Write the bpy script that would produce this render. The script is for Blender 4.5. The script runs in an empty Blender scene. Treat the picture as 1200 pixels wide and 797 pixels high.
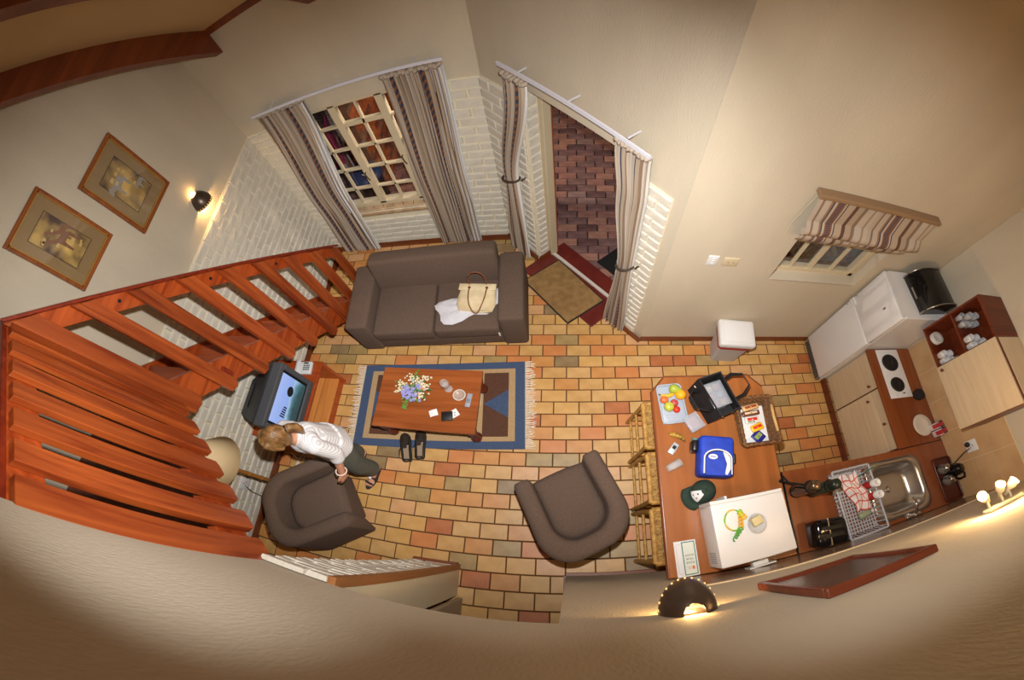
import bpy, bmesh, math, random
from mathutils import Matrix, Vector
from math import pi, sin, cos, radians as R_
random.seed(7)
SC = bpy.context.scene
COL = SC.collection

# ------------------------------------------------------------------ camera
FX, FY, PX, PY = 526.785, 472.467, 638.204, 399.088     # lens of the 1200 x 797 frame
CAM = Vector((0.0455, -2.0873, 3.8624))
CR = Matrix.Rotation(0.134846, 3, 'Z') @ Matrix.Rotation(0.458765, 3, 'X') @ Matrix.Rotation(-0.122013, 3, 'Z')
cd = bpy.data.cameras.new('camera'); co = bpy.data.objects.new('camera', cd); COL.objects.link(co)
co.matrix_world = Matrix.Translation(CAM) @ CR.to_4x4()
cd.type = 'PANO'; cd.panorama_type = 'CENTRAL_CYLINDRICAL'
cd.central_cylindrical_range_u_min = -PX / FX; cd.central_cylindrical_range_u_max = (1200 - PX) / FX
cd.central_cylindrical_range_v_min = -(797 - PY) / FY; cd.central_cylindrical_range_v_max = PY / FY
cd.central_cylindrical_radius = 1.0
cd.clip_start = 0.02
SC.camera = co
SC.view_settings.view_transform = 'Standard'; SC.view_settings.look = 'None'
SC.view_settings.gamma = 1.0; SC.view_settings.use_curve_mapping = False
SC.view_settings.exposure = 0.0

# ------------------------------------------------------------------ world and main light
W_ = bpy.data.worlds.new('night'); SC.world = W_; W_.use_nodes = True
W_.node_tree.nodes['Background'].inputs[0].default_value = (0.03, 0.035, 0.05, 1)
W_.node_tree.nodes['Background'].inputs[1].default_value = 0.35

def light(name, kind, loc, energy, color, size=0.05, direction=None, spot=None, blend=1.0):
    l = bpy.data.lights.new(name, kind); l.energy = energy; l.color = color
    if kind in ('POINT', 'SPOT'): l.shadow_soft_size = size
    if kind == 'AREA': l.size = size
    if kind == 'SPOT': l.spot_size = spot; l.spot_blend = blend
    o = bpy.data.objects.new(name, l); COL.objects.link(o); o.location = loc
    if direction is not None: o.rotation_euler = Vector(direction).to_track_quat('-Z', 'Y').to_euler()
    return o

VIEW = CR @ Vector((0, 0, -1)); UPV = CR @ Vector((0, 1, 0))
# the flash unit on top of the camera, aimed along the lens
RGT = CR @ Vector((1, 0, 0))
for az, en, tl in ((-44, 300, -0.085), (-5, 475, 0.0), (36, 250, -0.08)):     # wide flash: three overlapping beams fan out sideways
    dv = VIEW * cos(R_(az)) + RGT * sin(R_(az)) + UPV * tl
    light('camera_flash', 'SPOT', CAM + UPV * 0.19 + VIEW * 0.13, en, (1.0, 0.98, 0.96), 0.03, dv, R_(97), 1.0)

# ------------------------------------------------------------------ room numbers
XL, XR, Y0, Y1, Y2 = -2.744, 3.08, -2.365, 1.224, -0.189
DA, DB = Vector((-0.605, Y1)), Vector((0.7075, Y2))     # diagonal door wall
DT = (DB - DA).normalized(); DN = Vector((-0.73268, -0.68057)); DLEN = (DB - DA).length
ZB = 1.953; ZLIN = 2.11
def dpt(s, off=0.0, z=0.0):
    p = DA + DT * s + DN * off
    return Vector((p.x, p.y, z))
DANG = math.atan2(DT.y, DT.x)

# ------------------------------------------------------------------ materials
def lin(c):
    f = lambda v: v / 12.92 if v <= 0.04045 else ((v + 0.055) / 1.055) ** 2.4
    return tuple(f(x / 255.0) for x in c[:3]) + (1.0,)
MATS = {}
def mat(name, rgb, rough=0.6, metal=0.0, var=0.0, scale=8.0, rgb2=None, bump=0.0, bscale=60.0, stretch=(1, 1, 1), spec=0.5, detail=3.0, sheen=0.0):
    if name in MATS: return MATS[name]
    m = bpy.data.materials.new(name); m.use_nodes = True; MATS[name] = m
    nt = m.node_tree; p = nt.nodes['Principled BSDF']
    p.inputs['Roughness'].default_value = rough; p.inputs['Metallic'].default_value = metal
    p.inputs['Specular IOR Level'].default_value = spec
    if sheen: p.inputs['Sheen Weight'].default_value = sheen
    c1 = lin(rgb); p.inputs['Base Color'].default_value = c1
    m.diffuse_color = c1
    tc = nt.nodes.new('ShaderNodeTexCoord'); mp = nt.nodes.new('ShaderNodeMapping'); mp.inputs['Scale'].default_value = stretch
    nt.links.new(tc.outputs['Object'], mp.inputs[0])
    if rgb2 is not None or var:
        c2 = lin(rgb2) if rgb2 is not None else tuple(min(1, x * (1 - var)) for x in c1[:3]) + (1,)
        n = nt.nodes.new('ShaderNodeTexNoise'); n.inputs['Scale'].default_value = scale; n.inputs['Detail'].default_value = detail
        r = nt.nodes.new('ShaderNodeValToRGB'); r.color_ramp.elements[0].position = 0.35; r.color_ramp.elements[1].position = 0.65
        r.color_ramp.elements[0].color = c1; r.color_ramp.elements[1].color = c2
        nt.links.new(mp.outputs[0], n.inputs['Vector']); nt.links.new(n.outputs['Fac'], r.inputs[0]); nt.links.new(r.outputs[0], p.inputs['Base Color'])
    if bump:
        n2 = nt.nodes.new('ShaderNodeTexNoise'); n2.inputs['Scale'].default_value = bscale; n2.inputs['Detail'].default_value = 4
        b = nt.nodes.new('ShaderNodeBump'); b.inputs['Strength'].default_value = bump; b.inputs['Distance'].default_value = 0.01
        nt.links.new(mp.outputs[0], n2.inputs['Vector']); nt.links.new(n2.outputs['Fac'], b.inputs['Height']); nt.links.new(b.outputs[0], p.inputs['Normal'])
    return m

def wood(name, c1, c2, rough=0.35, axis='x', scale=1.0, knots=True, spec=0.5):
    if name in MATS: return MATS[name]
    m = bpy.data.materials.new(name); m.use_nodes = True; MATS[name] = m
    nt = m.node_tree; p = nt.nodes['Principled BSDF']; p.inputs['Roughness'].default_value = rough; p.inputs['Specular IOR Level'].default_value = spec
    m.diffuse_color = lin(c1)
    tc = nt.nodes.new('ShaderNodeTexCoord'); mp = nt.nodes.new('ShaderNodeMapping')
    s = {'x': (0.6, 9, 9), 'y': (9, 0.6, 9), 'z': (9, 9, 0.6)}[axis]
    mp.inputs['Scale'].default_value = tuple(v * scale for v in s)
    oi = nt.nodes.new('ShaderNodeObjectInfo'); ad = nt.nodes.new('ShaderNodeVectorMath'); ad.operation = 'ADD'
    ml = nt.nodes.new('ShaderNodeMath'); ml.operation = 'MULTIPLY'; ml.inputs[1].default_value = 20.0
    nt.links.new(oi.outputs['Random'], ml.inputs[0])
    nt.links.new(tc.outputs['Object'], ad.inputs[0]); nt.links.new(ml.outputs[0], ad.inputs[1]); nt.links.new(ad.outputs[0], mp.inputs[0])
    n = nt.nodes.new('ShaderNodeTexNoise'); n.inputs['Scale'].default_value = 2.2; n.inputs['Detail'].default_value = 6; n.inputs['Distortion'].default_value = 0.8
    r = nt.nodes.new('ShaderNodeValToRGB'); r.color_ramp.elements[0].position = 0.3; r.color_ramp.elements[1].position = 0.72
    r.color_ramp.elements[0].color = lin(c1); r.color_ramp.elements[1].color = lin(c2)
    nt.links.new(mp.outputs[0], n.inputs['Vector']); nt.links.new(n.outputs['Fac'], r.inputs[0])
    hs = nt.nodes.new('ShaderNodeHueSaturation'); mr = nt.nodes.new('ShaderNodeMapRange'); mr.inputs[3].default_value = 0.85; mr.inputs[4].default_value = 1.12
    nt.links.new(oi.outputs['Random'], mr.inputs[0]); nt.links.new(mr.outputs[0], hs.inputs['Value']); nt.links.new(r.outputs[0], hs.inputs['Color'])
    nt.links.new(hs.outputs[0], p.inputs['Base Color'])
    return m

def emit(name, rgb, strength):
    if name in MATS: return MATS[name]
    m = bpy.data.materials.new(name); m.use_nodes = True; MATS[name] = m
    p = m.node_tree.nodes['Principled BSDF']; p.inputs['Base Color'].default_value = lin(rgb)
    p.inputs['Emission Color'].default_value = lin(rgb); p.inputs['Emission Strength'].default_value = strength
    return m

def glass(name, rgb=(255, 255, 255), transp=0.85, rough=0.03):
    if name in MATS: return MATS[name]
    m = bpy.data.materials.new(name); m.use_nodes = True; MATS[name] = m
    nt = m.node_tree; nt.nodes.clear()
    o = nt.nodes.new('ShaderNodeOutputMaterial'); mx = nt.nodes.new('ShaderNodeMixShader'); t = nt.nodes.new('ShaderNodeBsdfTransparent'); g = nt.nodes.new('ShaderNodeBsdfGlossy')
    fr = nt.nodes.new('ShaderNodeLayerWeight'); fr.inputs[0].default_value = 0.25
    mr = nt.nodes.new('ShaderNodeMapRange'); mr.inputs[3].default_value = 1 - transp; mr.inputs[4].default_value = 0.30
    t.inputs[0].default_value = lin(rgb); g.inputs['Roughness'].default_value = rough
    nt.links.new(fr.outputs['Facing'], mr.inputs[0]); nt.links.new(mr.outputs[0], mx.inputs[0])
    nt.links.new(t.outputs[0], mx.inputs[1]); nt.links.new(g.outputs[0], mx.inputs[2]); nt.links.new(mx.outputs[0], o.inputs[0])
    return m

plaster = mat('plaster_cream', (202, 190, 167), 0.85, var=0.08, scale=3, bump=0.25, bscale=90, stretch=(1, 1, 0.35))
ceilmat = mat('ceiling_paint', (196, 168, 122), 0.9, var=0.06, scale=2)
brickw = mat('painted_brick', (207, 201, 186), 0.75, rgb2=(215, 208, 192), scale=14, bump=0.5, bscale=45)
mortar = mat('painted_mortar', (226, 217, 190), 0.8, var=0.05, scale=20, bump=0.3, bscale=80)
grout = mat('floor_grout', (88, 58, 34), 0.9, var=0.15, scale=20)
skirt = wood('skirting_wood', (104, 50, 22), (128, 66, 30), 0.4, 'x')
pine = wood('red_pine', (116, 42, 16), (172, 84, 36), 0.32, 'z')
pinex = wood('red_pine_long', (146, 58, 22), (174, 80, 32), 0.3, 'x')
pinedark = wood('dark_red_pine', (96, 26, 12), (128, 42, 18), 0.35, 'x')
treadw = wood('stair_tread_wood', (120, 50, 24), (150, 70, 34), 0.35, 'x')
beamw = wood('beam_wood', (98, 44, 18), (128, 62, 28), 0.45, 'y')
tablew = wood('coffee_table_wood', (128, 66, 30), (158, 88, 44), 0.25, 'x')
barw = wood('bar_top_wood', (148, 86, 42), (170, 104, 54), 0.3, 'y', 0.7)
counterw = wood('worktop_wood', (116, 60, 30), (138, 76, 40), 0.3, 'y', 0.7)
mahog = wood('mahogany', (92, 36, 16), (120, 52, 24), 0.35, 'x')
lightw = wood('pale_door_laminate', (206, 184, 150), (220, 200, 168), 0.45, 'z', 1.5)
lightwy = wood('pale_door_laminate_cross', (206, 184, 150), (220, 200, 168), 0.45, 'y', 1.5)
rattan = mat('rattan_cane', (196, 150, 74), 0.5, rgb2=(160, 112, 48), scale=30, bump=0.4, bscale=120)
sofafab = mat('brown_upholstery', (104, 84, 70), 0.95, rgb2=(86, 70, 60), scale=160, bump=0.35, bscale=400, detail=1)
white = mat('white_enamel', (228, 228, 228), 0.35)
whitep = mat('white_plastic', (222, 222, 220), 0.45)
cream = mat('cream_paint', (214, 200, 168), 0.5)
blackm = mat('black_plastic', (20, 20, 22), 0.35)
steel = mat('brushed_steel', (176, 170, 162), 0.28, 0.9)
chrome = mat('chrome', (214, 214, 214), 0.1, 1.0)
brass = mat('brass_stud', (206, 164, 92), 0.3, 0.9)
clear = None
pane_m = glass('window_glass', transp=0.94)
def frosted(name, rgb, fac, rough=0.4):
    if name in MATS: return MATS[name]
    m = bpy.data.materials.new(name); m.use_nodes = True; MATS[name] = m
    nt = m.node_tree; p = nt.nodes['Principled BSDF']; p.inputs['Base Color'].default_value = lin(rgb); p.inputs['Roughness'].default_value = rough; p.inputs['Alpha'].default_value = fac
    return m
clear = frosted('clear_glass', (226, 226, 224), 0.28, 0.04)
clearplastic = frosted('clear_plastic', (196, 202, 214), 0.30, 0.2)

# ------------------------------------------------------------------ mesh builder
class B:
    def __init__(s): s.v = []; s.f = []; s.m = []; s.sm = []; s.uv = {}
    def add(s, vs, fs, mi=0, smooth=False, M=None, uvs=None):
        o = len(s.v)
        s.v += [tuple(M @ Vector(v)) if M is not None else tuple(v) for v in vs]
        for i, f in enumerate(fs):
            if uvs is not None: s.uv[len(s.f)] = uvs[i]
            s.f.append(tuple(o + k for k in f)); s.m.append(mi); s.sm.append(smooth)
        return s
    def box(s, c, d, rz=0, mi=0, M=None):
        x, y, z = d[0] / 2, d[1] / 2, d[2] / 2
        vs = [(a * x, b * y, e * z) for e in (-1, 1) for b in (-1, 1) for a in (-1, 1)]
        T = Matrix.Translation(c) @ Matrix.Rotation(rz, 4, 'Z')
        if M is not None: T = M @ T
        return s.add(vs, [(0, 2, 3, 1), (4, 5, 7, 6), (0, 1, 5, 4), (2, 6, 7, 3), (0, 4, 6, 2), (1, 3, 7, 5)], mi, False, T)
    def b2(s, lo, hi, mi=0):
        return s.box([(a + b) / 2 for a, b in zip(lo, hi)], [abs(b - a) for a, b in zip(lo, hi)], 0, mi)
    def rbox(s, c, d, r, n=3, rz=0, mi=0, M=None, puff=0.0, smooth=True):
        # rounded box: each face a grid of n inner cells plus rounded rims
        hx, hy, hz = [max(1e-4, v / 2) for v in d]; r = min(r, hx, hy, hz)
        def axis(h):
            inner = [-(h - r) + 2 * (h - r) * i / 2 for i in range(3)] if h - r > 1e-5 else [0.0]
            k = [h - r + r * math.sin(pi / 2 * i / n) for i in range(1, n + 1)]
            return [-v for v in reversed(k)] + inner + k
        ax = [axis(hx), axis(hy), axis(hz)]; h = (hx, hy, hz)
        vs = []; idx = {}; fs = []
        def vert(p):
            key = tuple(round(q, 5) for q in p)
            if key in idx: return idx[key]
            q = [max(-(h[i] - r), min(h[i] - r, p[i])) for i in range(3)]
            d_ = Vector([p[i] - q[i] for i in range(3)])
            # cube to sphere inside the rim
            if d_.length > 1e-9:
                mx = max(abs(t) for t in d_); d_ = d_.normalized() * mx
            w = Vector(q) + d_
            if puff:
                w.z += puff * (1 - (w.x / hx) ** 2) * (1 - (w.y / hy) ** 2) * (1 if w.z > 0 else -0.2)
            idx[key] = len(vs); vs.append(w); return idx[key]
        for a in range(3):
            u, v = (a + 1) % 3, (a + 2) % 3
            for sg in (-1, 1):
                for i in range(len(ax[u]) - 1):
                    for j in range(len(ax[v]) - 1):
                        q = []
                        for (ii, jj) in ((i, j), (i + 1, j), (i + 1, j + 1), (i, j + 1)):
                            p = [0, 0, 0]; p[a] = sg * h[a]; p[u] = ax[u][ii]; p[v] = ax[v][jj]; q.append(vert(p))
                        if sg < 0: q.reverse()
                        if len(set(q)) == 4: fs.append(tuple(q))
        T = Matrix.Translation(c) @ Matrix.Rotation(rz, 4, 'Z')
        if M is not None: T = M @ T
        return s.add(vs, fs, mi, smooth, T)
    def cyl(s, p0, p1, r0, r1=None, n=12, mi=0, cap=True, smooth=True, M=None):
        r1 = r0 if r1 is None else r1
        p0, p1 = Vector(p0), Vector(p1); q = (p1 - p0).to_track_quat('Z', 'Y')
        vs = [p0 + q @ Vector((r0 * cos(2 * pi * i / n), r0 * sin(2 * pi * i / n), 0)) for i in range(n)] + \
             [p1 + q @ Vector((r1 * cos(2 * pi * i / n), r1 * sin(2 * pi * i / n), 0)) for i in range(n)]
        s.add(vs, [(i, (i + 1) % n, n + (i + 1) % n, n + i) for i in range(n)], mi, smooth, M)
        if cap: s.add(vs, [tuple(range(n - 1, -1, -1)), tuple(range(n, 2 * n))], mi, False, M)
        return s
    def tube(s, pts, r, n=8, mi=0, closed=False, M=None, cap=True):
        pts = [Vector(p) for p in pts]; N = len(pts); rings = []
        for i, p in enumerate(pts):
            a = pts[(i - 1) % N] if (i or closed) else p; b = pts[(i + 1) % N] if (i < N - 1 or closed) else p
            t = (b - a).normalized(); ref = Vector((0, 0, 1)) if abs(t.z) < 0.95 else Vector((1, 0, 0))
            u = t.cross(ref).normalized(); w = t.cross(u)
            rr = r(i / max(1, N - 1)) if callable(r) else r
            rings.append([p + u * rr * cos(2 * pi * k / n) + w * rr * sin(2 * pi * k / n) for k in range(n)])
        vs = [v for rg in rings for v in rg]; fs = []
        for i in range(N if closed else N - 1):
            j = (i + 1) % N
            fs += [(i * n + k, j * n + k, j * n + (k + 1) % n, i * n + (k + 1) % n) for k in range(n)]
        s.add(vs, fs, mi, True, M)
        if cap and not closed: s.add(vs, [tuple(range(n)), tuple(range((N - 1) * n + n - 1, (N - 1) * n - 1, -1))], mi, False, M)
        return s
    def lathe(s, prof, n=20, c=(0, 0, 0), mi=0, M=None, sx=1, sy=1, smooth=True):
        vs = []; fs = []
        for (r, z) in prof: vs += [(c[0] + sx * r * cos(2 * pi * k / n), c[1] + sy * r * sin(2 * pi * k / n), c[2] + z) for k in range(n)]
        for i in range(len(prof) - 1):
            fs += [(i * n + k, i * n + (k + 1) % n, (i + 1) * n + (k + 1) % n, (i + 1) * n + k) for k in range(n)]
        s.add(vs, fs, mi, smooth, M)
        for i, fl in ((0, True), (len(prof) - 1, False)):
            if prof[i][0] > 1e-4:
                f = tuple(i * n + k for k in range(n)); s.add(vs, [tuple(reversed(f)) if fl else f], mi, False, M)
        return s
    def ball(s, c, r, n=12, mi=0, M=None, sc=(1, 1, 1)):
        T = Matrix.Translation(c) @ Matrix.Diagonal((r * sc[0], r * sc[1], r * sc[2], 1))
        if M is not None: T = M @ T
        h = n // 2
        return s.lathe([(max(1e-5, sin(pi * i / h)), -cos(pi * i / h)) for i in range(h + 1)], n, (0, 0, 0), mi, T)
    def prism(s, pts, z0, z1, mi=0, M=None):
        n = len(pts); vs = [(p[0], p[1], z0) for p in pts] + [(p[0], p[1], z1) for p in pts]
        return s.add(vs, [tuple(range(n - 1, -1, -1)), tuple(range(n, 2 * n))] + [(i, (i + 1) % n, n + (i + 1) % n, n + i) for i in range(n)], mi, False, M)
    def grid(s, P, mi=0, smooth=True, uv=True, M=None, closed=False):
        # P[i][j] points
        a, b = len(P), len(P[0]); vs = [p for row in P for p in row]; fs = []; us = []
        for i in range(a if closed else a - 1):
            for j in range(b - 1):
                k = (i + 1) % a
                fs.append((i * b + j, k * b + j, k * b + j + 1, i * b + j + 1))
                us.append([(i / (a - 1), j / (b - 1)), ((i + 1) / (a - 1), j / (b - 1)), ((i + 1) / (a - 1), (j + 1) / (b - 1)), (i / (a - 1), (j + 1) / (b - 1))])
        return s.add(vs, fs, mi, smooth, M, us if uv else None)
    def mesh(s, name, mats):
        me = bpy.data.meshes.new(name); me.from_pydata(s.v, [], s.f); me.update()
        for m in (mats if isinstance(mats, (list, tuple)) else [mats]): me.materials.append(m)
        me.polygons.foreach_set('material_index', s.m); me.polygons.foreach_set('use_smooth', s.sm)
        if s.uv:
            l = me.uv_layers.new(name='UVMap').data
            for pi_, pol in enumerate(me.polygons):
                if pi_ in s.uv:
                    for li, u in zip(pol.loop_indices, s.uv[pi_]): l[li].uv = u
        return me

def link(name, me, parent=None, loc=(0, 0, 0), rot=(0, 0, 0)):
    o = bpy.data.objects.new(name, me); COL.objects.link(o); o.location = loc; o.rotation_euler = rot
    if parent is not None: o.parent = parent
    return o
def ob(name, b, mats, parent=None, loc=(0, 0, 0), rz=0, label=None, rot=None):
    o = link(name, b.mesh(name, mats), parent, loc, rot or (0, 0, rz))
    if label: o['label'] = label
    return o
def tag(o, label, cat, group=None):
    o['label'] = label; o['category'] = cat
    if group: o['group'] = group
    return o
def thing(name, label, cat, loc=(0, 0, 0), rz=0, group=None):
    o = link(name, None, None, loc, (0, 0, rz)); o.empty_display_size = 0.1
    return tag(o, label, cat, group)
def one(name, b, mats, label, cat, loc=(0, 0, 0), rz=0, group=None):
    return tag(ob(name, b, mats, None, loc, rz), label, cat, group)
def struct(name, b, mats, loc=(0, 0, 0), rz=0):
    o = ob(name, b, mats, None, loc, rz); o['kind'] = 'structure'; return o
def bev(o, w=0.006, seg=2):
    m = o.modifiers.new('bevel', 'BEVEL'); m.width = w; m.segments = seg; m.limit_method = 'ANGLE'; m.angle_limit = R_(40)
    return o
def copy_tree(o, parent=None):
    c = o.copy(); COL.objects.link(c); c.parent = parent
    for ch in o.children: copy_tree(ch, c)
    return c
def proj(p):
    d = CR.transposed() @ (Vector(p) - CAM)
    return PX + FX * math.atan2(d.x, -d.z), PY - FY * d.y / math.hypot(d.x, d.z)

# ================================================================== STRUCTURE
TW, TL = 0.125, 0.225
# ---- floor: grout bed plus tiles
fb = B(); fb.prism([(XL - 0.1, -3.75), (XR + 0.1, -3.75), (XR + 0.1, Y2 + 0.1), (DB.x + 0.05, Y2 + 0.1), (DA.x + 0.05, Y1 + 0.1), (XL - 0.1, Y1 + 0.1)], -0.12, -0.008)
floor = struct('floor', fb, grout)
tcols = [((206, 161, 98), (192, 146, 84)), ((210, 167, 108), (198, 154, 94)), ((204, 145, 82), (192, 133, 70)), ((196, 123, 67), (202, 132, 76)),
         ((172, 144, 92), (156, 128, 80)), ((212, 163, 114), (200, 150, 100)), ((152, 128, 90), (136, 110, 74)), ((186, 113, 66), (172, 101, 56)), ((200, 153, 86), (210, 164, 98))]
tmats = [mat('floor_tile_%d' % i, a, 0.42, rgb2=b, scale=9, bump=0.12, bscale=70, detail=5) for i, (a, b) in enumerate(tcols)]
tw = [5, 4, 4, 2.5, 2, 3, 1, 1.5, 4]
def tilebox(b, cx, cy, lx, ly, z0=-0.01, z1=0.0, c=0.003, mi=0):
    x, y = lx / 2, ly / 2
    vs = [(cx - x, cy - y, z0), (cx + x, cy - y, z0), (cx + x, cy + y, z0), (cx - x, cy + y, z0),
          (cx - x, cy - y, z1 - c), (cx + x, cy - y, z1 - c), (cx + x, cy + y, z1 - c), (cx - x, cy + y, z1 - c),
          (cx - x + c, cy - y + c, z1), (cx + x - c, cy - y + c, z1), (cx + x - c, cy + y - c, z1), (cx - x + c, cy + y - c, z1)]
    fs = [(0, 1, 5, 4), (1, 2, 6, 5), (2, 3, 7, 6), (3, 0, 4, 7), (4, 5, 9, 8), (5, 6, 10, 9), (6, 7, 11, 10), (7, 4, 8, 11), (8, 9, 10, 11)]
    b.add(vs, fs, mi)
def infloor(x, y):
    if not (XL - 0.02 < x < XR + 0.02) or y > Y1 + 0.02: return False
    if x > 0.7 and y > Y2 + 0.03: return False
    if x > -0.605 and x <= 0.72 and (Vector((x, y)) - DA).dot(DN) < -0.09: return False
    if y < -3.55: return False
    if y < Y0 - 0.1 and x > 0.1: return False
    return True
hidden = [(-2.0, -0.45, -0.25, 0.45), (-1.95, -0.4, -1.36, -0.5), (-2.15, -1.4, -2.3, -1.85), (-0.2, 0.4, -2.2, -1.6), (0.65, 1.45, -2.4, -1.0),
          (2.55, 3.2, -1.8, -0.1), (1.45, 3.2, -2.4, -1.75), (-2.73, -2.2, -1.5, -0.75), (-2.74, -2.1, -2.0, 0.1)]
tiles = []
for r in range(-11, 29):
    y = -(r + 0.5) * TW
    for i in range(-15, 16):
        x = (i + 0.5 + (0.5 if r % 2 else 0)) * TL
        if infloor(x, y):
            p = proj((x, y, 0)); sz = 1.0 / ((Vector((x, y, 0)) - CAM).length ** 3)
            vis = 0 < p[0] < 1200 and 0 < p[1] < 735 and not any(a < x < b_ and c < y < d for a, b_, c, d in hidden)
            tiles.append((vis, sz, x, y))
tiles.sort(key=lambda t: (-t[0], -t[1]))
tmesh = []
for i, m in enumerate(tmats):
    b = B(); tilebox(b, 0, 0, TL - 0.009, TW - 0.009); tmesh.append(b.mesh('floor_tile', m))
rest = B()
for k, (vis, sz, x, y) in enumerate(tiles):
    c = random.choices(range(len(tmats)), tw)[0]
    if k < 300: link('floor_tile', tmesh[c], floor, (x, y, random.uniform(-0.0008, 0.0008)))
    else: tilebox(rest, x, y, TL - 0.009, TW - 0.009, mi=c)
fr = ob('floor_tiles_rest', rest, tmats, floor); fr['kind'] = 'stuff'

# ---- walls
TH = 0.22
def zroof(y): return 2.93 + 0.68 * (Y1 - y)
wl = B()
pts = [(-3.6, 0), (Y1 + TH, 0), (Y1 + TH, zroof(Y1 + TH) + 0.3), (-3.6, zroof(-3.6) + 0.3)]
wl.add([(XL - TH, a, z) for a, z in pts] + [(XL, a, z) for a, z in pts], [(0, 1, 2, 3), (7, 6, 5, 4), (0, 4, 5, 1), (1, 5, 6, 2), (2, 6, 7, 3), (3, 7, 4, 0)])
wall_left = struct('wall_left', wl, plaster)
WX0, WX1, WZ0, WZ1 = -2.33, -0.98, 0.64, 1.97         # living room window opening
wb = B()
zt = zroof(Y1) + 0.25
wb.b2((XL, Y1, 0), (WX0, Y1 + TH, zt)); wb.b2((WX1, Y1, 0), (DA.x + 0.02, Y1 + TH, zt)); wb.b2((WX0, Y1, 0), (WX1, Y1 + TH, WZ0)); wb.b2((WX0, Y1, WZ1), (WX1, Y1 + TH, zt))
wall_back = struct('wall_back', wb, plaster)
# diagonal door wall, local x along the wall, local y outward
S0, S1, DZ = 0.47, 1.50, 2.04                          # door opening
wd = B(); hd = zroof(Y2) + 0.4
wd.b2((-0.1, 0, 0), (S0, TH, hd)); wd.b2((S1, 0, 0), (DLEN, TH, hd)); wd.b2((S0, 0, DZ), (S1, TH, hd))
wd.prism([(DLEN - 0.001, 0.002), (DLEN + 0.13, 0.17), (DLEN, TH)], 0, hd)
wall_diag = struct('wall_diagonal', wd, plaster, (DA.x, DA.y, 0), DANG)
KX0, KX1, KZ0, KZ1 = 1.55, 2.38, 1.21, 2.15            # kitchen window opening
wk = B(); zk = zroof(Y2) + 0.2
wk.b2((DB.x - 0.003, Y2, 0), (KX0, Y2 + TH, zk)); wk.b2((KX1, Y2, 0), (XR + TH, Y2 + TH, zk)); wk.b2((KX0, Y2, 0), (KX1, Y2 + TH, KZ0)); wk.b2((KX0, Y2, KZ1), (KX1, Y2 + TH, zk))
wall_kitchen = struct('wall_kitchen', wk, plaster)
wr = B(); wr.b2((XR, -3.6, 0), (XR + TH, Y2 + 0.02, zroof(-3.6)))
wall_right = struct('wall_right', wr, plaster)
# near wall below and beside the gallery: pier, doorway, long plain wall
XP0, XP1, XJ = -1.17, -0.815, 0.004
wf = B(); ft = 0.2; pz = 3.66
wf.b2((XJ, Y0 - ft, 0), (XR, Y0, pz)); wf.b2((XP0, Y0 - ft, 0), (XP1, Y0, pz)); wf.b2((XP1, Y0 - ft, ZLIN), (XJ, Y0, pz))
wall_front = struct('wall_front', wf, plaster)
wa = B(); wa.b2((XL - TH, -3.0, 0), (XP0, -2.82, 2.3))
wall_alcove = struct('wall_alcove', wa, brickw)
wg = B(); wg.b2((XL - TH, -3.8, 0), (XR + TH, -3.6, zroof(-3.6)))
wall_gallery = struct('wall_gallery', wg, plaster)
gs = B(); gs.b2((XP0, -3.6, ZLIN + 0.02), (XR, Y0 - ft + 0.001, ZLIN + 0.2))
struct('gallery_floor', gs, plaster)
# ceiling slope
cb = B(); ya, yb = Y1 + TH, -3.9
cv = [(XL - TH, ya, zroof(ya)), (XR + TH, ya, zroof(ya)), (XR + TH, yb, zroof(yb)), (XL - TH, yb, zroof(yb))]
cb.add(cv + [(x, y, z + 0.08) for x, y, z in cv], [(0, 1, 2, 3), (7, 6, 5, 4), (0, 4, 5, 1), (1, 5, 6, 2), (2, 6, 7, 3), (3, 7, 4, 0)])
struct('ceiling', cb, ceilmat)
for k in range(6):
    x0 = -2.45 + 0.86 * k; b = B()
    yy0, yy1 = Y1 + 0.03, -3.5
    prof = [(yy0, zroof(yy0) - 0.20), (yy0, zroof(yy0) + 0.01), (yy1, zroof(yy1) + 0.01), (yy1, zroof(yy1) - 0.20)]
    b.add([(x0, a, z) for a, z in prof] + [(x0 + 0.08, a, z) for a, z in prof], [(0, 1, 2, 3), (7, 6, 5, 4), (0, 4, 5, 1), (1, 5, 6, 2), (2, 6, 7, 3), (3, 7, 4, 0)])
    if k < 2:
        tag(ob('roof_beam', b, beamw), ['dark timber roof beam ending above the left curtain, beside the picture wall', 'dark timber roof beam at the top edge above the window curtains'][k], 'beam')
b = B(); b.b2((XL, Y1 - 0.03, zroof(Y1) - 0.03), (DA.x, Y1, zroof(Y1) + 0.02)); struct('trim_1', b, beamw)

# ---- painted bricks
BL, BH = 0.235, 0.0855
bmesh_full = {}
def brickmesh(l, h=BH - 0.012, d=0.016):
    key = round(l, 3)
    if key not in bmesh_full:
        ms = []
        for k in range(3):
            b = B(); rr = random.Random(k + int(key * 1000)); j = lambda: rr.uniform(-0.0025, 0.0025)
            x, z, c = l / 2, h / 2, 0.006
            vs = [(-x + j(), 0.004, -z + j()), (x + j(), 0.004, -z + j()), (x + j(), 0.004, z + j()), (-x + j(), 0.004, z + j()),
                  (-x + c + j(), -d + j(), -z + c + j()), (x - c + j(), -d + j(), -z + c + j()), (x - c + j(), -d + j(), z - c + j()), (-x + c + j(), -d + j(), z - c + j())]
            b.add(vs, [(0, 1, 5, 4), (1, 2, 6, 5), (2, 3, 7, 6), (3, 0, 4, 7), (4, 5, 6, 7)])
            ms.append(b.mesh('brick', brickw))
        bmesh_full[key] = ms
    return random.choice(bmesh_full[key])
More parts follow.
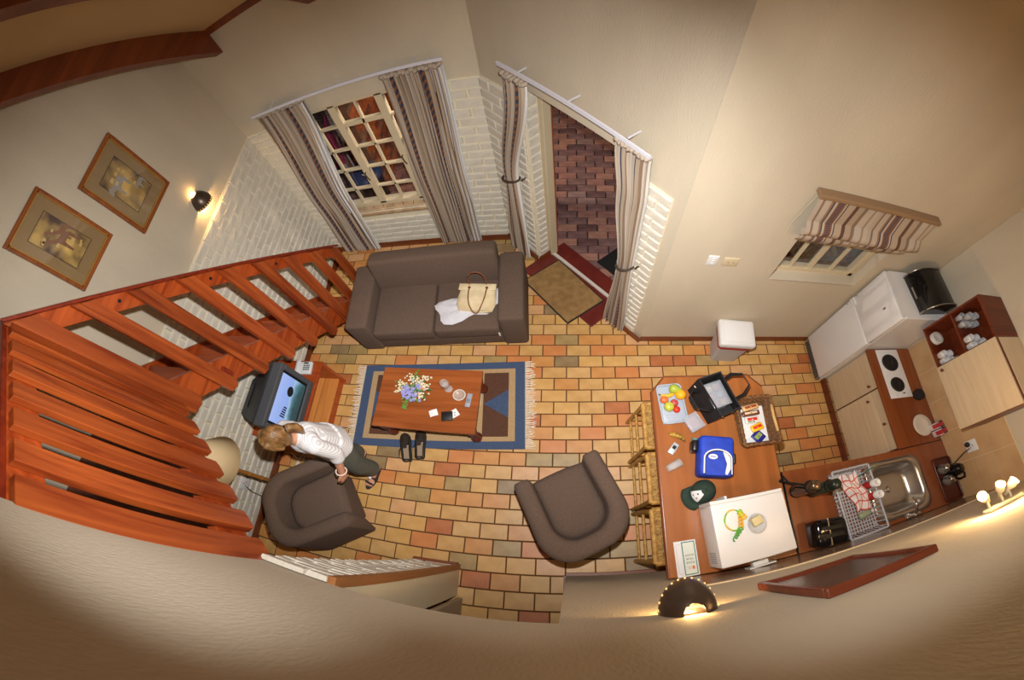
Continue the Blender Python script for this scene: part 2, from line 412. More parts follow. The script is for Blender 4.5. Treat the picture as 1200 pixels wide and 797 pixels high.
def brickwall(wall, origin, ang, length, z1, holes=(), z0=0.07, limit=300, off=0.0):
    # local x along the wall, -y towards the room
    T = Matrix.Translation(origin) @ Matrix.Rotation(ang, 4, 'Z'); inv = wall.matrix_basis.inverted()
    base = B(); out = []
    row = 0; z = z0
    while z < z1 - 0.03:
        segs = [(0.0, length)]
        for (a, b_, c, d) in holes:
            if c < z + BH / 2 < d:
                ns = []
                for s in segs:
                    if b_ <= s[0] or a >= s[1]: ns.append(s); continue
                    if a > s[0]: ns.append((s[0], a))
                    if b_ < s[1]: ns.append((b_, s[1]))
                segs = ns
        for (a, b_) in segs:
            x = a - (BL / 2 if (row % 2) else 0)
            while x < b_:
                l0, l1 = max(x, a), min(x + BL, b_); x += BL
                if l1 - l0 < 0.04: continue
                out.append(((l0 + l1) / 2, z + BH / 2, l1 - l0 - 0.012))
        row += 1; z += BH
    for (a, zz, l) in out:
        p = T @ Vector((a, -0.008, zz))
        out[out.index((a, zz, l))] = (1 / ((p - CAM).length ** 2), a, zz, l)
    out.sort(reverse=True)
    restb = B()
    for k, (sc_, a, zz, l) in enumerate(out):
        me = brickmesh(round(l / 0.02) * 0.02 if l < 0.2 else 0.223)
        M = inv @ T @ Matrix.Translation((a, -0.008, zz))
        if k < limit:
            o = link('brick', me, wall); o.matrix_basis = M
        else:
            restb.add([v.co for v in me.vertices], [tuple(p.vertices) for p in me.polygons], 0, False, M)
    if restb.v:
        o = ob('bricks_rest', restb, brickw, wall); o['kind'] = 'stuff'
    return T
def mortarbed(name, wall, origin, ang, rects):
    b = B()
    for (a, c, z0, z1) in rects: b.b2((a, -0.008, z0), (c, 0.01, z1))
    o = ob(name, b, mortar, wall); T = Matrix.Translation(origin) @ Matrix.Rotation(ang, 4, 'Z')
    o.matrix_basis = wall.matrix_basis.inverted() @ T
# left wall: from y=-2.80 to Y1
oL = (XL, -2.80, 0); LL = Y1 + 2.80
mortarbed('mortar', wall_left, oL, pi / 2, [(0, LL, 0, ZB)])
brickwall(wall_left, oL, pi / 2, LL, ZB)
oB = (XL, Y1, 0); LB = DA.x - XL
hole = (WX0 - XL - 0.02, WX1 - XL + 0.02, WZ0 - 0.1, 3)
mortarbed('mortar', wall_back, oB, 0, [(0, hole[0], 0, ZB), (hole[1], LB, 0, ZB), (hole[0], hole[1], 0, WZ0 - 0.07)])
brickwall(wall_back, oB, 0, LB, ZB, [hole])
oD = (DA.x, DA.y, 0)
mortarbed('mortar', wall_diag, oD, DANG, [(0, S0, 0, ZB), (S1, DLEN - 0.09, 0, ZB)])
brickwall(wall_diag, oD, DANG, DLEN - 0.09, ZB, [(S0, S1, 0, 3)])
# brick reveal at the left of the door
rv = dpt(S0, 0, 0)
mortarbed('mortar', wall_diag, (rv.x, rv.y, 0), DANG + pi / 2, [(0.0, 0.12, 0, ZB + 0.05)])
brickwall(wall_diag, (rv.x, rv.y, 0), DANG + pi / 2, 0.12, ZB + 0.05)
# brick pier beside the passage doorway
mortarbed('mortar', wall_front, (XP1 - 0.01, Y0, 0), pi, [(0, XP1 - XP0 - 0.02, 0, ZLIN - 0.02)])
brickwall(wall_front, (XP1 - 0.01, Y0, 0), pi, XP1 - XP0 - 0.02, ZLIN - 0.03)

# ---- baseboards
def skb(name, p0, p1, h=0.07, t=0.018, m=skirt):
    p0, p1 = Vector(p0), Vector(p1); L = (p1 - p0).length; a = math.atan2((p1 - p0).y, (p1 - p0).x)
    b = B(); b.b2((0, -t, 0), (L, 0.0, h)); b.b2((0, -t * 0.6, h), (L, 0.0, h + 0.008))
    return struct(name, b, m, (p0.x, p0.y, 0), a)
e = 0.022
skb('baseboard_left', (XL + e, -2.8, 0), (XL + e, Y1, 0))
skb('baseboard_back', (XL, Y1 - e, 0), (DA.x, Y1 - e, 0))
q0, q1 = dpt(-0.02, e), dpt(S0, e); skb('baseboard_diagonal', (q0.x, q0.y, 0), (q1.x, q1.y, 0))
q0, q1 = dpt(S1, e), dpt(DLEN + 0.012, e); skb('baseboard_door', (q0.x, q0.y, 0), (q1.x, q1.y, 0))
q0, q1 = dpt(S0 + 0.02, 0.02), dpt(S0 + 0.02, -0.13); skb('baseboard_reveal', (q0.x, q0.y, 0), (q1.x, q1.y, 0))
skb('baseboard_kitchen', (DB.x - 0.004, Y2, 0), (2.5, Y2, 0))
skb('baseboard_front', (1.5, Y0, 0), (XJ, Y0, 0)); skb('baseboard_jamb', (XJ, Y0, 0), (XJ, Y0 - 0.6, 0)); skb('baseboard_pier', (XP1, Y0 + e, 0), (XP0, Y0 + e, 0))
skb('baseboard_alcove', (XP0, -2.82, 0), (XL, -2.82, 0))

# ---- passage door inside the doorway (opened into the passage)
b = B(); b.b2((XP1, Y0 - ft, 0), (XP1 + 0.012, Y0 - 0.0, ZLIN)); struct('trim_2', b, cream)
b = B(); b.b2((XP1 - 0.02, Y0 - 0.01, 0), (XP1 + 0.016, Y0 + 0.028, ZLIN)); struct('trim_3', b, wood('door_frame_wood', (150, 96, 52), (166, 110, 62), 0.5, 'z'))
dr = link('door_2', None, None, (XP1 + 0.02, Y0 - ft + 0.01, 0)); dr['kind'] = 'structure'
b = B(); b.b2((0.0, -0.75, 0.02), (0.04, -0.02, ZLIN - 0.03)); bev(ob('door_leaf', b, mat('door_paint', (166, 150, 124), 0.5), dr), 0.004)
b = B(); b.cyl((0.04, -0.68, 1.0), (0.09, -0.68, 1.0), 0.01); b.cyl((0.085, -0.69, 1.0), (0.085, -0.58, 1.0), 0.008); ob('door_handle', b, steel, dr)


# ---- kitchen splashback tiles
sp = mat('splash_tile', (206, 172, 128), 0.35, rgb2=(190, 152, 108), scale=3)
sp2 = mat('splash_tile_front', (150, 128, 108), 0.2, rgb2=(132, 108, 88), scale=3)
sgrout = mat('splash_grout', (222, 204, 168), 0.8)
def tile_field(wall, make, nu, nv, su, sv, bed, m, joint=0.004):
    b = B(); bed(b); ob('tile_grout', b, sgrout, wall)
    for i in range(nu):
        for j in range(nv):
            b = B(); make(b, i * su + joint / 2, (i + 1) * su - joint / 2, j * sv + joint / 2, (j + 1) * sv - joint / 2); ob('wall_tile', b, m, wall)
tile_field(wall_right, lambda b, u0, u1, v0, v1: b.b2((XR - 0.008, Y0 + u0, 0.9 + v0), (XR, Y0 + u1, 0.9 + v1)), 5, 3, 0.325, 0.253, lambda b: b.b2((XR - 0.005, Y0, 0.9), (XR, -0.74, 1.66)), sp)
tile_field(wall_front, lambda b, u0, u1, v0, v1: b.b2((0.62 + u0, Y0, 0.9 + v0), (0.62 + u1, Y0 + 0.008, 0.9 + v1)), 10, 2, 0.246, 0.25, lambda b: b.b2((0.62, Y0, 0.9), (XR, Y0 + 0.005, 1.404)), sp2)

# ================================================================== WINDOWS, DOOR, OUTSIDE
cream_f = mat('window_frame_cream', (206, 190, 158), 0.5)
# living room window
win = link('window_1', None, None, (0, Y1 + 0.07, 0)); win['kind'] = 'structure'
ms = [WX0, -1.865, -1.435, WX1]
b = B(); t = 0.03
b.b2((WX0, -t, WZ0 + 0.03), (WX1, t, WZ0 + 0.08)); b.b2((WX0, -t, WZ1 - 0.05), (WX1, t, WZ1)); b.b2((WX0, -t, WZ0), (WX0 + 0.05, t, WZ1)); b.b2((WX1 - 0.05, -t, WZ0), (WX1, t, WZ1))
bev(ob('window_frame', b, cream_f, win), 0.004)
for x in ms[1:3]:
    b = B(); b.b2((x - 0.035, -t, WZ0 + 0.05), (x + 0.035, t, WZ1 - 0.03)); bev(ob('mullion', b, cream_f, win), 0.004)
zr = [0.70, 0.935, 1.20, 1.455, 1.715, 1.93]
for c in range(3):
    a0, a1 = ms[c] + (0.035 if c else 0.05), ms[c + 1] - (0.035 if c < 2 else 0.05); mid = (a0 + a1) / 2
    b = B(); b.b2((mid - 0.01, -0.018, 0.7), (mid + 0.01, 0.018, 1.93)); ob('glazing_bar', b, cream_f, win)
    for k in range(1, 5):
        hh = 0.022 if k == 4 and c == 1 else 0.010
        b = B(); b.b2((a0, -0.018, zr[k] - hh), (a1, 0.018, zr[k] + hh)); ob('glazing_bar', b, cream_f, win)
    for k in range(5):
        for (u0, u1) in ((a0, mid), (mid, a1)):
            b = B(); b.b2((u0, -0.002, zr[k]), (u1, 0.002, zr[k + 1])); ob('pane', b, pane_m, win)
for x, z in ((-1.88, 1.15), (-1.45, 1.28)):
    b = B(); b.cyl((x, -0.03, z), (x, -0.06, z), 0.008, n=8); b.tube([(x, -0.055, z), (x + 0.01, -0.06, z - 0.05), (x + 0.02, -0.055, z - 0.09)], 0.006, 6); ob('latch', b, mat('bronze_latch', (96, 78, 52), 0.4, 0.7), win)
silltile = mat('sill_brick', (176, 150, 116), 0.6, rgb2=(160, 130, 98), scale=12)
b = B(); b.b2((WX0, -0.09, WZ0 - 0.09), (WX1, -0.015, WZ0 - 0.012)); ob('window_sill', b, mortar, win)
n = 12
for k in range(n):
    x0 = WX0 + (WX1 - WX0) * k / n; x1 = WX0 + (WX1 - WX0) * (k + 1) / n - 0.006
    b = B(); b.add([(x0, -0.105, WZ0 - 0.06), (x1, -0.105, WZ0 - 0.06), (x1, 0.0, WZ0 + 0.035), (x0, 0.0, WZ0 + 0.035), (x0, -0.105, WZ0 - 0.03), (x1, -0.105, WZ0 - 0.03), (x1, 0.0, WZ0 + 0.05), (x0, 0.0, WZ0 + 0.05)],
          [(0, 3, 2, 1), (4, 5, 6, 7), (0, 1, 5, 4), (1, 2, 6, 5), (2, 3, 7, 6), (3, 0, 4, 7)]); ob('sill_brick', b, silltile, win)
# kitchen window
kw = link('window_2', None, None, (0, Y2 + 0.13, 0)); kw['kind'] = 'structure'
b = B(); b.b2((KX0, -0.02, KZ0), (KX1, 0.02, KZ0 + 0.05)); b.b2((KX0, -0.02, KZ1 - 0.05), (KX1, 0.02, KZ1)); b.b2((KX0, -0.02, KZ0), (KX0 + 0.045, 0.02, KZ1)); b.b2((KX1 - 0.045, -0.02, KZ0), (KX1, 0.02, KZ1))
bev(ob('window_frame', b, cream_f, kw), 0.004)
kxs = [KX0 + 0.045, 1.75, 1.93, 2.135, KX1 - 0.045]; kzs = [KZ0 + 0.05, 1.62, KZ1 - 0.05]
for i, x in enumerate(kxs[1:4]):
    b = B(); h = 0.02 if i == 1 else 0.01; b.b2((x - h, -0.015, KZ0 + 0.04), (x + h, 0.015, KZ1 - 0.04)); ob('glazing_bar', b, cream_f, kw)
b = B(); b.b2((KX0 + 0.03, -0.015, 1.61), (KX1 - 0.03, 0.015, 1.635)); ob('glazing_bar', b, cream_f, kw)
for i in range(4):
    for j in range(2):
        b = B(); b.b2((kxs[i], -0.002, kzs[j]), (kxs[i + 1], 0.002, kzs[j + 1])); ob('pane', b, pane_m, kw)
b = B(); b.b2((KX0, -0.13, KZ0 - 0.012), (KX1, 0.0, KZ0 + 0.004)); ob('window_sill', b, plaster, kw)

# garden door frame and threshold, in the diagonal wall
dr = link('door_1', None, None, (DA.x, DA.y, 0), (0, 0, DANG)); dr['kind'] = 'structure'
b = B(); b.b2((S0, 0.12, 0), (S0 + 0.06, 0.2, DZ)); b.b2((S1 - 0.06, 0.12, 0), (S1, 0.2, DZ)); b.b2((S0, 0.12, DZ - 0.06), (S1, 0.2, DZ)); bev(ob('door_frame', b, cream_f, dr), 0.005)
redp = mat('red_polish', (112, 42, 34), 0.35, rgb2=(96, 34, 28), scale=6)
b = B(); b.b2((S0 - 0.0, -0.24, 0.0), (S1 + 0.0, 0.13, 0.02)); b.b2((S0, 0.165, 0.0), (S1, 0.34, 0.02)); bev(ob('threshold', b, redp, dr), 0.004)
b = B(); b.b2((S0 + 0.02, 0.13, 0.0), (S1 - 0.02, 0.165, 0.035)); ob('threshold_strip', b, mat('threshold_white', (206, 196, 184), 0.5), dr)
# the door leaf, swung right out to the garden side
b = B(); b.b2((0.0, -0.02, 0.03), (0.80, 0.025, DZ - 0.03)); o = bev(ob('door_leaf', b, wood('stained_door', (150, 72, 34), (170, 90, 46), 0.4, 'z'), dr), 0.004)
o.location = (S0 + 0.03, 0.21, 0); o.rotation_euler = (0, 0, math.atan2(1, -0.10) - DANG)

# ---- paving outside
pavers = [mat('paver_%d' % i, a, 0.8, rgb2=c, scale=9, bump=0.4, bscale=40, detail=5) for i, (a, c) in enumerate([((158, 112, 98), (138, 92, 82)), ((134, 96, 90), (110, 78, 76)), ((172, 124, 104), (152, 106, 90)), ((108, 78, 76), (134, 98, 90)), ((148, 116, 106), (126, 96, 90)), ((86, 60, 58), (110, 74, 70))])]
pb = B(); pb.b2((-4.4, Y2 + TH - 0.02, -0.14), (3.4, 6.0, -0.045)); patio = struct('patio', pb, mat('patio_joint', (52, 38, 34), 0.9))
pl, pw = 0.225, 0.112
pm = []
for m in pavers:
    b = B(); tilebox(b, 0, 0, pl - 0.012, pw - 0.012, -0.05, 0.0, 0.006); pm.append(b.mesh('paver', m))
cand = []
for r in range(0, 46):
    y = 0.2 + (r + 0.5) * pw
    for i in range(-20, 16):
        x = (i + (0.5 if r % 2 else 0)) * pl
        v = Vector((x, y)) - DA
        if y < Y1 + TH + 0.03 and x < DA.x + 0.02: continue
        if DA.x - 0.2 < x < DB.x + 0.3 and v.dot(DN) > -TH - 0.02 and y < Y1 + 0.4: continue
        if x > DB.x and y < Y2 + TH + 0.05: continue
        p = proj((x, y, -0.02))
        seen = (632 < p[0] < 725 and 112 < p[1] < 345) or (345 < p[0] < 500 and 105 < p[1] < 245)
        cand.append((seen, 1 / (Vector((x, y, 0)) - CAM).length, x, y))
cand.sort(key=lambda t: (-t[0], -t[1]))
pr_ = B()
for k, (seen, d_, x, y) in enumerate(cand):
    near = math.exp(-((x - 0.35) ** 2 + (y - 1.9) ** 2) / 0.5)
    c = random.choices(range(6), [5, 3, 4, 2 + 5 * near, 2, 0.7 + 6 * near])[0]
    if k < 300: link('paver', pm[c], patio, (x, y, -0.012 + random.uniform(-0.002, 0.002)))
    else: tilebox(pr_, x, y, pl - 0.012, pw - 0.012, -0.06, -0.012, 0.006, c)
o = ob('pavers_rest', pr_, pavers, patio); o['kind'] = 'stuff'

# orange brick garden wall seen through the window
gw = B(); gwl = 2.6; gw.b2((-0.105, 0, -0.05), (0.105, gwl, 1.25)); gwall = struct('wall_garden', gw, mat('garden_mortar', (120, 84, 60), 0.9), (-2.38, 2.25, 0))
gbm = [mat('garden_brick_%d' % i, a, 0.8, rgb2=c, scale=10, bump=0.5, bscale=40) for i, (a, c) in enumerate([((176, 92, 46), (150, 74, 38)), ((196, 110, 58), (168, 88, 44)), ((140, 78, 56), (112, 62, 48)), ((120, 90, 76), (150, 104, 76))])]
gme = []
for m in gbm:
    b = B(); b.b2((-0.0, -0.108, -0.035), (0.012, 0.108, 0.035)); gme.append(b.mesh('brick', m))
for r in range(15):
    for i in range(11):
        y = i * 0.23 + (0.115 if r % 2 else 0) + 0.115
        if y + 0.1 > gwl: continue
        o = link('brick', random.choice(gme), gwall, (0.105, y, r * 0.083 + 0.0))
# dustbin outside
t = thing('dustbin', 'dark blue plastic dustbin with lid standing outside the window', 'bin', (-2.32, 1.98, -0.012))
navy = mat('navy_plastic', (40, 58, 92), 0.4)
b = B(); b.lathe([(0.16, 0), (0.17, 0.02), (0.20, 0.52), (0.205, 0.54)], 24); ob('bin_body', b, mat('bin_dark', (28, 32, 40), 0.5), t)
b = B(); b.lathe([(0.225, 0.53), (0.228, 0.56), (0.20, 0.60), (0.10, 0.625), (0.001, 0.63)], 24); ob('bin_lid', b, navy, t)
b = B(); b.tube([(-0.06, 0, 0.62), (-0.05, 0, 0.66), (0.05, 0, 0.66), (0.06, 0, 0.62)], 0.012, 8); ob('lid_handle', b, blackm, t)
b = B(); b.prism([(0.02, -0.09), (0.06, -0.12), (0.10, -0.06), (0.09, -0.05), (0.06, -0.10), (0.03, -0.08)], 0.628, 0.632); ob('lid_mark', b, white, t)
# magenta garden cushion / folded chair beyond the left curtain
t = thing('garden_chair', 'magenta folding garden chair behind the left curtain of the window', 'chair', (-3.02, 2.6, -0.012), 0.3)
mag = mat('magenta_canvas', (190, 30, 96), 0.7)
b = B(); b.rbox((0, 0, 0.42), (0.44, 0.42, 0.04), 0.02, 2); ob('seat', b, mag, t)
b = B(); b.rbox((0.20, 0, 0.72), (0.04, 0.42, 0.5), 0.02, 2); ob('backrest', b, mag, t)
for sx in (-1, 1):
    for sy in (-1, 1):
        b = B(); b.cyl((0.19 * sx, 0.19 * sy, 0), (0.19 * sx, 0.19 * sy, 0.42), 0.012, n=8); ob('leg', b, white, t)
# shrubs in the dark garden
def shrub(name, label, loc, rx, rz, n, cols, seed):
    rr = random.Random(seed); t = thing(name, label, 'shrub', loc)
    b = B()
    for k in range(n):
        a = rr.uniform(0, 2 * pi); u = rr.uniform(-1, 1); q = rr.uniform(0.55, 1) ** 0.5
        p = Vector((rx * q * cos(a) * math.sqrt(1 - u * u), rx * q * sin(a) * math.sqrt(1 - u * u), rz + rz * q * u * 0.95))
        M = Matrix.Translation(p) @ Matrix.Rotation(rr.uniform(0, 6), 4, 'Z') @ Matrix.Rotation(rr.uniform(0.2, 1.4), 4, 'X')
        s = rr.uniform(0.05, 0.11)
        b.add([(-0.3 * s, 0, 0), (0, -s * 0.6, 0.01), (0.3 * s, 0, 0), (0, s, -0.01)], [(0, 1, 2, 3)], rr.randrange(len(cols)), False, M)
    o = ob('foliage', b, cols, t); o['kind'] = 'stuff'
    b = B(); b.cyl((0, 0, 0), (0, 0, rz), 0.03, 0.015, 8); ob('stem', b, mat('bark', (80, 60, 40), 0.9), t)
lf = [mat('leaf_green', (52, 62, 36), 0.6), mat('leaf_brown', (110, 78, 40), 0.6), mat('leaf_rust', (132, 72, 44), 0.6)]
shrub('garden_shrub', 'brown and green shrub outside the small kitchen window', (2.15, 0.75, -0.012), 0.55, 0.85, 900, lf, 3)
shrub('garden_shrub', 'dark green shrub at the far edge of the paving beyond the door', (-0.25, 4.0, -0.012), 0.5, 0.35, 500, lf[:2], 4)
# lantern added out of view to brighten the paving and garden wall
pl0 = dpt(0.05, -0.24, 2.35)
pt0 = thing('added_lantern', 'small added lantern, out of view on the outer wall, to light the paving', 'lantern', (pl0.x, pl0.y + 0.06, pl0.z))
b = B(); b.lathe([(0.0, 0), (0.05, 0.0), (0.06, 0.10), (0.02, 0.14), (0.0, 0.15)], 12); ob('added_lantern_glass', b, emit('added_lantern_glow', (255, 220, 170), 2.0), pt0)
b = B(); b.b2((-0.02, -0.10, 0.05), (0.02, 0.0, 0.08)); ob('added_lantern_arm', b, blackm, pt0)
light('added_patio_light', 'POINT', (pl0.x - 0.15, pl0.y + 0.45, pl0.z - 0.1), 90, (1.0, 0.86, 0.72), 0.06)  # added fill light for the paving and the garden wall
# outdoor mat and indoor mat
b = B(); b.rbox((0, 0, 0.009), (0.62, 0.42, 0.018), 0.008, 2); one('outdoor_mat', b, mat('black_rubber', (24, 22, 20), 0.95, var=0.4, scale=60, bump=0.4), 'black rubber mat on the paving outside the open door', 'doormat', dpt(1.22, -0.62, -0.010), DANG)
mt = thing('door_mat', 'beige coir doormat with dark edge inside the open garden door', 'doormat', (-0.037, 0.420, 0.0205), DANG + R_(-4))
b = B(); b.b2((-0.365, -0.235, 0.0), (0.365, 0.235, 0.008)); ob('mat_edging', b, mat('mat_edge', (38, 32, 26), 0.9), mt)
b = B(); b.b2((-0.350, -0.222, 0.006), (0.350, 0.222, 0.014)); ob('mat_pile', b, mat('coir', (160, 124, 76), 0.95, rgb2=(138, 104, 60), scale=14, bump=0.6, bscale=300), mt)

# ================================================================== CURTAINS
def curtain_mat():
    m = bpy.data.materials.new('striped_curtain'); m.use_nodes = True; nt = m.node_tree; p = nt.nodes['Principled BSDF']
    p.inputs['Roughness'].default_value = 0.9
    uv = nt.nodes.new('ShaderNodeUVMap'); sx = nt.nodes.new('ShaderNodeSeparateXYZ'); nt.links.new(uv.outputs[0], sx.inputs[0])
    fr = nt.nodes.new('ShaderNodeMath'); fr.operation = 'FRACT'; mu = nt.nodes.new('ShaderNodeMath'); mu.operation = 'MULTIPLY'; mu.inputs[1].default_value = 2.0
    nt.links.new(sx.outputs[0], mu.inputs[0]); nt.links.new(mu.outputs[0], fr.inputs[0])
    r = nt.nodes.new('ShaderNodeValToRGB'); cr = r.color_ramp; cr.interpolation = 'CONSTANT'
    st = [(0, (176, 160, 142)), (0.07, (128, 104, 84)), (0.10, (180, 164, 146)), (0.19, (146, 112, 82)), (0.22, (66, 68, 82)), (0.245, (184, 168, 148)), (0.28, (138, 92, 60)),
          (0.40, (186, 170, 150)), (0.425, (66, 68, 82)), (0.445, (176, 156, 134)), (0.56, (96, 68, 52)), (0.62, (172, 152, 130)), (0.72, (132, 110, 90)), (0.78, (186, 172, 156)), (0.90, (150, 128, 106)), (0.93, (184, 170, 152))]
    while len(cr.elements) < len(st): cr.elements.new(0.5)
    for e_, (pos, c) in zip(cr.elements, st): e_.position = pos; e_.color = lin(c)
    nt.links.new(fr.outputs[0], r.inputs[0])
    # geometric band of blue motifs inside the rust stripe
    mv = nt.nodes.new('ShaderNodeMath'); mv.operation = 'MULTIPLY'; mv.inputs[1].default_value = 34.0; nt.links.new(sx.outputs[1], mv.inputs[0])
    fv = nt.nodes.new('ShaderNodeMath'); fv.operation = 'FRACT'; nt.links.new(mv.outputs[0], fv.inputs[0])
    g1 = nt.nodes.new('ShaderNodeMath'); g1.operation = 'GREATER_THAN'; g1.inputs[1].default_value = 0.45; nt.links.new(fv.outputs[0], g1.inputs[0])
    g2 = nt.nodes.new('ShaderNodeMath'); g2.operation = 'COMPARE'; g2.inputs[1].default_value = 0.34; g2.inputs[2].default_value = 0.042; nt.links.new(fr.outputs[0], g2.inputs[0])
    an = nt.nodes.new('ShaderNodeMath'); an.operation = 'MULTIPLY'; nt.links.new(g1.outputs[0], an.inputs[0]); nt.links.new(g2.outputs[0], an.inputs[1])
    mx = nt.nodes.new('ShaderNodeMix'); mx.data_type = 'RGBA'; nt.links.new(an.outputs[0], mx.inputs[0]); nt.links.new(r.outputs[0], mx.inputs[6]); mx.inputs[7].default_value = lin((58, 64, 84))
    nt.links.new(mx.outputs[2], p.inputs['Base Color'])
    n = nt.nodes.new('ShaderNodeTexNoise'); n.inputs['Scale'].default_value = 300; bp = nt.nodes.new('ShaderNodeBump'); bp.inputs['Strength'].default_value = 0.2; bp.inputs['Distance'].default_value = 0.005
    nt.links.new(n.outputs[0], bp.inputs['Height']); nt.links.new(bp.outputs[0], p.inputs['Normal'])
    return m
curt = curtain_mat()
lining = mat('white_lining', (226, 226, 226), 0.9)
def curtain(name, label, rows, frame, waves=7, seed=0, amp=0.028, tie=None):
    # rows: (z, a0, a1) from bottom to top; frame(a, off, z) -> world
    rr = random.Random(seed); NU, NV = 90, 40
    ph = [rr.uniform(0, 6) for _ in range(4)]
    t = thing(name, label, 'curtain', frame((rows[0][1] + rows[0][2]) / 2, 0.1, 0))
    def at(z):
        for (z0, a0, b0), (z1, a1, b1) in zip(rows, rows[1:]):
            if z <= z1 or (z1 == rows[-1][0]):
                k = max(0, min(1, (z - z0) / (z1 - z0))); k = k * k * (3 - 2 * k)
                return a0 + (a1 - a0) * k, b0 + (b1 - b0) * k
    def P(dy, shrink=0.0):
        G = []
        for i in range(NU + 1):
            u = i / NU; row = []
            for j in range(NV + 1):
                v = j / NV; z = rows[0][0] + (rows[-1][0] - rows[0][0]) * v
                a, b_ = at(z); w = b_ - a
                uu = u + 0.012 * sin(5 * v + ph[0] + 9 * u)
                off = 0.085 + dy + amp * (0.75 + 0.25 * v) * sin(2 * pi * waves * uu + ph[1] + 0.9 * sin(3 * v + ph[2])) + 0.010 * sin(2 * pi * waves * 2.3 * u + ph[3] + 2 * v)
                zz = z + (0.012 * sin(2 * pi * waves * u) if j == 0 else 0) 
                row.append(Vector(frame(a + w * (shrink + (1 - 2 * shrink) * u), off, zz)) - t.location)
            G.append(row)
        return G
    b = B(); b.grid(P(0.0)); ob('curtain_cloth', b, curt, t)
    b = B(); b.grid(P(-0.014, -0.012)); ob('curtain_lining', b, lining, t)
    # gathered heading
    b = B(); z = rows[-1][0]; a, b_ = rows[-1][1], rows[-1][2]; pts = []
    for k in range(60):
        u = k / 59; pts.append(Vector(frame(a + (b_ - a) * u, 0.085 + 0.02 * sin(2 * pi * waves * 1.6 * u), z + 0.004 + 0.008 * sin(40 * u))) - t.location)
    b.tube(pts, 0.016, 6); ob('curtain_heading', b, curt, t)
    if tie:
        z, = tie; a, b_ = at(z); c = (a + b_) / 2; b = B(); pts = []
        for k in range(24):
            g = 2 * pi * k / 24; pts.append(Vector(frame(c + (b_ - a) * 0.54 * cos(g), 0.085 + 0.055 * sin(g), z + 0.03 * cos(g))) - t.location)
        b.tube(pts, 0.011, 6, closed=True); ob('tie_back', b, mat('tie_dark', (66, 54, 44), 0.8), t)
        b = B(); p = Vector(frame(b_ + 0.02, 0.0, z + 0.02)) - t.location; b.tube([p, p + Vector((DN.x, DN.y, 0)) * 0.06], 0.008, 6); ob('tie_hook', b, mat('bronze_latch', (96, 78, 52), 0.4, 0.7), t)
    return t
fw = lambda a, off, z: (a, Y1 - off, z)
fd = lambda a, off, z: tuple(dpt(a, off, z))
curtain('curtain', 'striped brown curtain hanging left of the paned window', [(0.05, -2.60, -2.15), (0.9, -2.55, -2.13), (2.135, -2.43, -1.98)], fw, 10, 1)
curtain('curtain', 'striped brown curtain hanging right of the paned window', [(0.05, -1.37, -0.93), (0.9, -1.36, -0.90), (2.12, -1.30, -0.84)], fw, 10, 2)
curtain('curtain', 'striped curtain tied back at the left of the open garden door', [(0.04, 0.10, 0.40), (1.15, 0.21, 0.39), (2.15, 0.40, 0.63)], fd, 6, 3, 0.022, (1.15,))
curtain('curtain', 'striped curtain tied back at the right of the open garden door', [(0.04, 1.52, 1.75), (1.10, 1.575, 1.70), (1.8, 1.48, 1.69), (2.18, 1.42, 1.66)], fd, 6, 4, 0.022, (1.10,))
railm = mat('white_rail', (214, 214, 222), 0.4)
def rail(label, p0, p1, n, back):
    p0, p1 = Vector(p0), Vector(p1); t = thing('curtain_rail', label, 'curtain rail', p0); d = p1 - p0; u = d.normalized()
    b = B(); a = math.atan2(d.y, d.x); b.box(d / 2, (d.length, 0.016, 0.022), a); ob('rail', b, railm, t)
    for k in range(n):
        q = d * ((k + 0.35) / (n - 0.3)); b = B(); b.box(q + Vector(back) * 0.5 + Vector((0, 0, 0.006)), (0.008, Vector(back).length, 0.008), math.atan2(back[1], back[0]) - pi / 2); ob('bracket', b, railm, t)
rail('long white curtain rail above the paned window', (-2.49, Y1 - 0.1, 2.175), (-0.82, Y1 - 0.1, 2.165), 3, (0, 0.1, 0))
r0, r1 = dpt(0.38, 0.1, 2.19), dpt(1.68, 0.1, 2.25)
rail('white curtain rail above the open garden door', r0, r1, 3, tuple(-DN * 0.1) + (0,))
# roman blind over the kitchen window
t = thing('roman_blind', 'striped roman blind half raised over the kitchen window', 'blind', (1.95, Y2, 1.85))
b = B(); b.b2((-0.52, -0.075, 0.395), (0.50, 0.0, 0.43)); bev(ob('headrail', b, mat('blind_rail', (150, 120, 88), 0.6), t), 0.006)
b = B(); NU, NV = 40, 30; G = []
for i in range(NU + 1):
    u = i / NU; row = []
    for j in range(NV + 1):
        v = j / NV; z = 0.395 - 0.33 * v; off = 0.04 + 0.05 * v + (0.05 * sin(pi * min(1, max(0, (v - 0.6) / 0.4)))) + 0.012 * sin(7 * u + 3 * v)
        row.append((-0.50 + 0.98 * u, -off, z - 0.02 * sin(pi * u) * v))
    G.append(row)
b.grid(G); ob('blind_cloth', b, curt, t)
b = B(); G = []
for i in range(NU + 1):
    u = i / NU; row = []
    for j in range(13):
        v = j / 12; row.append((-0.48 + 0.92 * u, -0.055 - 0.03 * sin(pi * v) - 0.008 * sin(9 * u), 0.10 - 0.13 * v - 0.015 * sin(pi * u)))
    G.append(row)
b.grid(G); ob('blind_fold', b, curt, t)
b = B(); b.tube([(-0.5, -0.02, 0.39), (-0.54, -0.02, 0.1), (-0.53, -0.02, -0.03)], 0.003, 5); ob('blind_cord', b, cream, t)

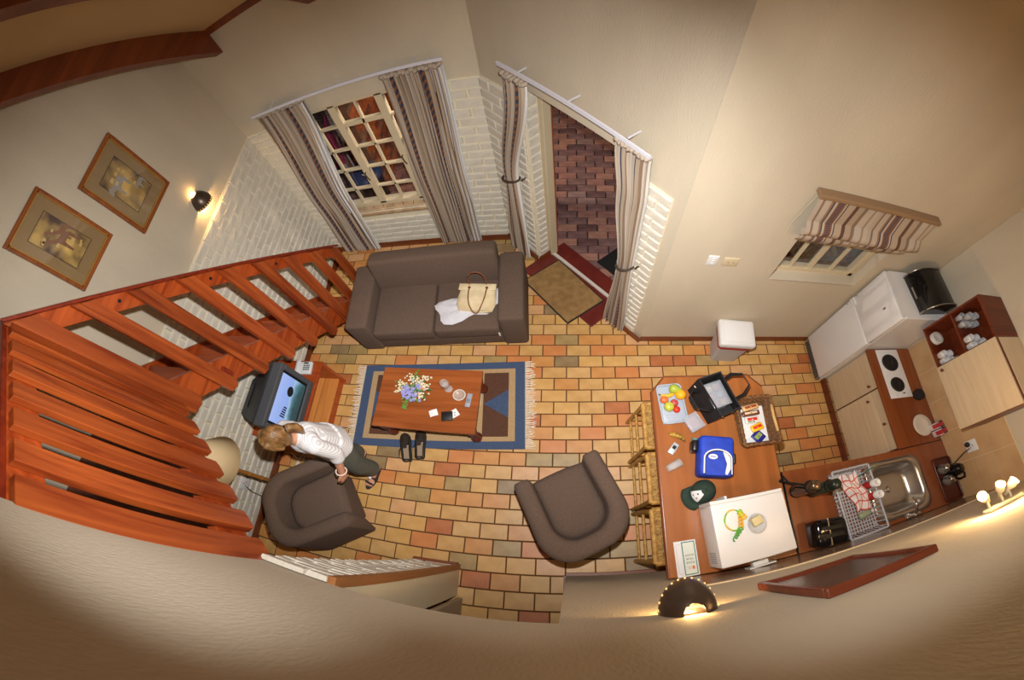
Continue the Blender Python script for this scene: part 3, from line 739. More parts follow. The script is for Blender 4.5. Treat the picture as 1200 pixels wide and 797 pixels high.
# ================================================================== STAIRS
XS = -2.10                                    # plane between balusters (room side) and rail boards
zbot = lambda y: 0.46 + 1.04 * (-0.2 - y)
ztop = lambda y: 1.06 + 1.09 * (0.37 - y)
LZ = 2.17                                     # landing level
st = thing('staircase', 'red pine staircase with slatted balustrade climbing the painted brick wall', 'staircase', (-2.4, 0.2, 0))
O = -st.location
def yz(name, prof, x0, x1, m, parent=st):
    b = B(); n = len(prof); vs = [(x0, a, z) for a, z in prof] + [(x1, a, z) for a, z in prof]
    b.add([Vector(v) + O for v in vs], [tuple(range(n)), tuple(range(2 * n - 1, n - 1, -1))] + [(i, n + i, n + (i + 1) % n, (i + 1) % n) for i in range(n)])
    return bev(ob(name, b, m, parent), 0.004)
pined = wood('red_pine_slope', (126, 46, 16), (174, 80, 32), 0.3, 'y')
yz('stringer', [(0.24, 0.0), (0.36, 0.0), (0.36, 0.18), (-1.72, zbot(-1.72) + 0.30), (-1.72, zbot(-1.72))], XS - 0.045, XS, pined)
yz('wall_stringer', [(0.24, 0.0), (0.36, 0.0), (0.36, 0.18), (-1.72, zbot(-1.72) + 0.30), (-1.72, zbot(-1.72))], XL + 0.03, XL + 0.06, pined)
for k in range(1, 11):
    z = LZ * k / 11.0; yc = 0.30 - (z - 0.10) / 1.04
    b = B(); b.b2((XL + 0.06, yc - 0.13, z - 0.035), (XS - 0.045, yc + 0.11, z)); b.v = [tuple(Vector(v) + O) for v in b.v]; bev(ob('tread', b, treadw, st), 0.006)
yz('handrail_board', [(0.41, ztop(0.41) - 0.16), (0.41, ztop(0.41) - 0.01), (-1.70, ztop(-1.70) - 0.01), (-1.70, ztop(-1.70) - 0.19)], XS - 0.04, XS, pined)
yz('handrail_cap', [(0.43, ztop(0.43) - 0.01), (0.43, ztop(0.43) + 0.022), (-1.70, ztop(-1.70) + 0.022), (-1.70, ztop(-1.70) - 0.01)], XS - 0.055, XS + 0.05, pinedark)
nb_ = 9
for k in range(nb_):
    y = 0.36 - (0.36 + 1.645) * k / (nb_ - 1); w = 0.10 if k < nb_ - 1 else 0.13
    zb = max(0.03, zbot(y) - 0.035); zt_ = ztop(y) - 0.02
    b = B(); h = w / 2
    vs = [(XS, y - h, zb), (XS, y + h * 0.2, zb - (0.03 if zb > 0.1 else 0)), (XS, y + h, zb), (XS, y + h, zt_ - h), (XS, y - h, zt_ + h)]
    n = 5; vs = vs + [(v[0] + 0.038, v[1], v[2]) for v in vs]
    b.add([Vector(v) + O for v in vs], [tuple(reversed(range(n))), tuple(range(n, 2 * n))] + [(i, (i + 1) % n, n + (i + 1) % n, n + i) for i in range(n)])
    bev(ob('baluster', b, pine, st), 0.004)
    if k % 2 == 0 and 0 < k < nb_ - 1:
        y2_ = y - 0.12
        b = B(); b.cyl(Vector((XS, y2_, ztop(y2_) - 0.09)) + O, Vector((XS + 0.005, y2_, ztop(y2_) - 0.09)) + O, 0.012, n=10); ob('bolt', b, blackm, st)
for y_ in (-0.55, -1.2):
    b = B(); c = Vector((XS - 0.0, y_ - 0.13, zbot(y_) + 0.26)) + O; b.box(c, (0.03, 0.06, 0.12)); bev(ob('tread_wedge', b, pinedark, st), 0.004)
# landing with diagonal balustrade up to the pier
LA, LB_ = Vector((XS, -1.70)), Vector((-1.165, -2.395)); LD = (LB_ - LA).normalized(); LNV = Vector((-LD.y, LD.x)); LNV = LNV if LNV.x > 0 else -LNV
ld = thing('landing', 'red pine stair landing with diagonal slatted balustrade reaching the near wall', 'landing', (-2.0, -2.3, LZ))
OL = -ld.location
b = B(); b.prism([(XL + 0.02, -2.8), (XP0 - 0.0, -2.8), (XP0 - 0.0, -2.42), (LA.x - 0.06, LA.y - 0.02), (XL + 0.02, LA.y - 0.02)], LZ - 0.045, LZ); b.v = [tuple(Vector(v) + OL) for v in b.v]; ob('landing_floor', b, wood('landing_boards', (108, 50, 24), (134, 66, 32), 0.4, 'y'), ld)
def diag(name, s0, s1, o0, o1, z0, z1, m, bevw=0.004):
    b = B(); P = lambda s, o: (LA + LD * s + LNV * o)
    q = [P(s0, o0), P(s1, o0), P(s1, o1), P(s0, o1)]
    b.prism([(p.x, p.y) for p in q], z0, z1); b.v = [tuple(Vector(v) + OL) for v in b.v]
    return bev(ob(name, b, m, ld), bevw)
LLEN = (LB_ - LA).length
pined2 = wood('red_pine_fascia', (122, 44, 16), (166, 74, 30), 0.3, 'y')
diag('fascia', -0.02, LLEN - 0.02, -0.045, 0.0, LZ - 0.11, LZ + 0.10, pined2)
diag('handrail_board', -0.02, LLEN - 0.02, -0.04, 0.0, 3.125, 3.275, pined2)
diag('handrail_cap', -0.03, LLEN - 0.02, -0.06, 0.0, 3.275, 3.30, pinedark)
NB2 = 7
for k in range(NB2):
    s = 0.07 + (LLEN - 0.13) * k / (NB2 - 1); w = 0.105 if k < NB2 - 1 else 0.125
    b = B(); z0, z1 = 2.035, 3.268; P = lambda q, o: (LA + LD * q + LNV * o)
    vs = []
    for o_ in (0.001, 0.039):
        for (q, z) in ((s - w / 2, z0 + 0.012), (s - w / 2 + 0.03, z0), (s + w / 2 - 0.008, z0), (s + w / 2, z0 + 0.008), (s + w / 2, z1), (s - w / 2, z1)):
            p = P(q, o_); vs.append(Vector((p.x, p.y, z)) + OL)
    n = 6; b.add(vs, [tuple(range(n)), tuple(range(2 * n - 1, n - 1, -1))] + [(i, n + i, n + (i + 1) % n, (i + 1) % n) for i in range(n)])
    bev(ob('baluster', b, pine, ld), 0.004)

# ================================================================== WALL LIGHTS AND PICTURES
bronze = mat('bronze_dome', (86, 72, 60), 0.35, 0.6)
bulbm = emit('warm_bulb', (255, 196, 90), 14)
def sconce(label, loc, rz, energy):
    # local +y away from the wall, open rim below, oval light slot on top near the wall
    t = thing('wall_sconce', label, 'wall lamp', loc, rz)
    b = B(); NP, NT = 72, 40; r = 0.105; G = {}; vs = []; fs = []
    for shell, rr in ((0, r), (1, r - 0.004)):
        for i in range(NP + 1):
            for j in range(NT + 1):
                a = pi * i / NP; g = pi / 2 * j / NT
                vs.append((rr * cos(a) * cos(g), rr * 1.05 * sin(a) * cos(g), rr * 1.25 * sin(g)))
    K = (NP + 1) * (NT + 1)
    for sh in range(2):
        for i in range(NP):
            for j in range(NT):
                # oval slot near the crown on the wall side
                a = pi * (i + 0.5) / NP; g = pi / 2 * (j + 0.5) / NT
                c = Vector((cos(a) * cos(g), sin(a) * cos(g), sin(g)))
                if (c.x / 0.40) ** 2 + (c.y / 0.34) ** 2 < 1: continue
                q = [sh * K + i * (NT + 1) + j, sh * K + (i + 1) * (NT + 1) + j, sh * K + (i + 1) * (NT + 1) + j + 1, sh * K + i * (NT + 1) + j + 1]
                fs.append(tuple(q) if sh == 0 else tuple(reversed(q)))
    for i in range(NP):
        fs.append((i * (NT + 1), K + i * (NT + 1), K + (i + 1) * (NT + 1), (i + 1) * (NT + 1)))
    b.add(vs, fs, 0, True); ob('dome', b, bronze, t)
    for k in range(13):
        a = pi * (k + 0.5) / 13; b = B(); b.ball((r * cos(a), r * 1.05 * sin(a), 0.012), 0.0045, 8); ob('light_hole', b, emit('light_hole_glow', (255, 206, 130), 0.9), t)
    b = B(); b.b2((-0.05, 0, -0.0), (0.05, 0.006, 0.10)); ob('back_plate', b, bronze, t)
    b = B(); b.ball((0, 0.045, 0.06), 0.02, 12, sc=(1, 1, 1.3)); ob('bulb', b, bulbm, t)
    M = Matrix.Translation(loc) @ Matrix.Rotation(rz, 4, 'Z')
    light('sconce_light', 'POINT', M @ Vector((0, 0.045, 0.015)), energy * 0.75, (1.0, 0.60, 0.22), 0.018)
    light('sconce_light', 'POINT', M @ Vector((0, 0.03, 0.115)), energy * 0.12, (1.0, 0.60, 0.22), 0.015)
sconce('dark bronze half dome wall lamp beside the two framed animal pictures', (XL, 0.22, 2.10), -pi / 2, 9)
sconce('dark bronze half dome wall lamp on the near wall above the leaflet', (0.445, Y0, 2.04), 0, 8)
# framed prints
framew = wood('frame_wood', (116, 62, 26), (150, 84, 36), 0.35, 'x')
gilt = mat('gilt_slip', (196, 150, 76), 0.35, 0.5)
def blob(b, cx, cz, pts, s, mi=0, y=0.0):
    b.add([(cx + s * p[0], y, cz + s * p[1]) for p in pts], [tuple(range(len(pts)))], mi)
def framed(label, loc, rot, w, h, mw, kind):
    # local x right along the picture, z up, -y out of the wall
    t = thing('framed_picture', label, 'picture', loc); t.rotation_euler = rot
    f = 0.03
    b = B()
    for (x0, x1, z0, z1) in ((-w / 2, w / 2, 0, f), (-w / 2, w / 2, h - f, h), (-w / 2, -w / 2 + f, f, h - f), (w / 2 - f, w / 2, f, h - f)): b.b2((x0, -0.03, z0), (x1, 0, z1))
    bev(ob('frame', b, framew if kind < 2 else mahog, t), 0.006)
    if kind < 2:
        b = B()
        for (x0, x1, z0, z1) in ((-w / 2 + f, w / 2 - f, f, f + 0.008), (-w / 2 + f, w / 2 - f, h - f - 0.008, h - f), (-w / 2 + f, -w / 2 + f + 0.008, f, h - f), (w / 2 - f - 0.008, w / 2 - f, f, h - f)): b.b2((x0, -0.024, z0), (x1, -0.01, z1))
        ob('gilt_slip', b, gilt, t)
        b = B(); b.b2((-w / 2 + f, -0.012, f), (w / 2 - f, 0, h - f)); ob('mount', b, mat('mount_card', (150, 124, 84), 0.9), t)
        pw_, ph_ = w - 2 * f - 2 * mw, h - 2 * f - 2 * mw; zc = h / 2
        b = B(); b.b2((-pw_ / 2, -0.0145, zc - ph_ / 2), (pw_ / 2, -0.012, zc + ph_ / 2))
        pm_ = mat('sepia_print_%d' % kind, (222, 186, 104), 0.6, rgb2=(70, 46, 44), scale=4.5 + kind, detail=2)
        o = ob('print', b, pm_, t)
        b = B()
        for (x0, x1, z0, z1) in ((-pw_ / 2, pw_ / 2, -ph_ / 2, -ph_ / 2 + 0.005), (-pw_ / 2, pw_ / 2, ph_ / 2 - 0.005, ph_ / 2), (-pw_ / 2, -pw_ / 2 + 0.005, -ph_ / 2, ph_ / 2), (pw_ / 2 - 0.005, pw_ / 2, -ph_ / 2, ph_ / 2)): b.b2((x0, -0.0152, zc + z0), (x1, -0.014, zc + z1))
        ob('key_line', b, mat('key_ink', (58, 34, 30), 0.7), o)
        dk, lt = (mat('print_dark_0', (156, 150, 142), 0.7) if kind == 0 else mat('print_dark_1', (132, 88, 62), 0.7)), mat('print_pale', (206, 178, 110), 0.7)
        b = B(); rr = random.Random(kind)
        horse = [(-0.45, 0.02), (-0.42, 0.14), (-0.30, 0.22), (-0.22, 0.14), (0.05, 0.18), (0.28, 0.16), (0.36, 0.02), (0.34, -0.30), (0.27, -0.30), (0.24, -0.06), (0.0, -0.08), (-0.06, -0.32), (-0.13, -0.32), (-0.14, -0.04), (-0.28, 0.02), (-0.38, -0.04)]
        gir = [(-0.42, 0.42), (-0.30, 0.46), (-0.24, 0.34), (-0.02, 0.08), (0.26, 0.04), (0.36, -0.12), (0.34, -0.44), (0.28, -0.44), (0.24, -0.14), (0.02, -0.14), (-0.02, -0.44), (-0.08, -0.44), (-0.10, -0.04), (-0.30, 0.26), (-0.42, 0.32)]
        for (dx, dz, s_) in (((-0.05, 0.05, 0.26), (0.09, -0.09, 0.15)) if kind == 0 else ((0.0, 0.0, 0.27), (0.06, 0.03, 0.22))): blob(b, dx, zc + dz, horse if kind == 0 else gir, s_, 0, -0.0155 - 0.0005 * dx)
        for k in range(7):
            x, z = rr.uniform(-pw_ * 0.36, pw_ * 0.36), zc + rr.uniform(-ph_ * 0.36, ph_ * 0.36); blob(b, x, z, [(-1, -0.6), (1, -0.4), (0.9, 0.6), (-0.8, 0.7)], rr.uniform(0.012, 0.025), 1, -0.0162)
        ob('print_animals', b, [dk, lt], o)
    else:
        b = B(); b.b2((-w / 2 + f, -0.01, f), (w / 2 - f, 0, h - f)); ob('print', b, mat('dark_print', (84, 46, 30), 0.6, rgb2=(44, 34, 34), scale=3), t)
    b = B(); b.b2((-w / 2 + f, -0.019, f), (w / 2 - f, -0.0175, h - f)); ob('glass', b, glass('picture_glass' if kind < 2 else 'picture_glass_dull', transp=0.96 if kind < 2 else 0.88, rough=0.03 if kind < 2 else 0.28), t)
    return t
framed('framed sepia horse print, nearer the wall lamp', (XL + 0.002, -0.13, 2.475), (0, 0, pi / 2), 0.545, 0.635, 0.098, 0)
framed('framed sepia giraffe print, hung higher beside the stair rail', (XL + 0.002, -0.835, 2.71), (0, 0, pi / 2), 0.525, 0.665, 0.098, 1)
framed('dark red framed picture hanging on the near wall above the toaster', (1.005, Y0, 1.90), (0, 0, pi), 0.475, 0.58, 0.1, 2)
# switches and sockets
def plate(name, label, loc, rz, w, h, m, kind):
    t = thing(name, label, 'switch' if 'switch' in name else 'socket', loc, rz)
    b = B(); b.rbox((0, -0.004, 0), (w, 0.012, h), 0.005, 2); ob('face_plate', b, m, t)
    if kind == 'switch':
        for k in (-1, 0, 1): b = B(); b.b2((-0.012, -0.016, k * 0.028 - 0.009), (0.012, -0.009, k * 0.028 + 0.009)); ob('rocker', b, m, t)
    elif kind == 'blank':
        for k in (-1, 1): b = B(); b.cyl((0.02 * k, -0.013, 0), (0.02 * k, -0.009, 0), 0.004, n=8); ob('screw', b, mat('screw', (120, 110, 90), 0.4, 0.5), t)
    else:
        for (x, z) in ((0, 0.016), (-0.016, -0.012), (0.016, -0.012)):
            b = B(); b.cyl((x, -0.0125, z), (x, -0.009, z), 0.005, n=10); ob('pin_hole', b, blackm, t)
        b = B(); b.b2((0.026, -0.014, 0.01), (0.04, -0.009, 0.03)); ob('rocker', b, m, t)
    return t
plate('light_switch', 'white light switch plate on the plaster wall above the cool box', (1.028, Y2, 1.425), 0, 0.078, 0.115, whitep, 'switch')
plate('blank_socket', 'cream blank wall plate right of the white light switch', (1.165, Y2, 1.42), 0, 0.115, 0.10, mat('cream_plate', (206, 190, 156), 0.5), 'blank')
plate('wall_socket', 'white wall socket on painted brick behind the floor lamp', (XL + 0.022, -2.045, 0.43), pi / 2, 0.115, 0.13, whitep, 'socket')
ks = plate('wall_socket', 'white wall socket on the kitchen tiles behind the kettle', (XR - 0.008, -1.925, 1.215), -pi / 2, 0.11, 0.13, whitep, 'socket')
b = B(); b.ball((-0.02, -0.03, -0.02), 0.026, 10); ob('plug', b, blackm, ks)

# ================================================================== SOFA
sf = thing('sofa', 'brown two seater sofa below the paned window', 'sofa', (-1.205, 0.10, 0), R_(3))
w2, yb0, yb1 = 0.835, -0.40, 0.42
b = B(); b.rbox((0, 0.0, 0.18), (1.30, 0.76, 0.24), 0.02, 2); ob('base', b, sofafab, sf)
for s in (-1, 1):
    b = B(); b.rbox((s * (w2 - 0.115), 0.0, 0.32), (0.23, 0.80, 0.54), 0.035, 3); ob('armrest', b, sofafab, sf)
    b = B(); b.rbox((s * 0.303, -0.085, 0.36), (0.60, 0.66, 0.17), 0.035, 3, puff=0.018); ob('seat_cushion', b, sofafab, sf)
b = B(); Mb = Matrix.Translation((0, 0.27, 0.55)) @ Matrix.Rotation(R_(-11), 4, 'X'); b.rbox((0, 0, 0), (1.225, 0.19, 0.52), 0.045, 3, M=Mb); ob('backrest', b, sofafab, sf)
b = B(); b.b2((0.585, -0.425, 0.30), (0.60, -0.418, 0.36)); ob('care_label', b, whitep, sf)
for sx in (-1, 1):
    for sy in (-1, 1): b = B(); b.b2((sx * 0.72 - 0.03, sy * 0.32 - 0.03, 0), (sx * 0.72 + 0.03, sy * 0.32 + 0.03, 0.06)); ob('foot', b, blackm, sf)
# tub armchairs
def armchair(label, loc, rz):
    t = thing('tub_armchair', label, 'armchair', loc, rz)
    # local +y is the front
    def path(k, off):
        # U shape: right arm front -> back -> left arm front
        wd_, dp = 0.33 - off, 0.32 - off
        pts = []
        rc = 0.24 - off * 0.6
        seq = [(wd_, 0.32)]
        for i in range(7): seq.append((wd_, 0.32 - (0.32 + dp - rc) * (i + 1) / 7))
        for i in range(1, 10):
            a = pi / 2 * i / 10; seq.append((wd_ - rc + rc * cos(a), -dp + rc - rc * sin(a)))
        seq.append((0, -dp))
        return seq + [(-x, y) for x, y in reversed(seq[:-1])]
    outer, inner = path(0, 0.0), path(0, 0.125); N = len(outer)
    def hgt(i): 
        u = abs(i / (N - 1) * 2 - 1); return 0.66 - 0.07 * u ** 2
    sec = []
    for i in range(N):
        o_, i_ = Vector(outer[i]), Vector(inner[i]); h = hgt(i); row = []
        row.append((o_.x, o_.y, 0.05)); row.append((o_.x, o_.y, h - 0.04))
        for k in range(1, 7):
            g = pi * k / 7; c = (o_ + i_) / 2; hw = (o_ - i_) / 2; p = c + hw * cos(g); row.append((p.x, p.y, h - 0.04 + 0.04 * sin(g)))
        row.append((i_.x, i_.y, h - 0.04)); row.append((i_.x * 0.96, i_.y * 0.96 + 0.01, 0.25)); sec.append(row)
    b = B(); b.grid(sec, uv=False); n = len(sec[0])
    # rounded front ends of the arms
    for e_, fl in ((0, False), (N - 1, True)):
        ring = [Vector(p) for p in sec[e_]]; c = sum(ring, Vector()) / n
        r2 = [Vector((c.x + (p.x - c.x) * 0.8, p.y + 0.02, c.z + (p.z - c.z) * 0.96)) for p in ring]
        vs = ring + r2; fs = [(i, i + 1, n + i + 1, n + i) for i in range(n - 1)]
        if fl: fs = [tuple(reversed(f)) for f in fs]
        f2 = tuple(range(n, 2 * n)); fs.append(f2 if not fl else tuple(reversed(f2))); b.add(vs, fs, 0, True)
    ob('back_and_arms', b, sofafab, t)
    b = B(); seat = [(x * 0.98, min(y, 0.31)) for x, y in inner]; seat = [(0.20, 0.325), (-0.20, 0.325)][:0] + seat
    b.prism(seat, 0.08, 0.40); bev(ob('seat_base', b, sofafab, t), 0.02, 3)
    cs = [(x * 0.975, y * 0.975 + 0.004) for x, y in inner]; cs = cs + [(cs[-1][0] + (cs[0][0] - cs[-1][0]) * k / 8, cs[0][1] + 0.012 * sin(pi * k / 8)) for k in range(1, 8)]
    b = B(); G = []; NR = 8
    for i in range(len(cs)):
        row = [(cs[i][0], cs[i][1], 0.36)]
        for k in range(NR + 1):
            u = k / NR; f_ = 1 - u; row.append((cs[i][0] * f_, (cs[i][1] - 0.03) * f_ + 0.03, 0.41 + 0.035 * math.sqrt(max(0, 1 - f_ ** 6))))
        G.append(row)
    b.grid(G, uv=False, closed=True); ob('seat_cushion', b, sofafab, t)
    for sx in (-1, 1):
        for sy in (-1, 1): b = B(); b.cyl((sx * 0.24, sy * 0.2, 0), (sx * 0.24, sy * 0.2, 0.06), 0.02, n=10); ob('foot', b, blackm, t)
    return t
armchair('brown tub armchair beside the wicker stools, facing the rug', (0.078, -1.895, 0), math.atan2(0.90, -0.43) - pi / 2)
armchair('brown tub armchair in front of the woman, under the stair landing', (-1.985, -2.085, 0), math.atan2(0.56, 0.83) - pi / 2)

# ================================================================== RUG AND COFFEE TABLE
rg = thing('rug', 'woven blue rug with beige band and brown centre under the coffee table', 'rug', (-1.165, -0.93, 0.001), R_(2.6))
def cloth(n, a, c, extra=0.2): return mat(n, a, 0.95, rgb2=c, scale=120, bump=0.5, bscale=220, detail=2)
rb, rc, rn = cloth('rug_blue', (74, 92, 122), (56, 72, 100)), cloth('rug_beige', (190, 160, 118), (168, 136, 96)), cloth('rug_brown', (96, 62, 44), (80, 50, 36))
b = B(); b.b2((-0.80, -0.45, 0), (0.80, 0.45, 0.008)); ob('rug_border', b, rb, rg)
b = B(); b.b2((-0.71, -0.375, 0.004), (0.71, 0.375, 0.0095)); ob('rug_band', b, rc, rg)
for s in (-1, 1):
    b = B(); b.b2((s * 0.65, -0.33, 0.005), (s * 0.42, 0.33, 0.011)); ob('brown_field', b, rn, rg)
    b = B(); b.prism([(s * 0.65, -0.145), (s * 0.65, 0.145), (s * 0.425, 0.0)][::s], 0.006, 0.0125); ob('blue_triangle', b, rb, rg)
b = B(); b.b2((-0.40, -0.02, 0.005), (0.40, 0.33, 0.0105)); ob('middle_field', b, cloth('rug_tan', (206, 182, 146), (186, 160, 122)), rg)
b = B(); rr = random.Random(5)
for s in (-1, 1):
    for k in range(95):
        y = -0.45 + 0.9 * (k + 0.5) / 95; l = rr.uniform(0.055, 0.10); dy = rr.uniform(-0.02, 0.02)
        b.tube([(s * 0.795, y, 0.005), (s * (0.80 + l * 0.5), y + dy * 0.3, 0.008), (s * (0.80 + l), y + dy, 0.003)], 0.0036, 4)
o = ob('fringe', b, mat('fringe_wool', (236, 222, 200), 0.95), rg); o['kind'] = 'stuff'

ct = thing('coffee_table', 'low red wood coffee table standing on the rug', 'table', (-1.143, -1.005, 0.0128), R_(-1.2))
for k in range(3):
    y0_ = -0.297 + 0.198 * k; b = B(); b.b2((-0.445, y0_, 0.375), (0.445, y0_ + 0.1975, 0.41)); bev(ob('top_plank', b, tablew, ct), 0.003)
b = B()
for (x0, x1, y0_, y1_) in ((-0.38, 0.38, -0.24, -0.215), (-0.38, 0.38, 0.215, 0.24), (-0.38, -0.355, -0.24, 0.24), (0.355, 0.38, -0.24, 0.24)): b.b2((x0, y0_, 0.28), (x1, y1_, 0.376))
ob('apron', b, tablew, ct)
for sx in (-1, 1):
    for sy in (-1, 1):
        b = B(); b.lathe([(0.03, 0), (0.045, 0.02), (0.05, 0.06), (0.035, 0.10), (0.028, 0.16), (0.036, 0.22), (0.046, 0.28), (0.046, 0.376)], 16, (sx * 0.385, sy * 0.245, 0)); ob('leg', b, mahog, ct)
CT = Matrix.Translation(ct.location) @ Matrix.Rotation(R_(-1.2), 4, 'Z'); TZ = 0.4235
# flowers in a bowl
fl = thing('flower_bowl', 'bowl of lilac and cream flowers on the coffee table', 'flowers', (-1.245, -0.945, TZ))
b = B(); b.lathe([(0.04, 0), (0.045, 0.005), (0.075, 0.05), (0.07, 0.05), (0.04, 0.012), (0.001, 0.012)], 18); ob('bowl', b, clear, fl)
rr = random.Random(11); fb_ = B()
def petals(b, c, s, mi, rr):
    for k in range(5):
        M = Matrix.Translation(c) @ Matrix.Rotation(2 * pi * k / 5 + rr.uniform(0, 1), 4, 'Z') @ Matrix.Rotation(rr.uniform(-0.5, 0.3), 4, 'X')
        b.add([(0, 0, 0), (-0.4 * s, 0.6 * s, 0.004), (0, s, 0), (0.4 * s, 0.6 * s, 0.004)], [(0, 1, 2, 3)], mi, False, M)
lil, crm, yel = mat('petal_lilac', (160, 158, 210), 0.7), mat('petal_cream', (232, 220, 186), 0.7), mat('petal_apricot', (220, 150, 80), 0.7)
gl = mat('leaf_fresh', (92, 140, 52), 0.6); gl2 = mat('leaf_deep', (60, 96, 44), 0.6)
clus = [(-0.045, -0.01, 'l'), (0.02, -0.03, 'l'), (0.06, 0.02, 'l'), (-0.02, -0.07, 'l'), (-0.06, -0.05, 'l'), (0.03, -0.08, 'l'), (0.02, 0.075, 'c'), (-0.10, 0.03, 'c'), (0.10, 0.03, 'c'), (0.11, 0.10, 'c'), (-0.11, -0.03, 'c'), (0.06, 0.06, 'c'), (0.085, -0.08, 'c'), (-0.03, 0.10, 'c'), (0.11, -0.0, 'c'), (0.075, -0.03, 'y')]
for (x, y, k) in clus:
    b = B(); n = 16 if k != 'y' else 4
    for i in range(n):
        c = Vector((x + rr.gauss(0, 0.020), y + rr.gauss(0, 0.020), 0.10 + rr.uniform(0, 0.05) - 0.25 * (x * x + y * y) * 4)); petals(b, c, 0.013 if k != 'c' else 0.010, 0, rr)
    o = ob('flower_head', b, {'l': lil, 'c': crm, 'y': yel}[k], fl); o['kind'] = 'stuff'
    b = B(); b.tube([(x * 0.3, y * 0.3, 0.02), (x * 0.7, y * 0.7, 0.07), (x, y, 0.10)], 0.0025, 5); ob('stem', b, gl, fl)
for k in range(34):
    a = rr.uniform(0, 2 * pi); d = rr.uniform(0.02, 0.13); s = rr.uniform(0.025, 0.045)
    M = Matrix.Translation((d * cos(a), d * sin(a), rr.uniform(0.06, 0.11))) @ Matrix.Rotation(a - pi / 2, 4, 'Z') @ Matrix.Rotation(rr.uniform(-0.6, 0.3), 4, 'X')
    b = B(); b.add([(0, -s, 0), (-0.35 * s, 0, 0.004), (0, s, -0.004), (0.35 * s, 0, 0.004)], [(0, 3, 2, 1)], 0, False, M); ob('leaf', b, gl if k % 2 else gl2, fl)
for (sx, sy, n) in ((0.0, 0.17, 5), (-0.07, -0.17, 7), (-0.16, 0.07, 3)):
    b = B(); b.tube([(sx * 0.2, sy * 0.2, 0.04), (sx * 0.7, sy * 0.7, 0.07), (sx, sy, 0.05)], 0.0025, 5)
    for k in range(n * 3):
        u = rr.uniform(0.6, 1.05); M = Matrix.Translation((sx * u + rr.gauss(0, 0.012), sy * u + rr.gauss(0, 0.012), 0.055)) @ Matrix.Rotation(rr.uniform(0, 6), 4, 'Z')
        b.add([(0, -0.016, 0), (-0.006, 0, 0.002), (0, 0.016, 0), (0.006, 0, 0.002)], [(0, 3, 2, 1)], 0, False, M)
    o = ob('sprig', b, gl, fl); o['kind'] = 'stuff'
# wine glass
g = thing('wine_glass', 'empty wine glass on the coffee table beside the flowers', 'glass', (-0.915, -0.945, TZ))
b = B(); b.lathe([(0.034, 0.0), (0.034, 0.002), (0.006, 0.006), (0.004, 0.06), (0.006, 0.08)], 18); ob('stem', b, clear, g)
b = B(); b.lathe([(0.006, 0.08), (0.028, 0.10), (0.037, 0.13), (0.033, 0.175), (0.031, 0.175), (0.034, 0.13), (0.024, 0.104)], 20); ob('glass_bowl', b, clear, g)
b = B(); b.lathe([(0.040, 0.0), (0.050, 0.004), (0.053, 0.018), (0.050, 0.018), (0.046, 0.006), (0.0, 0.004)], 28); one('glass_dish', b, frosted('dish_glass', (236, 232, 220), 0.22, 0.05), 'round clear glass dish on the coffee table next to the remote', 'dish', (-0.882, -0.948, TZ)); bpy.data.objects['glass_dish'].location = (-0.865, -0.965, TZ); b = B(); b.tube([(0.050 * cos(2 * pi * k / 28), 0.050 * sin(2 * pi * k / 28), 0.016) for k in range(28)], 0.0045, 6, closed=True); ob('dish_rim', b, frosted('dish_rim_glass', (240, 236, 226), 0.75, 0.05), bpy.data.objects['glass_dish']); g.location = (-0.965, -0.905, TZ)
rm = thing('remote_control', 'grey remote control lying on the coffee table near its right edge', 'remote control', (-0.782, -1.01, TZ), R_(-6))
b = B(); b.rbox((0, 0, 0.009), (0.045, 0.13, 0.018), 0.008, 2); ob('remote_body', b, mat('remote_grey', (150, 156, 168), 0.45), rm)
for k in range(9):
    b = B(); b.cyl((-0.011 + 0.011 * (k % 3), -0.02 + 0.013 * (k // 3), 0.017), (-0.011 + 0.011 * (k % 3), -0.02 + 0.013 * (k // 3), 0.02), 0.004, n=8); ob('button', b, mat('button_dark', (50, 54, 62), 0.5), rm)
wl_ = thing('wallet', 'black leather wallet with a card sticking out on the coffee table', 'wallet', (-0.945, -1.165, TZ), R_(8))
b = B(); b.rbox((0, 0, 0.010), (0.095, 0.085, 0.018), 0.007, 2); ob('wallet_cover', b, mat('black_leather', (18, 18, 18), 0.45, bump=0.2, bscale=200), wl_)
b = B(); b.box((0.062, 0.02, 0.009), (0.065, 0.07, 0.002), R_(28)); ob('card', b, white, wl_)
for k in range(2): b = B(); b.cyl((0.065, 0.005 + 0.022 * k, 0.010), (0.065, 0.005 + 0.022 * k, 0.0108), 0.005, n=8); ob('card_mark', b, blackm, wl_)
b = B(); P = [[(-0.035 + 0.035 * i, -0.03 + 0.06 * j, 0.003 + 0.006 * (i == 1)) for j in range(2)] for i in range(3)]; b.grid(P, smooth=False, uv=False); b.grid([[(x, y, z - 0.002) for x, y, z in r] for r in P][::-1], smooth=False, uv=False); one('folded_paper', b, white, 'small folded white paper on the coffee table beside the wallet', 'paper', (-1.065, -1.14, TZ), R_(22))
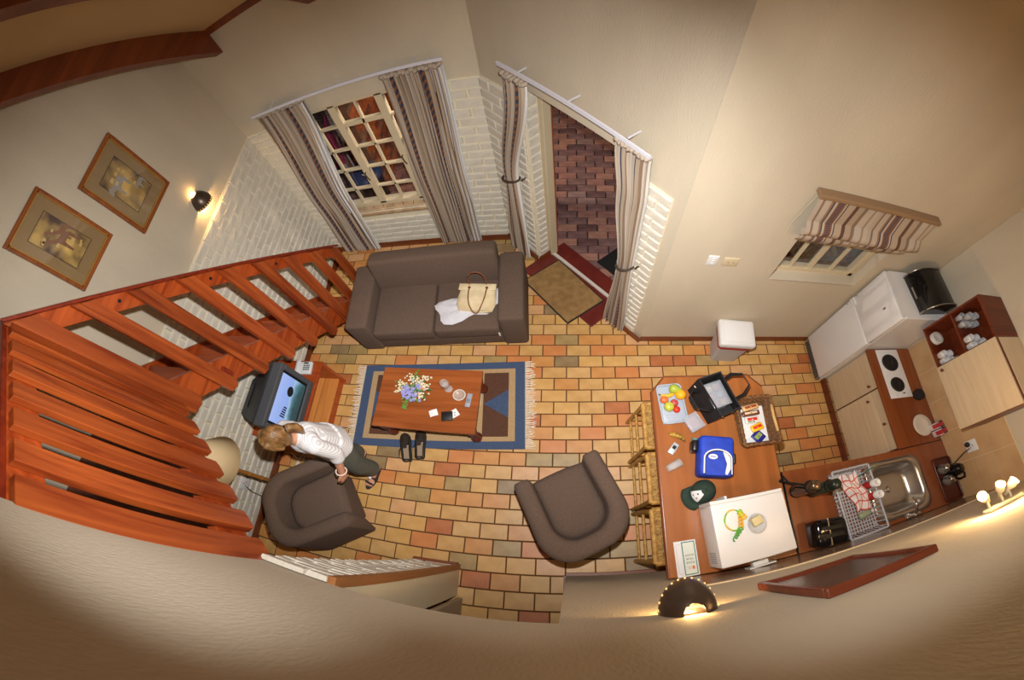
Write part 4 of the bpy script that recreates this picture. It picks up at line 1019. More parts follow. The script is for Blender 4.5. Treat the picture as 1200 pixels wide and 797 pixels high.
# shoes
leather = mat('dark_shoe_leather', (52, 42, 34), 0.5, var=0.3, scale=20)
def shoe(label, loc, rz, mir):
    t = thing('shoe', label, 'shoe', loc, rz, 'pair of dark walking shoes')
    # toe towards +y
    prof = [(-0.13, 0.030, 0.055), (-0.115, 0.038, 0.075), (-0.07, 0.040, 0.080), (-0.02, 0.040, 0.078), (0.03, 0.044, 0.070), (0.08, 0.048, 0.055), (0.12, 0.042, 0.045), (0.145, 0.025, 0.035), (0.152, 0.004, 0.025)]
    b = B(); n = 14
    rows = []
    for (y, hw, h) in prof:
        rows.append([(mir * 0.006 * sin(y * 12) + hw * cos(2 * pi * k / n), y, 0.015 + max(0, h * (0.5 + 0.5 * sin(2 * pi * k / n)))) for k in range(n)])
    vs = [v for r_ in rows for v in r_]; fs = []
    for i in range(len(rows) - 1):
        for k in range(n):
            yc = (prof[i][0] + prof[i + 1][0]) / 2; up = sin(2 * pi * (k + 0.5) / n)
            if -0.11 < yc < 0.01 and up > 0.25: continue      # opening
            fs.append((i * n + k, i * n + (k + 1) % n, (i + 1) * n + (k + 1) % n, (i + 1) * n + k))
    fs.append(tuple(range(n))); fs.append(tuple(range((len(rows) - 1) * n, len(rows) * n))[::-1])
    b.add(vs, fs, 0, True); ob('upper', b, leather, t)
    b = B(); b.prism([(mir * 0.006 * sin(y * 12) + hw * 1.06, y) for y, hw, h in prof] + [(mir * 0.006 * sin(y * 12) - hw * 1.06, y) for y, hw, h in reversed(prof)], 0.0, 0.02); ob('sole', b, mat('shoe_sole', (30, 26, 22), 0.8), t)
    b = B(); b.prism([(hw * 0.7, y) for y, hw, h in prof[1:5]] + [(-hw * 0.7, y) for y, hw, h in reversed(prof[1:5])], 0.022, 0.028); ob('insole', b, mat('insole', (150, 128, 106), 0.8), t)
    b = B(); b.prism([(-0.02, -0.01), (0.02, -0.01), (0.022, 0.05), (-0.022, 0.05)], 0.078, 0.084); ob('tongue', b, leather, t)
    b = B()
    for k in range(4): b.tube([(-0.028, 0.0 + 0.014 * k, 0.082), (0, 0.006 + 0.014 * k, 0.090), (0.028, 0.0 + 0.014 * k, 0.082)], 0.0025, 5)
    b.tube([(-0.028, 0.0, 0.083), (-0.06, -0.02, 0.05), (-0.075, -0.05, 0.01)], 0.0025, 5); ob('laces', b, blackm, t)
shoe('left dark lace up shoe on the floor in front of the coffee table', (-1.395, -1.405, 0.010), R_(12), -1)
shoe('right dark lace up shoe on the floor in front of the coffee table', (-1.268, -1.365, 0.010), R_(10), 1)
# handbag and cloth on the sofa
SZ = 0.472
hb = thing('handbag', 'cream canvas handbag with brown leather handles on the sofa', 'bag', (-0.79, 0.03, SZ), R_(-3))
canvas = mat('cream_canvas', (222, 206, 168), 0.9, rgb2=(206, 186, 146), scale=10, bump=0.3, bscale=90)
tan = mat('tan_leather', (128, 74, 42), 0.5)
b = B(); G = []
for i in range(25):
    a = 2 * pi * i / 24; row = []
    for j, (y, s, z) in enumerate(((-0.155, 0.4, 0.02), (-0.15, 0.9, 0.03), (-0.08, 1.06, 0.05), (0.0, 1.04, 0.055), (0.06, 0.98, 0.055), (0.11, 0.95, 0.055))):
        row.append((0.17 * s * cos(a), y + 0.006 * sin(3 * a), z + 0.05 * s * sin(a) * (1 if sin(a) > 0 else 0.9)))
    G.append(row)
b.grid(G, uv=False); b.add([G[i][0] for i in range(24)], [tuple(range(24))]); ob('bag_body', b, canvas, hb)
b = B(); b.rbox((0.0, 0.085, 0.103), (0.34, 0.075, 0.012), 0.005, 2); ob('bag_flap', b, canvas, hb)
b = B(); G = [[(0.165 * cos(2 * pi * i / 24), 0.108 + 0.012 * j, 0.056 + 0.05 * sin(2 * pi * i / 24)) for j in range(2)] for i in range(25)]; b.grid(G, uv=False); ob('bag_rim', b, tan, hb)
b = B(); b.tube([(-0.075 + 0.15 * (0.5 - 0.5 * cos(pi * k / 16)) - 0.03 * sin(pi * k / 16) * cos(pi * k / 16), 0.11 + 0.035 * sin(pi * k / 16), 0.07 + 0.20 * sin(pi * k / 16) ** 0.75) for k in range(17)], 0.006, 6); ob('handle', b, tan, hb)
b = B(); b.tube([(-0.07 + 0.16 * (0.5 - 0.5 * cos(pi * k / 16)), 0.07 - 0.25 * sin(pi * k / 16) ** 0.8, 0.120 - 0.085 * sin(pi * k / 16) ** 5) for k in range(17)], 0.006, 6); ob('handle', b, tan, hb)
for x in (-0.07, 0.09): b = B(); b.cyl((x, 0.07, 0.108), (x, 0.07, 0.122), 0.012, n=10); ob('stud', b, mahog, hb)
cl = B(); rr = random.Random(9); G = []
for i in range(31):
    a = 2 * pi * i / 30; row = []
    for j in range(9):
        q = j / 8; rad = (0.20 + 0.05 * sin(2 * a + 0.6) + 0.035 * sin(5 * a)) * q
        row.append((rad * 1.45 * cos(a), rad * 0.95 * sin(a), 0.004 + (0.042 + 0.012 * sin(9 * a + 6 * q) + 0.008 * sin(14 * q + 3 * a)) * (1 - q) ** 0.35))
    G.append(row)
cl.grid(G, uv=False); one('white_shirt', cl, mat('white_cotton', (206, 206, 212), 0.9, var=0.06, scale=40), 'crumpled white striped shirt lying under the handbag on the sofa', 'shirt', (-0.855, -0.015, SZ - 0.010), R_(10))

# ================================================================== TV CORNER
ts = thing('tv_stand', 'red wood television stand with open front against the brick wall', 'tv stand', (-2.45, -1.135, 0))
b = B(); b.b2((-0.27, -0.43, 0.515), (0.28, 0.43, 0.55)); bev(ob('top', b, pinex, ts), 0.006)
for s in (-1, 1): b = B(); b.b2((-0.26, s * 0.415 - 0.015, 0), (0.265, s * 0.415 + 0.015, 0.515)); bev(ob('side_panel', b, pinex, ts), 0.004)
b = B(); b.b2((-0.26, -0.40, 0.07), (-0.24, 0.40, 0.515)); ob('back_panel', b, pinex, ts)
pinel = wood('light_pine', (196, 122, 58), (214, 142, 74), 0.35, 'y')
for k in range(3): b = B(); b.b2((-0.24 + 0.165 * k, -0.40, 0.10), (-0.24 + 0.165 * k + 0.155, 0.40, 0.125)); bev(ob('shelf_board', b, pinel, ts), 0.004)
b = B(); b.b2((0.225, -0.40, 0.0), (0.245, 0.40, 0.09)); ob('plinth', b, pinex, ts)
tv = thing('television', 'grey tube television showing a bluish picture, on the wood stand', 'television', (-2.19, -1.255, 0.5505))
tvg = mat('tv_grey', (74, 76, 80), 0.5); tvd = mat('tv_dark', (48, 50, 54), 0.5)
hw, hh = 0.305, 0.27
b = B()
for (y0_, y1_, z0, z1) in ((-hw, hw, 0, 0.075), (-hw, hw, 2 * hh - 0.05, 2 * hh), (-hw, -hw + 0.05, 0.075, 2 * hh - 0.05), (hw - 0.05, hw, 0.075, 2 * hh - 0.05)): b.b2((-0.10, y0_, z0), (0, y1_, z1))
bev(ob('bezel', b, tvg, tv), 0.008)
b = B(); b.b2((-0.13, -hw + 0.015, 0.015), (-0.09, hw - 0.015, 2 * hh - 0.015))
f0 = [(-0.13, -hw + 0.02, 0.02), (-0.13, hw - 0.02, 0.02), (-0.13, hw - 0.02, 2 * hh - 0.02), (-0.13, -hw + 0.02, 2 * hh - 0.02)]
f1 = [(-0.30, -0.235, 0.04), (-0.30, 0.235, 0.04), (-0.30, 0.235, 0.42), (-0.30, -0.235, 0.42)]; f2 = [(-0.42, -0.17, 0.06), (-0.42, 0.17, 0.06), (-0.42, 0.17, 0.36), (-0.42, -0.17, 0.36)]
for A, C_ in ((f0, f1), (f1, f2)): b.add(A + C_, [(i, (i + 1) % 4, 4 + (i + 1) % 4, 4 + i) for i in range(4)])
b.add(f2, [(0, 1, 2, 3)]); ob('rear_shell', b, tvd, tv)
b = B()
for k in range(7): b.b2((-0.33 + 0.012 * k, -0.12, 0.372 - 0.004 * k + 0.025), (-0.327 + 0.012 * k, 0.12, 0.378 - 0.004 * k + 0.036))
ob('vent_slots', b, blackm, tv)
def screen_mat():
    m = bpy.data.materials.new('tv_picture'); m.use_nodes = True; nt = m.node_tree; p = nt.nodes['Principled BSDF']; p.inputs['Roughness'].default_value = 0.15
    tc = nt.nodes.new('ShaderNodeTexCoord'); s = nt.nodes.new('ShaderNodeSeparateXYZ'); nt.links.new(tc.outputs['Object'], s.inputs[0])
    n = nt.nodes.new('ShaderNodeTexNoise'); n.inputs['Scale'].default_value = 7; nt.links.new(tc.outputs['Object'], n.inputs['Vector'])
    a = nt.nodes.new('ShaderNodeMath'); a.operation = 'MULTIPLY_ADD'; a.inputs[1].default_value = 0.16; nt.links.new(n.outputs[0], a.inputs[0]); nt.links.new(s.outputs[2], a.inputs[2])
    mr = nt.nodes.new('ShaderNodeMapRange'); mr.inputs[1].default_value = 0.12; mr.inputs[2].default_value = 0.60; nt.links.new(a.outputs[0], mr.inputs[0])
    r = nt.nodes.new('ShaderNodeValToRGB'); e_ = r.color_ramp.elements; e_[0].position = 0.0; e_[0].color = lin((40, 60, 66)); e_[1].position = 1.0; e_[1].color = lin((176, 196, 250))
    for pos, c in ((0.25, (58, 84, 86)), (0.38, (96, 140, 160)), (0.46, (168, 200, 226)), (0.52, (150, 178, 244))): x = e_.new(pos); x.color = lin(c)
    nt.links.new(mr.outputs[0], r.inputs[0]); nt.links.new(r.outputs[0], p.inputs['Emission Color']); p.inputs['Emission Strength'].default_value = 0.9; p.inputs['Base Color'].default_value = (0.01, 0.01, 0.012, 1)
    return m
b = B(); b.b2((-0.03, -hw + 0.05, 0.075), (-0.02, hw - 0.05, 2 * hh - 0.05)); ob('screen_surround', b, blackm, tv)
b = B(); b.b2((-0.02, -hw + 0.075, 0.10), (-0.014, hw - 0.075, 2 * hh - 0.075)); scr = ob('screen', b, screen_mat(), tv)
dk = emit('screen_dark', (20, 24, 30), 0.2)
b = B()
b.prism([(0.10 + 0.05 * cos(2 * pi * k / 14), 0.30 + 0.045 * sin(2 * pi * k / 14)) for k in range(14)], 0.0, 0.0012, M=Matrix.Translation((-0.0138, 0, 0)) @ Matrix(((0, 0, 1, 0), (1, 0, 0, 0), (0, 1, 0, 0), (0, 0, 0, 1))))
ob('screen_tree', b, dk, scr)
for k in range(5):
    b = B(); b.b2((-0.0138, -0.155 + 0.022 * k, 0.28), (-0.0126, -0.142 + 0.022 * k, 0.35 - 0.006 * k)); ob('screen_columns', b, dk, scr)
b = B(); b.cyl((0, 0.2, 0.03), (0.004, 0.2, 0.03), 0.008, n=10); ob('power_button', b, steel, tv)
ph = thing('telephone', 'white push button telephone on the stand beside the television', 'telephone', (-2.335, -0.80, 0.5505), R_(4))
b = B(); b.rbox((0, 0, 0.02), (0.17, 0.14, 0.04), 0.01, 2); ob('phone_base', b, mat('phone_white', (206, 206, 204), 0.45), ph)
b = B(); b.rbox((-0.055, 0, 0.05), (0.045, 0.16, 0.035), 0.014, 3); ob('handset', b, mat('phone_white', (206, 206, 204), 0.45), ph)
for i in range(4):
    for j in range(3): b = B(); b.b2((0.002 + 0.018 * i, -0.03 + 0.022 * j, 0.039), (0.014 + 0.018 * i, -0.015 + 0.022 * j, 0.044)); ob('key', b, mat('key_grey', (90, 92, 96), 0.5), ph)
b = B(); b.b2((0.0, 0.042, 0.039), (0.05, 0.058, 0.043)); ob('display', b, mat('lcd', (60, 62, 58), 0.3), ph)
# floor lamp of bamboo
lp = thing('floor_lamp', 'bamboo floor lamp with a cream cone shade beside the armchair', 'lamp', (-2.45, -1.955, 0))
bam = mat('bamboo', (176, 118, 52), 0.4, rgb2=(150, 94, 38), scale=12, stretch=(1, 1, 0.2))
b = B(); b.lathe([(0.12, 0), (0.12, 0.015), (0.03, 0.03), (0.02, 0.05)], 20); ob('base', b, bam, lp)
b = B(); b.cyl((0, 0, 0.04), (0, 0, 1.25), 0.017, n=12); pole = ob('pole', b, bam, lp)
for k in range(6): b = B(); b.lathe([(0.018, -0.008), (0.022, -0.004), (0.022, 0.004), (0.018, 0.008)], 12, (0, 0, 0.18 + 0.19 * k)); ob('bamboo_joint', b, bam, pole)
shade = mat('lamp_shade_paper', (222, 196, 150), 0.8)
sp_ = shade.node_tree.nodes['Principled BSDF']; sp_.inputs['Transmission Weight'].default_value = 0.0
b = B(); b.lathe([(0.235, 1.17), (0.075, 1.50)], 36); b.f = b.f[:36]; b.m = b.m[:36]; b.sm = b.sm[:36]
so = ob('lamp_shade', b, shade, lp); mo = so.modifiers.new('thickness', 'SOLIDIFY'); mo.thickness = 0.003
b = B(); b.cyl((0, 0, 1.25), (0, 0, 1.36), 0.018, n=10); ob('lamp_holder', b, brass, lp)
b = B(); b.ball((0, 0, 1.41), 0.032, 12, sc=(1, 1, 1.3)); ob('bulb', b, emit('lamp_bulb', (255, 226, 150), 2.0), lp)
light('floor_lamp_light', 'POINT', (-2.45, -1.955, 1.47), 1.6, (1.0, 0.8, 0.5), 0.03)
b = B(); b.tube([(XL + 0.035, -2.07, 0.40), (XL + 0.04, -2.10, 0.30), (XL + 0.03, -2.12, 0.1), (XL + 0.05, -2.10, 0.01)], 0.004, 6); one('lamp_cable', b, blackm, 'thin dark cable hanging from the socket on the brick wall', 'cable')
cp = [(-2.60, -1.60, 0.006)]
for k in range(46):
    u = k / 45; cp.append((-2.52 + 0.16 * u + 0.07 * sin(7 * u + 0.5), -1.66 - 0.20 * u + 0.085 * sin(16 * u), 0.006 + 0.004 * (k % 2)))
b = B(); b.tube(cp, 0.006, 6); one('white_cable', b, whitep, 'tangled white cable on the floor behind the woman', 'cable')

# ================================================================== BREAKFAST BAR
CZ = 0.90
bx0, bx1, by0, by1 = 0.612, 1.445, Y0 + 0.012, -0.965
bar = thing('breakfast_bar', 'brown wood breakfast bar with clipped corners carrying fruit and bags', 'table', (1.03, -1.65, 0))
OB = -bar.location
b = B(); b.prism([(bx0, by0), (bx1, by0), (bx1, by1 - 0.11), (bx1 - 0.10, by1), (bx0 + 0.095, by1), (bx0, by1 - 0.12)], CZ - 0.035, CZ); b.v = [tuple(Vector(v) + OB) for v in b.v]; bev(ob('bar_top', b, barw, bar), 0.005)
edge_pts = [(bx0, by0), (bx0, by1 - 0.12), (bx0 + 0.095, by1), (bx1 - 0.10, by1), (bx1, by1 - 0.11)]
b = B(); b.tube([Vector((x, y, CZ - 0.018)) + OB for x, y in edge_pts], 0.0175, 8); ob('bar_edge', b, counterw, bar)
for (x, y) in ((bx0 + 0.28, by1 - 0.25), (bx1 - 0.14, by1 - 0.25)): b = B(); b.b2((x - 0.035, y - 0.035, 0), (x + 0.035, y + 0.035, CZ - 0.035)); b.v = [tuple(Vector(v) + OB) for v in b.v]; ob('leg', b, counterw, bar)
b = B(); b.b2((bx0 + 0.25, by0, 0), (bx1 - 0.1, by0 + 0.035, CZ - 0.035)); b.v = [tuple(Vector(v) + OB) for v in b.v]; ob('end_panel', b, counterw, bar)
# wicker bar stools
def stool(label, y0_, y1_):
    t = thing('wicker_stool', label, 'stool', (0.745, (y0_ + y1_) / 2, 0), 0, 'wicker stools at the bar')
    d = (y1_ - y0_) / 2; x0, x1 = -0.165, 0.19; SH = 0.64
    for x, fx in ((x0, -0.05), (x1, 0.04)):
        for s in (-1, 1):
            b = B(); b.tube([(x + fx, s * (d + 0.0), 0.0), (x + fx * 0.35, s * (d - 0.01), 0.40), (x, s * (d - 0.02), SH - 0.01)], 0.017, 8); l = ob('leg', b, rattan, t)
            b = B(); b.ball((x, s * (d - 0.02), SH - 0.02), 0.024, 10); ob('cane_binding', b, rattan, l)
    for z, k in ((0.14, 0.75), (0.36, 0.4)):
        for s in (-1, 1):
            b = B(); b.cyl((x0 - 0.05 * k, s * d * 0.97, z), (x1 + 0.04 * k, s * d * 0.97, z), 0.012, n=8); ob('stretcher', b, rattan, t)
        for x in (x0 - 0.05 * k, x1 + 0.04 * k):
            b = B(); b.cyl((x, -d * 0.97, z), (x, d * 0.97, z), 0.012, n=8); ob('stretcher', b, rattan, t)
    b = B()
    for (p, q) in (((x0, -d), (x0, d)), ((x1, -d), (x1, d)), ((x0, -d), (x1, -d)), ((x0, d), (x1, d))): b.cyl((p[0], p[1] * 0.95, SH), (q[0], q[1] * 0.95, SH), 0.021, n=8)
    ob('seat_rim', b, rattan, t)
    weave = mat('cane_weave', (190, 150, 82), 0.6, rgb2=(150, 106, 50), scale=40, bump=0.6, bscale=160)
    b = B(); b.b2((x0, -d * 0.95, SH - 0.008), (x1, d * 0.95, SH + 0.004)); s_ = ob('seat_panel', b, weave, t)
    ns, nw = 14, 12; b = B()
    for i in range(ns):
        y = -d * 0.9 + 1.8 * d * (i + 0.5) / ns
        pts = [(x0 + (x1 - x0) * k / 24, y, SH + 0.008 + 0.004 * sin(pi * k + i * pi + 0.5)) for k in range(25)]; b.tube(pts, 0.0075, 5)
    for j in range(nw):
        x = x0 + (x1 - x0) * (j + 0.5) / nw; b.tube([(x, -d * 0.9, SH + 0.010), (x, d * 0.9, SH + 0.010)], 0.005, 5)
    o = ob('cane_strands', b, weave, s_); o['kind'] = 'stuff'
stool('wicker stool under the bar beside the fruit tray', -1.470, -1.095)
stool('wicker stool under the bar, middle of the three', -1.878, -1.508)
stool('wicker stool under the bar nearest the near wall', -2.282, -1.915)

# ================================================================== ON THE BAR
BZ = CZ + 0.001
tr = thing('fruit_tray', 'grey plastic tray holding fruit at the corner of the bar', 'tray', (0.735, -1.19, BZ), R_(5))
trm = mat('tray_grey', (160, 168, 180), 0.35)
b = B(); b.rbox((0, 0, 0.006), (0.17, 0.30, 0.010), 0.004, 2); ob('tray_base', b, trm, tr)
b = B(); pts = []
for (cx_, cy_, a0) in ((0.055, 0.12, 0), (-0.055, 0.12, 90), (-0.055, -0.12, 180), (0.055, -0.12, 270)):
    for k in range(7): a = R_(a0 + 15 * k); pts.append((cx_ + 0.032 * cos(a), cy_ + 0.032 * sin(a), 0.025))
b.tube(pts, 0.007, 6, closed=True); vs = [(x, y, 0.004) for x, y, z in pts] + pts; n = len(pts); b.add(vs, [(i, (i + 1) % n, n + (i + 1) % n, n + i) for i in range(n)]); ob('tray_rim', b, trm, tr)
for k in range(5): b = B(); b.b2((-0.06, -0.13 + 0.02 * k, 0.011), (0.06, -0.122 + 0.02 * k, 0.0135)); ob('tray_rib', b, trm, tr)
stalk = mat('fruit_stalk', (90, 66, 36), 0.8); FZ = BZ + 0.012
def fruit(name, label, xy, prof, m, rot=(0, 0, 0), st_=True, z=FZ, lift=0.0):
    t = thing(name, label, name, (xy[0], xy[1], z)); top = prof[-1][1]
    H = max(r for r, _ in prof)
    Mx = Matrix.Translation((0, 0, lift)) @ Matrix.Rotation(rot[2], 4, 'Z') @ Matrix.Rotation(rot[0], 4, 'X')
    b = B(); b.lathe(prof, 18, M=Mx); ob('fruit_flesh', b, m, t)
    if st_: b = B(); b.tube([Mx @ Vector((0, 0, top - 0.006)), Mx @ Vector((0.002, 0, top + 0.010)), Mx @ Vector((0.005, 0, top + 0.018))], 0.002, 5); ob('stalk', b, stalk, t)
sph = lambda r, q=0.94: [(max(1e-4, r * sin(pi * i / 10)), r * q - r * q * cos(pi * i / 10) - (0.12 * r * (i / 10) ** 8)) for i in range(11)]
pearp = [(0.0001, 0), (0.022, 0.004), (0.035, 0.02), (0.037, 0.036), (0.031, 0.056), (0.02, 0.075), (0.014, 0.09), (0.0001, 0.096)]
fruit('pear', 'green pear at the far end of the fruit tray', (0.72, -1.072), pearp, mat('pear_skin', (150, 166, 48), 0.5, rgb2=(172, 176, 70), scale=20), (R_(80), 0, R_(70)), True, FZ, 0.036)
fruit('orange', 'orange fruit lying at the right of the fruit tray', (0.797, -1.13), sph(0.040), mat('orange_skin', (240, 160, 20), 0.5, bump=0.3, bscale=200), st_=False)
fruit('apple', 'orange red apple at the left of the fruit tray', (0.680, -1.165), sph(0.030), mat('peach_skin', (214, 84, 44), 0.4, rgb2=(226, 130, 60), scale=12))
fruit('apple', 'dark pinkish apple between the orange and the green apple', (0.748, -1.192), sph(0.029), mat('plum_skin', (168, 58, 62), 0.4, rgb2=(190, 80, 76), scale=12))
fruit('apple', 'light green apple in the fruit tray', (0.707, -1.222), sph(0.037), mat('green_apple', (168, 178, 50), 0.35, rgb2=(188, 192, 84), scale=10))
fruit('apple', 'small bright red apple in the fruit tray', (0.760, -1.243), sph(0.026), mat('red_apple', (196, 32, 26), 0.35, rgb2=(220, 60, 30), scale=10))
def banana(label, loc, rz, m, arc=1.3, r=0.085, th=0.017):
    t = thing('banana', label, 'banana', loc, rz)
    pts = [(r * sin(arc * (k / 12 - 0.5)), r * cos(arc * (k / 12 - 0.5)) - r, th + 0.001) for k in range(13)]
    b = B(); b.tube(pts, lambda u: th * (0.35 + 0.65 * sin(pi * min(1, max(0, u * 0.94 + 0.03))) ** 0.5), 7); ob('banana_skin', b, m, t)
    e1 = Vector(pts[-1]); d = (e1 - Vector(pts[-2])).normalized(); b = B(); b.cyl(e1, e1 + d * 0.018, 0.006, 0.004, 6); ob('stalk', b, stalk, t)
banm = mat('banana_yellow', (222, 180, 40), 0.5, rgb2=(206, 160, 40), scale=15)
banana('ripe yellow banana lying across the fruit tray', (0.715, -1.13, FZ), R_(192), banm)
banana('speckled overripe banana on the bar below the fruit tray', (0.748, -1.437, BZ), R_(-25), mat('banana_spotted', (206, 160, 40), 0.5, rgb2=(46, 30, 18), scale=26), 1.25, 0.09)
# small plastic box
pc = thing('plastic_tub', 'small clear plastic food tub beside the fruit tray', 'container', (0.868, -1.35, BZ), R_(28))
b = B(); b.rbox((0, 0, 0.025), (0.10, 0.115, 0.046), 0.014, 3); ob('tub_body', b, clearplastic, pc)
b = B(); b.rbox((0, 0, 0.05), (0.115, 0.13, 0.012), 0.005, 2); ob('tub_lid', b, clearplastic, pc)
b = B(); b.rbox((0, 0, 0.018), (0.08, 0.09, 0.026), 0.01, 2); ob('tub_filling', b, mat('ham_pink', (206, 140, 124), 0.6), pc)
mp_ = thing('mobile_phone', 'silver mobile phone on the bar below the spotted banana', 'phone', (0.714, -1.53, BZ), R_(-38))
b = B(); b.rbox((0, 0, 0.008), (0.045, 0.09, 0.016), 0.007, 2); ob('phone_shell', b, mat('silver_plastic', (190, 194, 200), 0.35, 0.3), mp_)
b = B(); b.b2((-0.012, -0.005, 0.0155), (0.012, 0.022, 0.017)); ob('phone_screen', b, blackm, mp_)
g = thing('tumbler', 'clear glass tumbler lying on the bar below the mobile phone', 'glass', (0.70, -1.655, BZ + 0.031), R_(25))
b = B(); Mg = Matrix.Rotation(R_(90), 4, 'Y'); b.lathe([(0.0, -0.05), (0.024, -0.05), (0.030, 0.05), (0.028, 0.05), (0.022, -0.04), (0.0, -0.04)], 20, M=Mg); ob('glass_wall', b, clear, g)
b = B(); b.lathe([(0.029, 0.048), (0.031, 0.05), (0.029, 0.052)], 20, M=Mg); ob('glass_rim', b, clear, g)
# black cooler bag
cbk = mat('black_nylon', (22, 22, 24), 0.7, var=0.3, scale=30)
bb = thing('cooler_bag', 'open black tote bag on the bar with a plastic box inside', 'bag', (1.025, -1.18, BZ), R_(-68))
b = B(); bw, bd, bh = 0.165, 0.125, 0.19
lo = [(-bw * 0.92, -bd * 0.9, 0), (bw * 0.92, -bd * 0.9, 0), (bw * 0.92, bd * 0.9, 0), (-bw * 0.92, bd * 0.9, 0)]; hi = [(-bw, -bd * 0.55, bh), (bw, -bd * 0.6, bh + 0.01), (bw * 1.0, bd * 0.75, bh), (-bw * 0.9, bd * 0.8, bh + 0.02)]
li = [(x * 0.93, y * 0.9, z) for x, y, z in hi]; lb = [(x * 0.9, y * 0.88, 0.04) for x, y, z in lo]
b.add(lo + hi, [(3, 2, 1, 0)] + [(i, (i + 1) % 4, 4 + (i + 1) % 4, 4 + i) for i in range(4)]); b.add(hi + li, [(i, (i + 1) % 4, 4 + (i + 1) % 4, 4 + i) for i in range(4)]); b.add(li + lb, [(i, (i + 1) % 4, 4 + (i + 1) % 4, 4 + i) for i in range(4)]); b.add(lb, [(0, 1, 2, 3)])
ob('bag_body', b, cbk, bb)
for (s, lean) in ((-1, -0.15), (1, 0.11)):
    y = s * bd * 0.62; b = B(); P = [(-0.09, y, bh - 0.06), (-0.10, y + lean * 0.5, bh + 0.06), (-0.05, y + lean, bh + 0.11), (0.05, y + lean, bh + 0.11), (0.10, y + lean * 0.5, bh + 0.06), (0.09, y, bh - 0.06)]
    G = [[(x, yy, z - 0.0), (x * 0.78, yy + 0.012 * s, z - 0.022)] for x, yy, z in P]; b.grid(G, smooth=False, uv=False); o = ob('bag_handle', b, cbk, bb); mo = o.modifiers.new('t', 'SOLIDIFY'); mo.thickness = 0.006; mo.offset = 0
for (x, y, z) in ((0.165, 0.03, bh - 0.03), (0.165, -0.05, bh - 0.03)): b = B(); b.ball((x, y, z), 0.006, 8); ob('rivet', b, steel, bb)
b = B(); Mt = Matrix.Translation((-0.11, -0.098, 0.12)) @ Matrix.Rotation(R_(12), 4, 'X'); b.box((0, 0, 0), (0.05, 0.004, 0.012), M=Mt); ob('orange_label', b, mat('orange_print', (226, 96, 34), 0.6), bb)
b = B(); b.box((0.0, 0.0, 0.018), (0.05, 0.004, 0.008), M=Mt); b.box((-0.0, 0, -0.03), (0.025, 0.004, 0.02), M=Mt); o = ob('white_label', b, white, bb); o['kind'] = 'stuff'
ic = thing('food_box', 'clear plastic box of wrapped food inside the black bag', 'container', (1.02, -1.18, BZ + 0.042), R_(18))
b = B(); b.rbox((0, 0, 0.075), (0.13, 0.19, 0.12), 0.015, 3); ob('box_body', b, clearplastic, ic)
b = B(); b.rbox((0, 0, 0.138), (0.14, 0.20, 0.012), 0.005, 2); ob('box_lid', b, frosted('clear_lid', (196, 202, 214), 0.22, 0.15), ic)
rr = random.Random(2)
for k, c in enumerate(((150, 84, 76), (178, 146, 112), (150, 90, 84), (130, 150, 176), (190, 170, 130), (160, 110, 96))):
    b = B(); b.ball((-0.03 + 0.06 * (k % 2), -0.06 + 0.06 * (k // 2), 0.105), 0.03, 10, sc=(1, 1, 0.8)); ob('food_portion', b, mat('food_%d' % k, c, 0.6, var=0.3, scale=30), ic)
# blue cooler bag
bl = mat('royal_blue_nylon', (30, 66, 190), 0.65, rgb2=(24, 54, 164), scale=14, bump=0.25, bscale=30)
bg = thing('blue_bag', 'royal blue lunch bag with white trim on the bar below the basket', 'bag', (0.965, -1.625, BZ), R_(-9))
b = B(); b.rbox((0, 0, 0.075), (0.235, 0.285, 0.148), 0.03, 3, puff=0.01); ob('bag_body', b, bl, bg)
b = B(); b.prism([(-0.085, -0.142)] + [(-0.085 + 0.17 * (0.5 - 0.5 * cos(pi * k / 16)), -0.03 + 0.06 * sin(pi * k / 16)) for k in range(17)] + [(0.085, -0.142)], 0.145, 0.168); bev(ob('front_pocket', b, bl, bg), 0.008, 3)
arc = [(-0.09, -0.13, 0.166)] + [(-0.09 + 0.18 * (0.5 - 0.5 * cos(pi * k / 16)), -0.025 + 0.062 * sin(pi * k / 16), 0.166) for k in range(17)] + [(0.09, -0.13, 0.166)]
b = B(); b.tube(arc, 0.0055, 6); ob('white_piping', b, white, bg)
b = B(); b.tube([(p[0] * 0.93, p[1] - 0.009, p[2] + 0.002) for p in arc], 0.003, 5); ob('black_piping', b, blackm, bg)
b = B(); b.prism([(0.03, 0.025), (0.06, 0.02), (0.082, -0.02), (0.085, -0.09), (0.06, -0.135), (0.045, -0.13), (0.058, -0.06)][::-1], 0.167, 0.170); ob('white_panel', b, white, bg)
b = B(); b.lathe([(0.03, 0.168), (0.03, 0.1715)], 20, (-0.035, -0.015, 0), sy=0.6); bd_ = ob('logo_badge', b, white, bg)
b = B(); b.b2((-0.052, -0.018, 0.1715), (-0.018, -0.012, 0.1722)); ob('logo_line', b, bl, bd_)
b = B(); b.rbox((-0.135, 0.07, 0.06), (0.05, 0.09, 0.10), 0.02, 3); ob('mesh_pocket', b, blackm, bg)
b = B(); b.cyl((-0.137, 0.045, 0.08), (-0.137, 0.125, 0.085), 0.022, n=12); ob('flask_in_pocket', b, mat('smoky_bottle', (96, 120, 112), 0.2), bg)
b = B(); b.tube([(0.12, 0.05, 0.04), (0.145, 0.03, 0.05), (0.15, -0.02, 0.04), (0.125, -0.05, 0.03)], 0.012, 6); ob('shoulder_strap', b, blackm, bg)
